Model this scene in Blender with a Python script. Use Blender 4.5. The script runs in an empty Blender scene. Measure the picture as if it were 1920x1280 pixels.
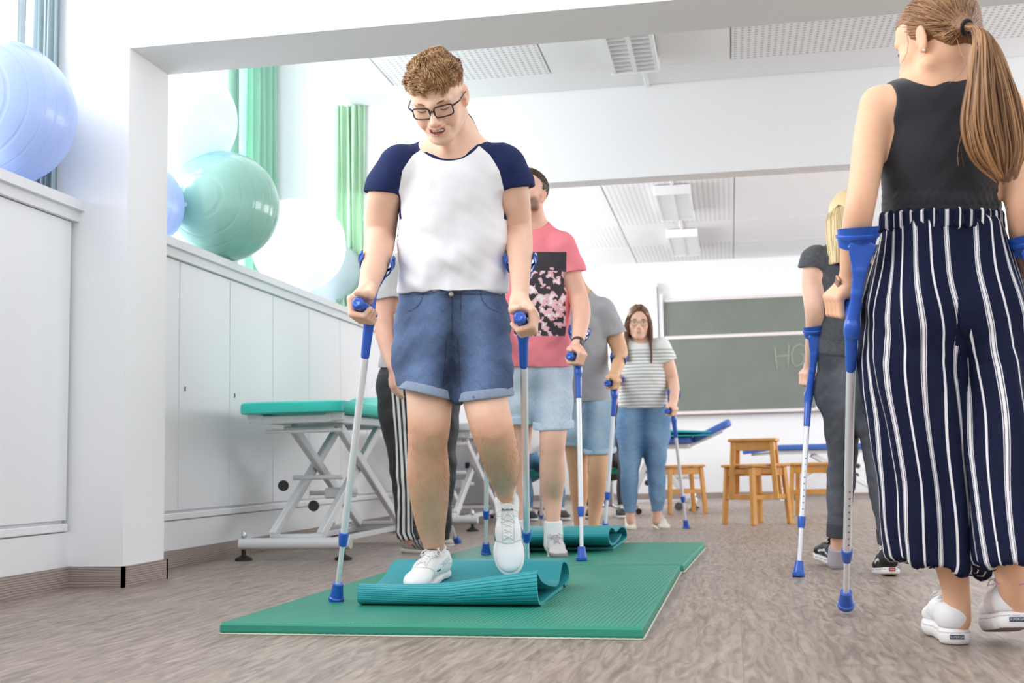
import bpy, math, random
import numpy as np
from mathutils import Vector, Matrix
random.seed(7); RNG = np.random.default_rng(7)
scn = bpy.context.scene
COL = scn.collection
# ---------------------------------------------------------------- camera
FPX, YAW, PITCH, ROLL, CAMH = 2235.5, .178568, .104021, -.020175, .46
_F = np.array([-math.sin(YAW)*math.cos(PITCH), math.cos(YAW)*math.cos(PITCH), math.sin(PITCH)])
_r = np.array([math.cos(YAW), math.sin(YAW), 0.]); _u = np.cross(_r, _F)
_c, _s = math.cos(ROLL), math.sin(ROLL)
CR, CU, CF = _c*_r+_s*_u, -_s*_r+_c*_u, _F
CC = np.array([0, 0, CAMH])
cam = bpy.data.objects.new('camera', bpy.data.cameras.new('camera')); COL.objects.link(cam)
cam.matrix_world = Matrix(((CR[0], CU[0], -CF[0], 0), (CR[1], CU[1], -CF[1], 0), (CR[2], CU[2], -CF[2], CAMH), (0, 0, 0, 1)))
cam.data.sensor_width = 36; cam.data.lens = FPX/1920*36
cam.data.clip_start = .05; cam.data.clip_end = 200
cam.data.dof.use_dof = True; cam.data.dof.focus_distance = 3.75; cam.data.dof.aperture_fstop = 5.0
scn.camera = cam
def ray(x, y): return CF + CR*(x-960)/FPX - CU*(y-640)/FPX
def U(x, y, d): return CC + ray(x, y)*d            # photo pixel at a depth -> point of the place
def onZ(x, y, z=0.): v = ray(x, y); return CC + v*(z-CAMH)/v[2]
def onX(x, y, X): v = ray(x, y); return CC + v*X/v[0]
def onY(x, y, Y): v = ray(x, y); return CC + v*Y/v[1]
# ---------------------------------------------------------------- light
world = bpy.data.worlds.new('sky'); scn.world = world; world.use_nodes = True
_bg = world.node_tree.nodes['Background']; _bg.inputs[0].default_value = (.90, .95, 1, 1); _bg.inputs[1].default_value = 1.05
scn.view_settings.view_transform = 'Standard'; scn.view_settings.look = 'None'
scn.view_settings.exposure = 0.41; scn.view_settings.gamma = 1; scn.view_settings.use_curve_mapping = False
scn.cycles.use_denoising = True
scn.cycles.max_bounces = 7; scn.cycles.diffuse_bounces = 4; scn.cycles.glossy_bounces = 3; scn.cycles.transmission_bounces = 6; scn.cycles.transparent_max_bounces = 8
scn.cycles.caustics_reflective = False; scn.cycles.caustics_refractive = False
scn.cycles.sample_clamp_indirect = 6
def lamp(name, kind, loc, rot, energy, color=(1, 1, 1), size=None, angle=None):
    l = bpy.data.lights.new(name, kind); l.energy = energy; l.color = color
    if size: l.shape = 'RECTANGLE'; l.size, l.size_y = size
    if angle: l.angle = angle
    o = bpy.data.objects.new(name, l); o.location = loc; o.rotation_euler = rot; COL.objects.link(o); return o
# sun through the windows on the left
for _i, (_a, _b) in enumerate(((-.3, 2.0), (2.3, 4.45), (5.15, 7.6), (8.9, 11.6), (12.2, 14.6))):
    lamp('daylight_window_%d' % (_i+1), 'AREA', (-3.52, (_a+_b)/2, 2.62), (0, math.radians(-90), 0), 46*(_b-_a), (.97, .985, 1), (2.0, _b-_a))
for _i, (_a, _b) in enumerate(((5.9, 8.0), (9.0, 11.6), (12.4, 14.9))):  # fill lamps added out of view on the right to brighten the far bay
    lamp('added_right_fill_%d' % (_i+1), 'AREA', (4.66, (_a+_b)/2, 2.0), (0, math.radians(90), 0), 24*(_b-_a), (.97, .985, 1), (1.6, _b-_a))

# ---------------------------------------------------------------- materials
def lin(c):
    if isinstance(c, str): c = tuple(int(c[i:i+2], 16)/255 for i in (0, 2, 4))
    return tuple((v/12.92 if v <= .04045 else ((v+.055)/1.055)**2.4) for v in c)
def newmat(name):
    m = bpy.data.materials.new(name); m.use_nodes = True
    nt = m.node_tree; return m, nt, nt.nodes['Principled BSDF']
def mat(name, color, rough=.5, metal=0., spec=.5, noise=None, bump=None, coat=0, sheen=0, attr=False, sss=0):
    """noise=(scale, amount) varies the colour, bump=(scale, strength) adds surface grain"""
    m, nt, b = newmat(name); N = nt.nodes; L = nt.links
    b.inputs['Roughness'].default_value = rough; b.inputs['Metallic'].default_value = metal
    b.inputs['Specular IOR Level'].default_value = spec; b.inputs['Coat Weight'].default_value = coat
    b.inputs['Sheen Weight'].default_value = sheen
    if sss:
        b.inputs['Subsurface Weight'].default_value = sss; b.inputs['Subsurface Radius'].default_value = (.02, .008, .004); b.inputs['Subsurface Scale'].default_value = .5
    tc = N.new('ShaderNodeTexCoord')
    col = None
    if attr:
        a = N.new('ShaderNodeAttribute'); a.attribute_name = 'col'; col = a.outputs['Color']
    else:
        rgb = N.new('ShaderNodeRGB'); rgb.outputs[0].default_value = (*lin(color), 1); col = rgb.outputs[0]
    if noise:
        n = N.new('ShaderNodeTexNoise'); n.inputs['Scale'].default_value = noise[0]; n.inputs['Detail'].default_value = 4
        L.new(tc.outputs['Object'], n.inputs['Vector'])
        mr = N.new('ShaderNodeMapRange'); mr.inputs[1].default_value = .3; mr.inputs[2].default_value = .7
        mr.inputs[3].default_value = 1-noise[1]; mr.inputs[4].default_value = 1+noise[1]
        L.new(n.outputs['Fac'], mr.inputs[0])
        mx = N.new('ShaderNodeVectorMath'); mx.operation = 'SCALE'
        L.new(col, mx.inputs[0]); L.new(mr.outputs[0], mx.inputs['Scale']); col = mx.outputs[0]
    L.new(col, b.inputs['Base Color'])
    if bump:
        n = N.new('ShaderNodeTexNoise'); n.inputs['Scale'].default_value = bump[0]; n.inputs['Detail'].default_value = 3
        L.new(tc.outputs['Object'], n.inputs['Vector'])
        bp = N.new('ShaderNodeBump'); bp.inputs['Strength'].default_value = bump[1]; bp.inputs['Distance'].default_value = .004
        L.new(n.outputs['Fac'], bp.inputs['Height']); L.new(bp.outputs[0], b.inputs['Normal'])
    return m
# ---------------------------------------------------------------- objects
def tag(o, label=None, cat=None, group=None, kind=None):
    if label: o['label'] = label
    if cat: o['category'] = cat
    if group: o['group'] = group
    if kind: o['kind'] = kind
    return o
def empty(name, loc, label=None, cat=None, group=None):
    o = bpy.data.objects.new(name, None); o.location = tuple(float(v) for v in loc); COL.objects.link(o); o.empty_display_size = .05
    return tag(o, label, cat, group)
def put(name, verts, faces, m=None, parent=None, smooth=True, cols=None, attrs=None, mats=None, midx=None):
    """verts are given in the place's own coordinates, whatever the parent"""
    me = bpy.data.meshes.new(name)
    verts = np.asarray(verts, dtype=np.float32)
    off = np.zeros(3)
    p = parent
    while p is not None: off = off + np.array(p.location); p = p.parent
    if parent is None: o_loc = verts.mean(0) if len(verts) else np.zeros(3)
    else: o_loc = np.zeros(3)
    v = verts - (off + o_loc)
    if isinstance(faces, np.ndarray):
        n, k = faces.shape
        me.vertices.add(len(v)); me.vertices.foreach_set('co', v.astype(np.float32).ravel())
        me.loops.add(n*k); me.loops.foreach_set('vertex_index', faces.astype(np.int32).ravel())
        me.polygons.add(n); me.polygons.foreach_set('loop_start', np.arange(0, n*k, k, dtype=np.int32))
        me.update(calc_edges=True)
    else:
        me.from_pydata([tuple(map(float, q)) for q in v], [], faces)
    if smooth: me.polygons.foreach_set('use_smooth', np.ones(len(me.polygons), dtype=bool))
    if cols is not None:
        c = np.ones((len(v), 4), dtype=np.float32); c[:, :3] = cols
        a = me.color_attributes.new('col', 'FLOAT_COLOR', 'POINT'); a.data.foreach_set('color', c.ravel())
    for k_, a_ in (attrs or {}).items():
        at = me.attributes.new(k_, 'FLOAT', 'POINT'); at.data.foreach_set('value', np.asarray(a_, dtype=np.float32))
    for mm in (mats or ([m] if m else [])): me.materials.append(mm)
    if midx is not None: me.polygons.foreach_set('material_index', np.asarray(midx, dtype=np.int32))
    me.validate(); me.update()
    o = bpy.data.objects.new(name, me); COL.objects.link(o)
    o.location = tuple(float(q) for q in o_loc)
    if parent: o.parent = parent
    return o
class MB:
    """collects shapes into one mesh"""
    def __init__(s): s.v = []; s.f = []
    def add(s, v, f):
        n = len(s.v); s.v += [tuple(map(float, q)) for q in v]; s.f += [tuple(i+n for i in q) for q in f]; return s
    def box(s, lo, hi, R=None, o=(0, 0, 0), bev=0.):
        lo = np.minimum(lo, hi).astype(float) if True else lo; 
        return s._box(np.array(lo, float), np.maximum(lo, hi).astype(float), R, o, bev)
    def _box(s, lo, hi, R, o, b):
        if b <= 0:
            v = [(x, y, z) for z in (lo[2], hi[2]) for y in (lo[1], hi[1]) for x in (lo[0], hi[0])]
            f = [(0, 2, 3, 1), (4, 5, 7, 6), (0, 1, 5, 4), (2, 6, 7, 3), (0, 4, 6, 2), (1, 3, 7, 5)]
        else:
            b = min(b, *(np.array(hi-lo)/2.01)); v = []; f = []; idx = {}
            for cx in (0, 1):
                for cy in (0, 1):
                    for cz in (0, 1):
                        c = np.array([(lo, hi)[cx][0], (lo, hi)[cy][1], (lo, hi)[cz][2]]); sg = np.array([1-2*cx, 1-2*cy, 1-2*cz])
                        for ax in range(3):
                            q = c + sg*b; q[ax] = c[ax]; idx[(cx, cy, cz, ax)] = len(v); v.append(q)
            def I(c, ax): return idx[(*c, ax)]
            for ax in range(3):
                o1, o2 = [a for a in range(3) if a != ax]
                for side in (0, 1):
                    cs = []
                    for a, bb in ((0, 0), (1, 0), (1, 1), (0, 1)):
                        c = [0, 0, 0]; c[ax] = side; c[o1] = a; c[o2] = bb; cs.append(I(c, ax))
                    f.append(tuple(cs))
            for ax in range(3):
                o1, o2 = [a for a in range(3) if a != ax]
                for a in (0, 1):
                    for bb in (0, 1):
                        c0 = [0, 0, 0]; c0[o1] = a; c0[o2] = bb; c1 = list(c0); c1[ax] = 1
                        f.append((I(c0, o1), I(c1, o1), I(c1, o2), I(c0, o2)))
            for c in [(a, bb, cc) for a in (0, 1) for bb in (0, 1) for cc in (0, 1)]:
                f.append((I(c, 0), I(c, 1), I(c, 2)))
        v = np.array(v, float)
        if R is not None: v = v @ np.array(R).T
        return s.add(v+np.array(o), f)
    def tube(s, pts, r, n=12, cap=True, up=None, flat=None):
        pts = np.array(pts, float); K = len(pts); r = np.broadcast_to(np.array(r, float), (K,)) if np.ndim(r) < 2 else np.array(r)
        T = np.gradient(pts, axis=0); T /= np.linalg.norm(T, axis=1)[:, None]+1e-12
        a = np.array(up, float) if up is not None else (np.array([0, 0, 1.]) if abs(T[0][2]) < .9 else np.array([1., 0, 0]))
        v = []; 
        for k in range(K):
            x = np.cross(a, T[k]); x /= np.linalg.norm(x)+1e-12; y = np.cross(T[k], x); a = y
            ry = r[k]*(flat if flat else 1)
            for i in range(n):
                t = 2*math.pi*i/n; v.append(pts[k]+x*math.cos(t)*r[k]+y*math.sin(t)*ry)
        f = [(k*n+i, k*n+(i+1) % n, (k+1)*n+(i+1) % n, (k+1)*n+i) for k in range(K-1) for i in range(n)]
        if cap: f += [tuple(range(n-1, -1, -1)), tuple(range((K-1)*n, K*n))]
        return s.add(v, f)
    def bar(s, p, q, w, h, up=(0, 0, 1)):
        p, q = np.array(p, float), np.array(q, float); t = q-p; L = np.linalg.norm(t); t /= L
        a = np.array(up, float); x = np.cross(a, t); 
        if np.linalg.norm(x) < 1e-4: x = np.cross((1, 0, 0), t)
        x /= np.linalg.norm(x); y = np.cross(t, x)
        return s.box((-w/2, -h/2, 0), (w/2, h/2, L), R=np.stack([x, y, t], 1), o=p, bev=min(w, h)*.12)
    def lathe(s, prof, axis, o, n=24, closed=False):
        t = np.array(axis, float); t /= np.linalg.norm(t); x = np.cross((0, 0, 1) if abs(t[2]) < .9 else (1, 0, 0), t); x /= np.linalg.norm(x); y = np.cross(t, x)
        v = []; K = len(prof)
        for r_, h_ in prof:
            for i in range(n):
                a = 2*math.pi*i/n; v.append(np.array(o)+t*h_+(x*math.cos(a)+y*math.sin(a))*r_)
        f = [(k*n+i, k*n+(i+1) % n, (k+1)*n+(i+1) % n, (k+1)*n+i) for k in range(K-1) for i in range(n)]
        if not closed: f += [tuple(range(n-1, -1, -1)), tuple(range((K-1)*n, K*n))]
        return s.add(v, f)
    def prism(s, poly, o, ax, ay, az, d):
        """poly in the plane (ax, ay) at o, thickened by d along az"""
        ax, ay, az, o = (np.array(q, float) for q in (ax, ay, az, o)); n = len(poly)
        v = [o+ax*p[0]+ay*p[1] for p in poly]+[o+ax*p[0]+ay*p[1]+az*d for p in poly]
        return s.add(v, [tuple(range(n-1, -1, -1)), tuple(range(n, 2*n))]+[(i, (i+1) % n, n+(i+1) % n, n+i) for i in range(n)])
    def put(s, name, m, parent=None, smooth=False, **k):
        o = put(name, s.v, s.f, m, parent, smooth=smooth, **k)
        if smooth == 'auto' : pass
        return o
def autosmooth(o, ang=.7):
    me = o.data; me.polygons.foreach_set('use_smooth', np.ones(len(me.polygons), dtype=bool))
    import bmesh
    bm = bmesh.new(); bm.from_mesh(me); bmesh.ops.recalc_face_normals(bm, faces=bm.faces)
    for e in bm.edges:
        e.smooth = not (len(e.link_faces) == 2 and e.calc_face_angle(0) > ang)
    bm.to_mesh(me); bm.free(); return o
def copy_tree(o, parent=None):
    c = o.copy(); COL.objects.link(c); c.parent = parent
    for ch in list(o.children): copy_tree(ch, c)
    return c
# ---------------------------------------------------------------- implicit surfaces: smooth bodies and clothes
def nrm(v): v = np.array(v, float); return v/(np.linalg.norm(v)+1e-12)
def frame(fwd, up):
    f = nrm(fwd); u = np.array(up, float); u = nrm(u-f*(u@f)); return np.stack([np.cross(f, u), f, u], 1)   # columns right, forward, up
class Cone:
    """tapered rounded segment, a and b: (radius at p, radius at q) across n and across the other way"""
    def __init__(s, p, q, a, b=None, n=None, k=.02, cut=False):
        s.p, s.q = np.array(p, float), np.array(q, float); s.a = tuple(a) if np.ndim(a) else (a, a); b = s.a if b is None else b
        s.b = tuple(b) if np.ndim(b) else (b, b); s.k = k; s.cut = cut
        d = s.q-s.p; L = np.linalg.norm(d); s.L = L; t = d/(L+1e-12)
        n = np.array(n, float) if n is not None else (np.array([1., 0, 0]) if abs(t[0]) < .9 else np.array([0, 1., 0]))
        if np.linalg.norm(n-t*(n@t)) < .05: n = np.array([0, 0, 1.]) if abs(t[2]) < .9 else np.array([0, 1., 0])
        n = nrm(n-t*(n@t)); s.cs = 1.; s.M = np.stack([n, np.cross(t, n), t])
    def grow(s, o): c = Cone.__new__(Cone); c.__dict__.update(s.__dict__); c.a = tuple(x+o for x in s.a); c.b = tuple(x+o for x in s.b); return c
    def box(s):
        R = max(*s.a, *s.b); return np.minimum(s.p, s.q)-R, np.maximum(s.p, s.q)+R
    def d(s, X, Y, Z):
        X, Y, Z = X-s.p[0], Y-s.p[1], Z-s.p[2]; M = s.M
        v = M[0][0]*X+M[0][1]*Y+M[0][2]*Z; w = M[1][0]*X+M[1][1]*Y+M[1][2]*Z; t = M[2][0]*X+M[2][1]*Y+M[2][2]*Z
        h = np.clip(t/(s.L+1e-9), 0, 1); e = t-h*s.L
        a = s.a[0]+(s.a[1]-s.a[0])*h; b = s.b[0]+(s.b[1]-s.b[0])*h; c = (a+b)*.5*s.cs
        v = v/a; w = w/b; e = e/c
        k0 = np.sqrt(v*v+w*w+e*e)+1e-9; k1 = np.sqrt((v/a)**2+(w/b)**2+(e/c)**2)+1e-9
        return k0*(k0-1)/k1
class Ell:
    def __init__(s, c, r, R=None, k=.02, cut=False):
        s.c = np.array(c, float); s.r = np.array(r if np.ndim(r) else (r, r, r), float); s.R = np.eye(3) if R is None else np.array(R); s.k = k; s.cut = cut
    def grow(s, o): return Ell(s.c, s.r+o, s.R, s.k, s.cut)
    def box(s):
        e = np.sqrt(((s.R*s.r)**2).sum(1)); return s.c-e, s.c+e
    def d(s, X, Y, Z):
        X, Y, Z = X-s.c[0], Y-s.c[1], Z-s.c[2]; M = s.R.T; r = s.r
        x = (M[0][0]*X+M[0][1]*Y+M[0][2]*Z)/r[0]; y = (M[1][0]*X+M[1][1]*Y+M[1][2]*Z)/r[1]; z = (M[2][0]*X+M[2][1]*Y+M[2][2]*Z)/r[2]
        k0 = np.sqrt(x*x+y*y+z*z)+1e-9; k1 = np.sqrt((x/r[0])**2+(y/r[1])**2+(z/r[2])**2)+1e-9
        return k0*(k0-1)/k1
class Plane:
    """cuts away everything on the side n points to; lo, hi limit it to a box"""
    def __init__(s, p, n, k=.004, lo=None, hi=None): s.p = np.array(p, float); s.n = nrm(n); s.k = k; s.cut = True; s.lo = lo; s.hi = hi
    def grow(s, o): return s
    def box(s): return (np.array(s.lo, float), np.array(s.hi, float)) if s.lo is not None else (None, None)
    def d(s, X, Y, Z): return (X-s.p[0])*-s.n[0]+(Y-s.p[1])*-s.n[1]+(Z-s.p[2])*-s.n[2]
class Group:
    """primitives joined, then cut by planes, used as one"""
    def __init__(s, prims, cuts, k=.02, ck=.003, gk=None): s.pr = prims; s.cuts = cuts; s.k = k; s.ck = ck; s.cut = False; s.gk = k if gk is None else gk
    def grow(s, o): return Group([p.grow(o) for p in s.pr], s.cuts, s.k, s.ck, s.gk)
    def box(s): b = [p.box() for p in s.pr]; return np.min([q[0] for q in b], 0), np.max([q[1] for q in b], 0)
    def d(s, X, Y, Z):
        D = s.pr[0].d(X, Y, Z)
        for p in s.pr[1:]: D = smin(D, p.d(X, Y, Z), s.gk)
        for c in s.cuts: D = smax(D, -c.d(X, Y, Z), s.ck)
        return D
def opening(seg, plane_p, depth=.02, wall=.007, out=.06):
    """carving cone that hollows the end of a sleeve or trouser leg"""
    t = nrm(seg.q-seg.p); c = seg.grow(-wall); P0 = np.array(plane_p)-t*depth; P1 = np.array(plane_p)+t*out
    o = Cone(P0, P1, (c.a[1], c.a[1]), (c.b[1], c.b[1]), n=seg.M[0], k=.003, cut=True)
    ax = seg.q-t*((seg.q-plane_p)@t)          # axis point at the hem
    o.p = ax-t*depth; o.q = ax+t*out; o.L = depth+out; o.cs = .25; return o
def smin(a, b, k):
    if k <= 0: return np.minimum(a, b)
    h = np.maximum(k-np.abs(a-b), 0)/k; return np.minimum(a, b)-h*h*k*.25
def smax(a, b, k): return -smin(-a, -b, k)
def sdf_mesh(prims, h, hollow=0., post=None, pad=.012):
    """one closed surface around all primitives (smooth union, in order; cut=True carves)"""
    bs = [p.box() for p in prims if not p.cut]
    lo = np.min([b[0] for b in bs], 0)-pad-2*h; hi = np.max([b[1] for b in bs], 0)+pad+2*h
    n = np.ceil((hi-lo)/h).astype(int)+1
    ax = [(lo[i]+h*np.arange(n[i])).astype(np.float32) for i in range(3)]
    G = np.full(n, .05, dtype=np.float32)
    first = True
    for p in prims:
        b0, b1 = p.box()
        if b0 is None: sl = (slice(None),)*3
        else:
            m = p.k+2.5*h if not p.cut else p.k+2*h
            if hollow: m += hollow
            i0 = np.clip(np.floor((b0-m-lo)/h).astype(int), 0, n-1); i1 = np.clip(np.ceil((b1+m-lo)/h).astype(int)+1, 1, n)
            if np.any(i1 <= i0): continue
            sl = tuple(slice(a, b) for a, b in zip(i0, i1))
        if hollow and p.cut and not first is None and getattr(p, 'after', True):
            continue
        X, Y, Z = ax[0][sl[0]][:, None, None], ax[1][sl[1]][None, :, None], ax[2][sl[2]][None, None, :]
        D = p.d(X, Y, Z).astype(np.float32)
        G[sl] = smax(G[sl], -D, p.k) if p.cut else smin(G[sl], D, p.k)
    if post is not None: G = post(G, ax[0][:, None, None], ax[1][None, :, None], ax[2][None, None, :]).astype(np.float32)
    if hollow:
        G = np.maximum(G, -(G+hollow))
        for p in prims:
            if p.cut:
                b0, b1 = p.box()
                if b0 is None: sl = (slice(None),)*3
                else:
                    i0 = np.clip(np.floor((b0-2*h-lo)/h).astype(int), 0, n-1); i1 = np.clip(np.ceil((b1+2*h-lo)/h).astype(int)+1, 1, n)
                    sl = tuple(slice(a, b) for a, b in zip(i0, i1))
                X, Y, Z = ax[0][sl[0]][:, None, None], ax[1][sl[1]][None, :, None], ax[2][sl[2]][None, None, :]
                G[sl] = smax(G[sl], -p.d(X, Y, Z).astype(np.float32), .002)
    return surfnet(G, lo, h)
def surfnet(G, lo, h):
    S = G < 0
    c = np.zeros(tuple(np.array(G.shape)-1), dtype=np.uint8)
    for dx in (0, 1):
        for dy in (0, 1):
            for dz in (0, 1):
                c += S[dx:dx+c.shape[0], dy:dy+c.shape[1], dz:dz+c.shape[2]]
    act = np.argwhere((c > 0) & (c < 8)); del c
    idx = np.full(tuple(np.array(G.shape)-1), -1, dtype=np.int32); idx[tuple(act.T)] = np.arange(len(act))
    acc = np.zeros((len(act), 3)); cnt = np.zeros(len(act))
    cor = [(a, b, e) for a in (0, 1) for b in (0, 1) for e in (0, 1)]
    val = {q: G[act[:, 0]+q[0], act[:, 1]+q[1], act[:, 2]+q[2]] for q in cor}
    for q in cor:
        for a in range(3):
            if q[a] == 0:
                q2 = list(q); q2[a] = 1; q2 = tuple(q2); v0, v1 = val[q], val[q2]
                m = (v0 < 0) != (v1 < 0); t = np.where(m, v0/(v0-v1+1e-20), 0)
                P = np.array(q, float)[None, :].repeat(len(act), 0); P[:, a] = t
                acc[m] += P[m]; cnt[m] += 1
    V = lo+h*(act+acc/np.maximum(cnt, 1)[:, None])
    F = []
    for a in range(3):
        o1, o2 = (a+1) % 3, (a+2) % 3
        A = [slice(None)]*3; B = [slice(None)]*3; A[a] = slice(0, -1); B[a] = slice(1, None)
        s0, s1 = S[tuple(A)], S[tuple(B)]
        e = np.argwhere(s0 != s1); e = e[(e[:, o1] > 0) & (e[:, o2] > 0) & (e[:, o1] < idx.shape[o1]) & (e[:, o2] < idx.shape[o2])]
        def at(d1, d2):
            q = e.copy(); q[:, o1] -= d1; q[:, o2] -= d2; return idx[q[:, 0], q[:, 1], q[:, 2]]
        f = np.stack([at(1, 1), at(0, 1), at(0, 0), at(1, 0)], 1)
        flip = ~s0[e[:, 0], e[:, 1], e[:, 2]]; f[flip] = f[flip][:, ::-1]
        F.append(f)
    F = np.concatenate(F); F = F[(F >= 0).all(1)]
    return relax(V, F, 2), F
def relax(V, F, it=1, lam=.5):
    for _ in range(it):
        s = np.zeros_like(V); n = np.zeros(len(V))
        for a, b in ((0, 1), (1, 2), (2, 3), (3, 0)):
            for i, j in ((a, b), (b, a)):
                for c in range(3): s[:, c] += np.bincount(F[:, i], V[F[:, j], c], len(V))
                n += np.bincount(F[:, i], minlength=len(V))
        V = V+lam*(s/np.maximum(n, 1)[:, None]-V)
    return V
def vnorm(V, F):
    n = np.cross(V[F[:, 2]]-V[F[:, 0]], V[F[:, 3]]-V[F[:, 1]]); N = np.zeros_like(V)
    for i in range(4):
        for c in range(3): N[:, c] += np.bincount(F[:, i], n[:, c], len(V))
    return N/(np.linalg.norm(N, axis=1)[:, None]+1e-12)
def wob(P, k, seed=0, n=6, dirs=None):
    """smooth pseudo noise in -1..1; k: wave number (1/m) per axis"""
    g = np.random.default_rng(seed); out = np.zeros(len(P))
    Q = P+0.35/np.mean(k)*np.sin((P[:, [1, 2, 0]]*np.array(k))*1.7+g.uniform(0, 6, 3))
    for _ in range(n):
        d = g.normal(size=3)*np.array(k); out += np.sin(Q@d+g.uniform(0, 6))
    return out/math.sqrt(n)/1.4
def pd(p, V): return p.d(V[:, 0], V[:, 1], V[:, 2])
def strands(paths, r0, r1=None, sides=3):
    """(N, K, 3) paths -> thin tapered strands"""
    P = np.asarray(paths, float); N, K, _ = P.shape; r1 = r0*.3 if r1 is None else r1
    T = np.gradient(P, axis=1); T /= np.linalg.norm(T, axis=2)[..., None]+1e-12
    a = np.array([.3, .5, .81]); x = np.cross(T, a); x /= np.linalg.norm(x, axis=2)[..., None]+1e-12; y = np.cross(T, x)
    rr = (r0+(r1-r0)*np.linspace(0, 1, K)**2)[None, :, None]
    R = [P+rr*(x*math.cos(2*math.pi*i/sides)+y*math.sin(2*math.pi*i/sides)) for i in range(sides)]
    V = np.stack(R, 2).reshape(-1, 3)
    b = (np.arange(N)[:, None, None]*K+np.arange(K-1)[None, :, None])*sides+np.arange(sides)[None, None, :]
    b2 = (np.arange(N)[:, None, None]*K+np.arange(K-1)[None, :, None])*sides+((np.arange(sides)+1) % sides)[None, None, :]
    F = np.stack([b, b2, b2+sides, b+sides], -1).reshape(-1, 4)
    return V, F
# ---------------------------------------------------------------- shared body builders
SKIN = mat('skin', 'e0a98a', .5, spec=.3, attr=True, noise=(22, .04), bump=(260, .12), sss=.12)
HAIRM = {}
def hair_mat(name, c1, c2):
    m, nt, b = newmat(name); N = nt.nodes; L = nt.links
    at = N.new('ShaderNodeAttribute'); at.attribute_name = 'hv'
    r = N.new('ShaderNodeValToRGB'); r.color_ramp.elements[0].position = .0; r.color_ramp.elements[1].position = 1.
    r.color_ramp.elements[0].color = (*lin(c1), 1); r.color_ramp.elements[1].color = (*lin(c2), 1)
    L.new(at.outputs['Fac'], r.inputs[0]); L.new(r.outputs[0], b.inputs['Base Color'])
    b.inputs['Roughness'].default_value = .42; b.inputs['Specular IOR Level'].default_value = .4
    return m
def segs(pts, k=.02, n=None):
    """[(x, y, depth, radius across, radius front-back)] photo pixels; radii in pixels at that depth"""
    out = []
    for p, q in zip(pts[:-1], pts[1:]):
        s0, s1 = p[2]/FPX, q[2]/FPX
        out.append(Cone(U(*p[:3]), U(*q[:3]), (p[3]*s0, q[3]*s1), ((p[4] if len(p) > 4 else p[3])*s0, (q[4] if len(q) > 4 else q[3])*s1), n=CR if n is None else n, k=k))
    return out
def chain(pts, k=.02, n=None, sub=5):
    """the same, run smoothly through the stations as one limb"""
    A = np.array([list(p[:4])+[p[4] if len(p) > 4 else p[3]] for p in pts], float)
    if len(A) > 2:
        E_ = np.vstack([2*A[0]-A[1], A, 2*A[-1]-A[-2]]); out = []
        for i in range(1, len(E_)-2):
            p0, p1, p2, p3 = E_[i-1:i+3]
            for t in np.arange(sub)/sub:
                out.append(.5*((2*p1)+(-p0+p2)*t+(2*p0-5*p1+4*p2-p3)*t*t+(-p0+3*p1-3*p2+p3)*t**3))
        A = np.array(out+[A[-1]])
    return [Group(segs([tuple(a) for a in A], k, n), [], k, gk=.002)]
class Paint:
    def __init__(s, base): s.base = np.array(lin(base)); s.l = []
    def add(s, prim, col, soft=.003, amt=1.): s.l.append((prim, np.array(lin(col)), soft, amt)); return s
    def __call__(s, V):
        c = np.tile(s.base, (len(V), 1))
        for p, col, soft, amt in s.l:
            w = np.clip(.5-pd(p, V)/(2*soft), 0, 1)*amt; c = c*(1-w[:, None])+col*w[:, None]
        return c
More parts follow.
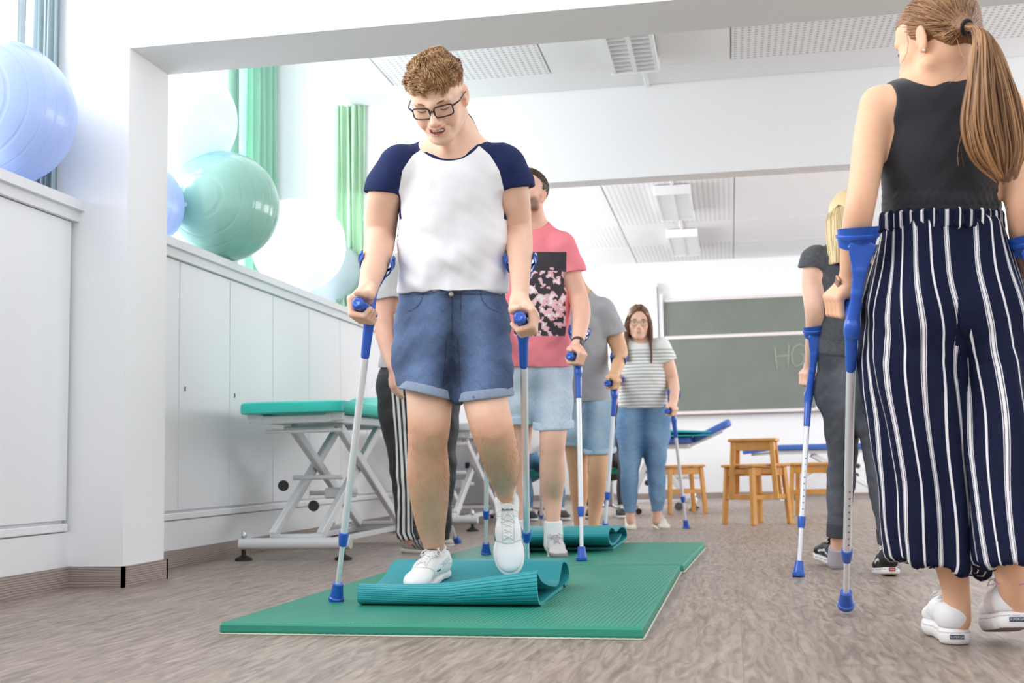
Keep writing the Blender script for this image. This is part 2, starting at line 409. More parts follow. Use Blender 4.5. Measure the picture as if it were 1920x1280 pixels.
def head_prims(O, R, s=1., smile=0., fem=False, beard=False, mouth=True, ears=True):
    """O between the eyes at mid depth, R = frame; returns primitives, paint list, lookup of local points"""
    P = lambda x, y, z: O+R@(np.array([x, y, z], float)*s)
    def E(x, y, z, a, b, c, k=.02, cut=False, rot=None):
        return Ell(P(x, y, z), np.array([a, b, c])*s, R if rot is None else R@rot, k*s, cut)
    def K(p, q, a, k=.015, cut=False, b=None): return Cone(P(*p), P(*q), tuple(np.array(a)*s) if np.ndim(a) else a*s, None if b is None else tuple(np.array(b)*s), n=R[:, 0], k=k*s, cut=cut)
    j = .93 if fem else 1.
    L = [E(0, -.012, .032, .076, .098, .084, .01), E(0, .028, .034, .067, .064, .062, .03), E(0, .034, -.03, .062*j, .056, .066, .03)]
    for sx in (-1, 1):
        L += [K((sx*.055*j, .002, -.066), (sx*.022*j, .07, -.098), (.022, .018), .03), E(sx*.045*j, .058, -.026, .021, .022, .019, .025),
              E(sx*.036, .072, -.048, .020, .019, .020, .022) if smile else E(sx*.034, .066, -.052, .018, .018, .022, .022)]
    L += [E(0, .083, -.101, .022*j, .017, .017, .022)]
    L += [K((-.046, .078, .02), (0, .0925, .013), (.009, .0095), .014), K((.046, .078, .02), (0, .0925, .013), (.009, .0095), .014)]
    for sx in (-1, 1): L += [E(sx*.033, .1, -.001, .019, .016, .0125, .012, True)]
    for sx in (-1, 1): L += [E(sx*.0325, .0745, -.002, .0165, .0145, .0125, .004)]
    L += [K((0, .089, .008), (0, .112, -.032), (.0075, .0105), .012), E(0, .111, -.037, .0115, .0115, .0095, .008)]
    for sx in (-1, 1): L += [E(sx*.0125, .1, -.041, .008, .0105, .0078, .007), E(sx*.0065, .108, -.048, .0036, .006, .0035, .003, True)]
    L += [E(0, .087, -.066, .030, .018, .022, .016)]
    w = .033 if smile else .025; up = .010 if smile else .002; pts = []
    for t in np.linspace(-1, 1, 7): pts.append((t*w, .1065-.021*t*t, -.0605+up*t*t+.001*math.cos(t*9)))
    pl = [(p[0]*.9, p[1]-.001, -.0605-.001-(.0125 if smile else .009)*(1-p[0]**2/w**2)+up*(p[0]/w)**2) for p in pts]
    lips = []
    for a, b in zip(pts[:-1], pts[1:]): lips.append(K(a, b, .0042, .004))
    for a, b in zip(pl[:-1], pl[1:]): lips.append(K(a, b, .0050, .004))
    L += lips
    inner = []
    if smile:
        inner = [K((-.020, .104, -.0625), (.020, .104, -.0625), (.0042, .0042), .002, True), E(0, .103, -.0685, .021, .014, .0050, .002, True)]
        L += inner
        for sx in (-1, 1): L += [K((sx*.026, .1, -.042), (sx*.040, .085, -.064), .0016, .006, True)]
    if ears:
        for sx in (-1, 1):
            a = math.radians(22)*sx; rot = np.array([[math.cos(a), -math.sin(a), 0], [math.sin(a), math.cos(a), 0], [0, 0, 1]])
            L += [E(sx*.079, -.012, -.010, .0070, .018, .031, .008, rot=rot), E(sx*.077, -.004, -.035, .006, .011, .011, .008),
                  E(sx*.0865, -.004, -.008, .006, .011, .018, .003, True, rot=rot), E(sx*.081, .004, -.02, .004, .005, .007, .003)]
    paint = []
    for p in lips: paint.append((p, 'c9736a' if not fem else 'd07c76', .0016, .8))
    for p in inner: paint.append((p, '5a1f1c', .002, 1.))
    for sx in (-1, 1):
        paint.append((E(sx*.087, -.01, -.012, .012, .022, .034), 'e8a08a', .006, .4))
        paint.append((E(sx*.043, .078, -.043, .022, .02, .018), 'e8957e', .014, .35))
    paint.append((E(0, .112, -.043, .013, .012, .01), 'e58f7a', .006, .4))
    return L, paint, P, K, E
def HOO(O, R, p): return O+p@R.T
def face_parts(par, O, R, s, brow='7a5a3c', lash='3a2a22', eyes_open=0., iris='5d7a8c', teeth=False):
    P = lambda x, y, z: O+R@(np.array([x, y, z], float)*s)
    bm_ = mat('brow hair', brow, .8); lm = mat('lash hair', lash, .7)
    for sx in (-1, 1):
        g = np.random.default_rng(5); n_ = 110; t = g.uniform(0, 1, n_)[:, None]
        c_ = np.array([np.interp(t[:, 0], [0, .35, .7, 1], q) for q in ([.013, .026, .039, .051], [.0985, .0985, .0915, .078], [.0175, .0215, .0215, .016])]).T
        c_[:, 2] += g.uniform(-.003, .003, n_)*(1-t[:, 0]*.6); dv = np.stack([.006+0*t[:, 0], -.002-.006*t[:, 0], .002-.004*t[:, 0]], 1)*g.uniform(.6, 1.1, (n_, 1))
        c_[:, 0] *= sx; dv[:, 0] *= sx; ts = np.linspace(0, 1, 3)[None, :, None]; pa = (c_[:, None]+dv[:, None]*ts)*s
        V, F = strands(HOO(O, R, pa), .0008*s, .0003*s); put('eyebrow', V, F, bm_, par)
        m = MB()
        arc = [(sx*(.0325+.0155*t), .0745+.0152*math.sqrt(max(0, 1-(t*.92)**2)), -.0035-.003*(1-t*t) if not eyes_open else .002+.0035*(1-t*t)) for t in np.linspace(-1, 1, 9)]
        m.tube([P(*q) for q in arc], .0011*s, 6); m.put('eyelashes', lm, par, True)
        if eyes_open:
            V, F = sdf_mesh([Ell(P(sx*.0325, .0762, -.0018), np.array([.0125, .0145, .0062])*s, R, 0)], .0022*s); put('eye', V, F, mat('eye white', 'e9e4e0', .25), par)
            V, F = sdf_mesh([Ell(P(sx*.0325, .0842, -.0016), np.array([.0052, .0075, .0050])*s, R, 0)], .0016*s); put('iris', V, F, mat('iris colour', iris, .2), par)
    if teeth:
        m = MB()
        for i in range(-3, 4):
            x = i*.0062; m.box((x-.0029, 0, -.0045), (x+.0029, .004, .0035), R=R*s, o=P(0, 0, 0)+R@(np.array([0, .0965-.3*x*x*8, -.0645+x*x*6])*s), bev=.001)
        m.put('teeth', mat('tooth enamel', 'f4f1ec', .25), par, False)
def neck_prims(O, R, s, base, r=.058, k=.03):
    P = lambda x, y, z: O+R@(np.array([x, y, z], float)*s)
    return [Cone(P(0, -.03, -.045), base, (r*.97, r*1.06), (r*.95, r*1.02), k=k)]
def glasses(par, O, R, s, m, thick=.0022, w=.026, h=.0165, round_=.35, yo=.112, zo=-.004):
    P = lambda x, y, z: O+R@(np.array([x, y, z], float)*s)
    mb = MB(); gl = MB()
    for sx in (-1, 1):
        ring = []
        for i in range(28):
            a = 2*math.pi*i/28; c, s_ = math.cos(a), math.sin(a); q = 2.0/(2+4*(1-round_))
            x = abs(c)**q*math.copysign(w, c); z = abs(s_)**q*math.copysign(h, s_)*(1.05 if s_ > 0 else 1)
            x += sx*.0335; ring.append(P(x, yo-.0035*(abs(x)/.05)**2*3, z+zo))
        top = ring+[ring[0], ring[1]]
        mb.tube(top, thick*s, 6, cap=False)
        gl.add(ring, [tuple(range(28))])
        mb.tube([P(sx*(.0335+w*.96), yo-.014, zo+.009), P(sx*.078, yo-.04, zo+.010), P(sx*.0825, .02, zo+.008), P(sx*.084, -.004, zo+.004)], [thick*1.4*s, thick*1.2*s, thick*s, thick*s], 6)
    mb.tube([P(-.0335+w*.93, yo-.001, zo+.004), P(0, yo+.003, zo+.007), P(.0335-w*.93, yo-.001, zo+.004)], thick*1.2*s, 6)
    fr = mb.put('glasses', m, par, True)
    g, nt, b = newmat('spectacle lens'); tr = nt.nodes.new('ShaderNodeBsdfTransparent'); gs = nt.nodes.new('ShaderNodeBsdfGlossy'); gs.inputs['Roughness'].default_value = .02; mx = nt.nodes.new('ShaderNodeMixShader'); mx.inputs[0].default_value = .05
    nt.links.new(tr.outputs[0], mx.inputs[1]); nt.links.new(gs.outputs[0], mx.inputs[2]); nt.links.new(mx.outputs[0], nt.nodes['Material Output'].inputs[0])
    gl.put('lens', g, fr, True)
def grip_hand(G, A, W, L, s=1., elbow=None):
    """hand closed round a bar: G bar centre, A towards the bar's free end, W wrist, L to the hand's outer side"""
    A = nrm(A); L = nrm(np.array(L)-A*(np.array(L)@A)); Uz = nrm(np.cross(A, L)); 
    if Uz@(np.array(W)-G) < 0: Uz = -Uz
    S = lambda a, th, r: G+A*a*s+(Uz*math.cos(math.radians(th))+L*math.sin(math.radians(th)))*r*s
    pr = []; nails = []
    off = (.031, .0105, -.0105, -.030); ln = (1, 1.06, 1.02, .88)
    Wd = nrm(G+Uz*.03-W)
    pr.append(Cone(W-Wd*.01, W+(G+Uz*.035*s+L*.008*s-W)*.55, (.027*s, .030*s), (.020*s, .019*s), n=np.cross(Wd, L)*0+A if abs(Wd@A) < .8 else L, k=.02))
    for i, a in enumerate(off):
        m = S(a, 46, .041); p = S(a*1.02, 118, .036*(.97+.03*ln[i])); d = S(a*.98, 188, .0305); t = S(a*.95, 238*ln[i] if ln[i] < 1 else 240, .0275)
        pr += [Cone(W+(A*a*.5+L*.004)*s, m, (.014*s, .0118*s), k=.012), Cone(m, p, (.0112*s, .0096*s), k=.004), Cone(p, d, (.0098*s, .0088*s), k=.003), Cone(d, t, (.0088*s, .0074*s), k=.003)]
        pr.append(Ell(m, .0118*s, k=.003)); pr.append(Ell(p, .0103*s, k=.002))
    pr.append(Ell(G+Uz*.034*s+L*.004*s, (.040*s, .026*s, .017*s), np.stack([A, L, Uz], 1), .012))
    c = W+(A*.006-L*.016)*s; m = S(.022, -42, .040); i_ = S(.046, -36, .034); t = S(.066, -4, .0275)
    pr += [Cone(c, m, (.017*s, .0145*s), k=.014), Cone(m, i_, (.0128*s, .0112*s), k=.005), Cone(i_, t, (.0112*s, .0088*s), k=.004), Ell(i_, .0118*s, k=.003)]
    nd = nrm(t-i_); nails.append(Ell(t+Uz*.0072*s-nd*.002*s+A*.002*s, (.006*s, .0075*s, .004*s), frame(nd, Uz), .002))
    return pr, nails
def fingers_down(W, D, B, s=1., side=1, curl=.5):
    """relaxed hanging hand: W wrist, D pointing to the fingertips, B back of the hand normal"""
    D = nrm(D); B = nrm(np.array(B)-D*(np.array(B)@D)); X = np.cross(D, B)*side; pr = []
    pr.append(Cone(W, W+D*.085*s, (.024*s, .040*s), (.019*s, .014*s), n=X, k=.01))
    for i, (x, l) in enumerate(zip((.030, .010, -.010, -.029), (.072, .08, .075, .058))):
        p0 = W+(D*.088+X*x)*s; a = curl*.55; d1 = nrm(D*math.cos(a)-B*math.sin(a)); p1 = p0+d1*l*.45*s; a += curl*.7; d2 = nrm(D*math.cos(a)-B*math.sin(a)); p2 = p1+d2*l*.3*s; a += curl*.5; d3 = nrm(D*math.cos(a)-B*math.sin(a)); p3 = p2+d3*l*.27*s
        pr += [Cone(p0-D*.03*s, p0, (.012*s, .0108*s), k=.01), Cone(p0, p1, (.0102*s, .009*s), k=.004), Cone(p1, p2, (.009*s, .0083*s), k=.003), Cone(p2, p3, (.0083*s, .0068*s), k=.003)]
    c = W+(D*.022+X*.022)*s; m = c+(D*.035+X*.018-B*.014)*s; t = m+nrm(D*.9-B*.5)*.032*s; e = t+nrm(D-B*.7)*.024*s
    pr += [Cone(c, m, (.016*s, .0135*s), k=.012), Cone(m, t, (.012*s, .0105*s), k=.004), Cone(t, e, (.0105*s, .008*s), k=.003)]
    return pr
# ---------------------------------------------------------------- shoes
LACE = mat('white lace', 'f2f0ee', .8)
def shoe(par, H, fwd, up, L=.29, W=.1, body='f1efee', sole='e9e6e3', style='court', laces='f4f3f1', low=.062, platform=.026, h=.0032, bottom='6a5a50'):
    """H: the point under the heel; fwd to the toe; up out of the opening"""
    R = frame(fwd, up); k = L/.29; w = W/.1
    P = lambda x, y, z: H+R@np.array([x*w, y*k, z])
    E = lambda x, y, z, a, b, c, kk=.015, cut=False: Ell(P(x, y, z), (a*w, b*k, c), R, kk, cut)
    s0 = platform
    # sole outline: stack of flat ellipsoids joined
    def slab(z0, z1, g=0.):
        zc, hz = (z0+z1)/2, (z1-z0)/2+.004
        pr = [E(0, .04, zc, .033+g, .041+g, hz*1.35, .01), E(.002, .12, zc, .034+g, .06, hz*1.35, .02), E(-.001, .205, zc+.001, .046+g, .065+g, hz*1.35, .02), E(-.004, .245, zc+.003, .036+g, .044+g, hz*1.3, .02)]
        return pr+[Plane(P(0, 0, z1), R[:, 2], .003), Plane(P(0, 0, z0), -R[:, 2], .003)]
    up_pr = [E(0, .045, .035+s0*.6, .034, .043, .043, .01), Cone(P(0, .05, s0+.028), P(0, .16, s0+.03), (.034*w, .037*w), (.038, .032), n=R[:, 0], k=.02),
             Cone(P(0, .15, s0+.030), P(-.002, .222, s0+.016), (.037*w, .041*w), (.032, .021), n=R[:, 0], k=.02), E(-.002, .240, s0+.008, .041, .047, .025, .02)]
    col_ = Group([Cone(P(0, .035, s0+.03), P(0, .045, s0+low), (.033*w, .031*w), (.04, .036*k), n=R[:, 0], k=.015), Cone(P(0, .075, s0+.04), P(0, .095, s0+low*.95), (.033*w, .028*w), (.04, .02), n=R[:, 0], k=.02)], [Plane(P(0, .03, s0+low+.004), R@nrm((0, .28, 1)), .003)], .02)
    cutp = [Plane(P(0, .03, s0-.001), -R[:, 2], .002)]
    V, F = sdf_mesh(up_pr+[col_]+cutp+[E(0, .062, s0+low+.016, .0245, .046, .028, .004, True)], h)
    c = np.tile(lin(body), (len(V), 1)); loc = (V-H)@R/np.array([w, k, 1])
    x, y, z = loc.T
    def line(dist, width, col, c):
        t = np.clip(1.4-np.abs(dist)/width, 0, 1)[:, None]; return c*(1-t)+np.array(lin(col))*t
    if style == 'court':
        c = line(y-(.205-x*x*12), .0016, 'b9b6b4', c); c = line(np.where((y > .1) & (y < .2), np.abs(x)-.019, 1), .0013, 'bdbab9', c)
        c = line(np.where((np.abs(x) > .02) & (y < .14), z-(s0+.018+.18*y), 1), .0013, 'c3c0bf', c)
        for i in range(3): c = line(np.where((np.abs(x) > .024) & (y > .05) & (y < .1), z-(s0+.048-.006*i)+(y-.07)*.3, 1), .0012, '8f99a8', c)
        t = (y < .03) & (z > s0+low-.022); c[t] = lin('27304f')
    elif style == 'runner':
        t = (np.abs(x) > .018) & (y > .08) & (y < .17) & (np.sin((y+z*.8)*260) > .2) & (z > s0+.004); c[t] = lin('4d4946')
        t = (y < .04); c[t] = np.array(lin(body))*.85
    elif style == 'swoosh':
        t = (np.abs(x) > .024) & (np.abs(z-(s0+.012+.25*np.abs(y-.1)*(y < .1)+.1*(y-.1)*(y > .1))) < .006*np.clip((.19-y)/.1, .1, 1)) & (y > .05) & (y < .19); c[t] = lin('2c2c30')
        t = (y > .225) & (z < s0+.02); c[t] = lin('8d8987')
    elif style == 'skate':
        t = (z < s0+.02+.35*np.maximum(0, .06-y)) | (y > .2); c[t] = lin('0f0f12')
        q = s0+.036-.18*np.abs(y-.09); t = (np.abs(x) > .02) & (np.abs(z-q) < .0045) & (y > .035) & (y < .19); c[t] = lin('f0eeea')
        t = (np.abs(np.abs(x)-.005) < .0014) & (y < .03) & (z > s0+low-.02); c[t] = lin('c9c7c4')
    o = put('shoe', V, F, mat('shoe upper', body, .55, attr=True, bump=(300, .08)), par, cols=c)
    V, F = sdf_mesh(slab(.0, s0, .004), h)
    c = np.tile(lin(sole), (len(V), 1)); loc = (V-H)@R; z = loc[:, 2]
    c[z < .003] = lin(bottom)
    if style in ('plat', 'skate'): c = line(z-s0*.72, .0011, '9a9896' if style == 'plat' else '202024', c)
    if style == 'court': c = line(z-s0*.55, .001, 'cfcac6', c)
    put('sole', V, F, mat('shoe sole', sole, .5, attr=True), o, cols=c)
    # tongue and laces
    m = MB(); lc = LACE if laces == 'f4f3f1' else mat('lace', laces, .8)
    def top(x, y):
        zt = np.interp(y, [.08, .12, .16, .2, .24], [s0+.080, s0+.070, s0+.0655, s0+.055, s0+.040]); return zt-.35*abs(x)**1.0*.5
    n = 5
    for i in range(n):
        y0 = .108+.018*i; wd = .018-.0012*i
        m.tube([P(-wd*1.15, y0, top(wd, y0)-.006), P(-wd*.6, y0+.003, top(wd*.5, y0)+.002), P(wd*.6, y0+.011, top(wd*.5, y0+.01)+.002), P(wd*1.15, y0+.014, top(wd, y0+.012)-.006)], .0022, 6)
        m.tube([P(wd*1.15, y0, top(wd, y0)-.006), P(wd*.6, y0+.003, top(wd*.5, y0)+.0035), P(-wd*.6, y0+.011, top(wd*.5, y0+.01)+.0035), P(-wd*1.15, y0+.014, top(wd, y0+.012)-.006)], .0022, 6)
    y0 = .102
    for sx in (-1, 1):
        z0 = top(0, y0)+.004
        m.tube([P(0, y0, z0), P(sx*.014, y0-.004, z0+.006), P(sx*.032, y0+.004, z0-.002), P(sx*.036, y0+.016, z0-.014), P(sx*.024, y0+.016, z0-.01), P(sx*.006, y0+.006, z0)], .0019, 6)
        m.tube([P(0, y0, z0), P(sx*.010, y0+.02, z0+.002), P(sx*.022, y0+.04, z0-.012)], .0017, 6)
    m.put('laces', lc, o, True)
    V, F = sdf_mesh([Cone(P(0, .15, s0+.047), P(0, .093, s0+low+.022), (.016*w, .023*w), (.004, .0035), n=R[:, 0], k=.0)], h*.8)
    put('tongue', V, F, mat('shoe tongue', body, .6, bump=(250, .1)), o)
    return o, P
def text_mesh(name, txt, size, o, ax, ay, m, parent, depth=.0006, align='CENTER'):
    cu = bpy.data.curves.new(name, 'FONT'); cu.body = txt; cu.size = size; cu.extrude = depth; cu.align_x = align; cu.align_y = 'CENTER'; cu.resolution_u = 2
    ob = bpy.data.objects.new(name, cu); COL.objects.link(ob)
    me = bpy.data.meshes.new_from_object(ob.evaluated_get(bpy.context.evaluated_depsgraph_get()))
    v = np.array([q.co[:] for q in me.vertices]); f = [tuple(p.vertices) for p in me.polygons]
    bpy.data.objects.remove(ob); ax, ay = nrm(ax), nrm(ay); az = np.cross(ax, ay)
    V = np.array(o)+v[:, :1]*ax+v[:, 1:2]*ay+v[:, 2:]*az
    return put(name, V, f, m, parent, smooth=False)
# ---------------------------------------------------------------- forearm crutches
ALU = mat('brushed aluminium', 'ecedf0', .3, metal=.3, spec=.6); BLUE = mat('blue crutch plastic', '2a5dc0', .28, spec=.5, coat=.3)
PINC = mat('pin hole', '77787a', .4)
def crutch(label, T, B, G, A, K, cd, tc=.16, ring=.047, holes=False, zcut=None, cuff_axis=None):
    """T rubber tip on the ground, B post at handle height, G handle centre, A handle direction,
    K centre of the cuff, cd direction in which the cuff is open"""
    T, B, G, K = (np.array(q, float) for q in (T, B, G, K)); A = nrm(A)
    root = empty('forearm_crutch', T, label, 'crutch', 'blue and silver forearm crutches')
    t = nrm(B-T); L = np.linalg.norm(B-T); q = lambda d: T+t*d
    body0 = L-.135
    m = MB(); m.lathe([(.0, 0), (.0235, 0), (.0255, .003), (.0255, .014), (.022, .017), (.0175, .05), (.0165, .062), (.0, .062)], t, T, 24); m.put('ferrule', BLUE, root); autosmooth(root.children[-1])
    m = MB(); m.lathe([(0, .05), (.0085, .05), (.0085, .24), (0, .24)], t, T, 18); o = m.put('lower_tube', ALU, root); autosmooth(o)
    m = MB(); m.lathe([(0, .215), (.0115, .215), (.0115, body0+.02), (0, body0+.02)], t, T, 18); o = m.put('upper_tube', ALU, root); autosmooth(o)
    if holes:
        side = nrm(np.cross(t, np.cross(-CF, t))); hb = MB()
        for i in range(9): hb.lathe([(0, .0105), (.0033, .0105), (.0028, .0122), (0, .0122)], side, q(.27+.026*i), 10)
        hb.put('pin_hole', PINC, o)
    m = MB(); m.lathe([(0, .195), (.0125, .195), (.0148, .21), (.0165, .232), (.0155, .24), (0, .24)], t, T, 20); o = m.put('collar_clip', BLUE, root); autosmooth(o)
    # moulded upper: sleeve, neck, strut and cuff
    k1 = nrm(K-B); back = nrm(-(np.array(cd)-k1*(np.array(cd)@k1))); side = np.cross(k1, back); ax = nrm(cuff_axis) if cuff_axis is not None else k1
    hand = -A
    S0 = K+back*(ring*.985)-ax*.024
    pr = [Cone(q(body0-.0), q(L-.01), (.0135, .0185), (.0135, .0165), n=A, k=.004),
          Cone(q(L-.02), B+(S0-B)*.42+back*.008, (.0165, .0135), (.0185, .012), n=side, k=.012), Cone(B+(S0-B)*.42+back*.008, B+(S0-B)*.70+back*.006, (.0135, .018), (.012, .009), n=side, k=.008), Cone(B+(S0-B)*.70+back*.006, S0+back*.001, (.018, .036), (.009, .0042), n=side, k=.006),
          Cone(B-A*.004, G-A*.03, (.016, .0165), k=.01)]
    V, F = sdf_mesh(pr, .003); o = put('grip_frame', V, F, BLUE, root)
    pr = [Cone(G-A*.05, G+A*.058, (.017, .018), k=.0), Ell(G+A*.06, (.0195, .0195, .009), np.stack([*frame(A, t)[:, [0, 2]].T, A], 1), .003), Ell(G+A*.072, (.011, .011, .0045), np.stack([*frame(A, t)[:, [0, 2]].T, A], 1), .001, True)]
    V, F = sdf_mesh(pr, .003); put('handle', V, F, BLUE, root)
    # cuff: open ring, wider at the top
    v = []; f = []; n = 26; rows = [(-.032, .93, 0), (-.02, .95, 0), (-.004, 1.0, 0), (0, 1.09, 0), (.008, 1.09, 0), (.012, 1.0, 0), (.034, 1.06, 0)]
    sd = np.cross(ax, back); op = math.radians(62)
    for layer, thick in ((0, 0.), (1, .0035)):
        for (z, g, _) in rows:
            for i in range(n):
                a = -math.pi+op+(2*math.pi-2*op)*i/(n-1); e = 1-.55*(abs(2*i/(n-1)-1))**2.5
                zz = z*e+.012*(1-e); v.append(K+ax*zz+(back*math.cos(a)*1.02+sd*math.sin(a))*(ring*g+thick))
    R_ = len(rows); N1 = R_*n
    for r_ in range(R_-1):
        for i in range(n-1):
            b = r_*n+i; f += [(b, b+1, b+n+1, b+n), (N1+b, N1+b+n, N1+b+n+1, N1+b+1)]
    for i in range(n-1): f += [(i, N1+i, N1+i+1, i+1), ((R_-1)*n+i, (R_-1)*n+i+1, N1+(R_-1)*n+i+1, N1+(R_-1)*n+i)]
    for r_ in range(R_-1): b = r_*n; f += [(b, b+n, N1+b+n, N1+b), (b+n-1, N1+b+n-1, N1+b+2*n-1, b+2*n-1)]
    o = put('cuff', v, f, BLUE, root); autosmooth(o, .6)
    return root

def two_tone(name, a, b_, rough=.85, bump=(700, .12), edge=.0006):
    """sharp border where the mesh's own signed distance 'd' changes sign"""
    m, nt, b = newmat(name); N = nt.nodes; L = nt.links
    at = N.new('ShaderNodeAttribute'); at.attribute_name = 'd'; mr = N.new('ShaderNodeMapRange'); mr.inputs[1].default_value = -edge; mr.inputs[2].default_value = edge
    L.new(at.outputs['Fac'], mr.inputs[0]); mx = N.new('ShaderNodeMix'); mx.data_type = 'RGBA'; L.new(mr.outputs[0], mx.inputs[0])
    mx.inputs[6].default_value = (*lin(a), 1); mx.inputs[7].default_value = (*lin(b_), 1); L.new(mx.outputs[2], b.inputs['Base Color'])
    b.inputs['Roughness'].default_value = rough; b.inputs['Specular IOR Level'].default_value = .2
    n = N.new('ShaderNodeTexNoise'); n.inputs['Scale'].default_value = bump[0]; tc = N.new('ShaderNodeTexCoord'); L.new(tc.outputs['Object'], n.inputs['Vector'])
    bp = N.new('ShaderNodeBump'); bp.inputs['Strength'].default_value = bump[1]; bp.inputs['Distance'].default_value = .003; L.new(n.outputs['Fac'], bp.inputs['Height']); L.new(bp.outputs[0], b.inputs['Normal'])
    return m

def sock(par, lo, hi, r, col, h=.0035, r2=None):
    lo, hi = np.array(lo), np.array(hi); t = nrm(hi-lo)
    V, F = sdf_mesh([Cone(lo, hi, (r2 or r*1.1, r), (r2 or r*1.15, r*1.05), n=CR), Plane(hi, t, .002)], h)
    return put('sock', V, F, mat('knitted sock', col, .9, bump=(400, .3)), par)
def garment(name, par, parts, holes, m, h=.006, folds=None, attrs=None, cols=None):
    """parts: groups; folds: list of (amp, (kx, ky, kz), seed) in camera-aligned axes, z up"""
    V, F = sdf_mesh(parts+holes, h); V0 = V.copy(); N = vnorm(V, F)
    c0 = V.mean(0); L_ = np.stack([(V-c0)@CR, (V-c0)@CF, (V-c0)@CU], 1)
    for a, k, sd in folds or []: V = V+N*(a*wob(L_, k, sd, 7))[:, None]
    return put(name, V, F, m, par, attrs={k_: f(V0) for k_, f in (attrs or {}).items()}, cols=None if cols is None else cols(V0))
def DENIM(name, dark, light):
    return mat(name, dark, .85, attr=True, noise=(160, .10), bump=(900, .25))
def denim_cols(dark, light, c0, sx=.09, seed=2, bias=0.):
    def f(V):
        X, Y, Z = (V-c0)@CR, (V-c0)@CF, (V-c0)@CU
        w = np.clip(.35+bias+.28*wob(np.stack([X, Y, Z], 1), (12, 12, 7), seed)+.55*np.exp(-((np.abs(X)-sx)/.05)**2)-.25*np.exp(-(X/.03)**2)+.10*wob(np.stack([X, Y, Z+.3*np.abs(X)], 1), (20, 20, 90), seed+1), 0, 1)[:, None]
        return np.array(lin(dark))*(1-w)+np.array(lin(light))*w
    return f

def put_strands(name, pa, m, par, r0=.001, r1=.0003, hv=None):
    V, F = strands(pa, r0, r1); n, k = len(pa), np.shape(pa)[1]
    g = np.random.default_rng(n); v = g.uniform(0, 1, n)**1.1 if hv is None else np.clip(hv+g.normal(size=n)*.18, 0, 1)
    return put(name, V, F, m, par, attrs={'hv': np.repeat(v, k*3)})
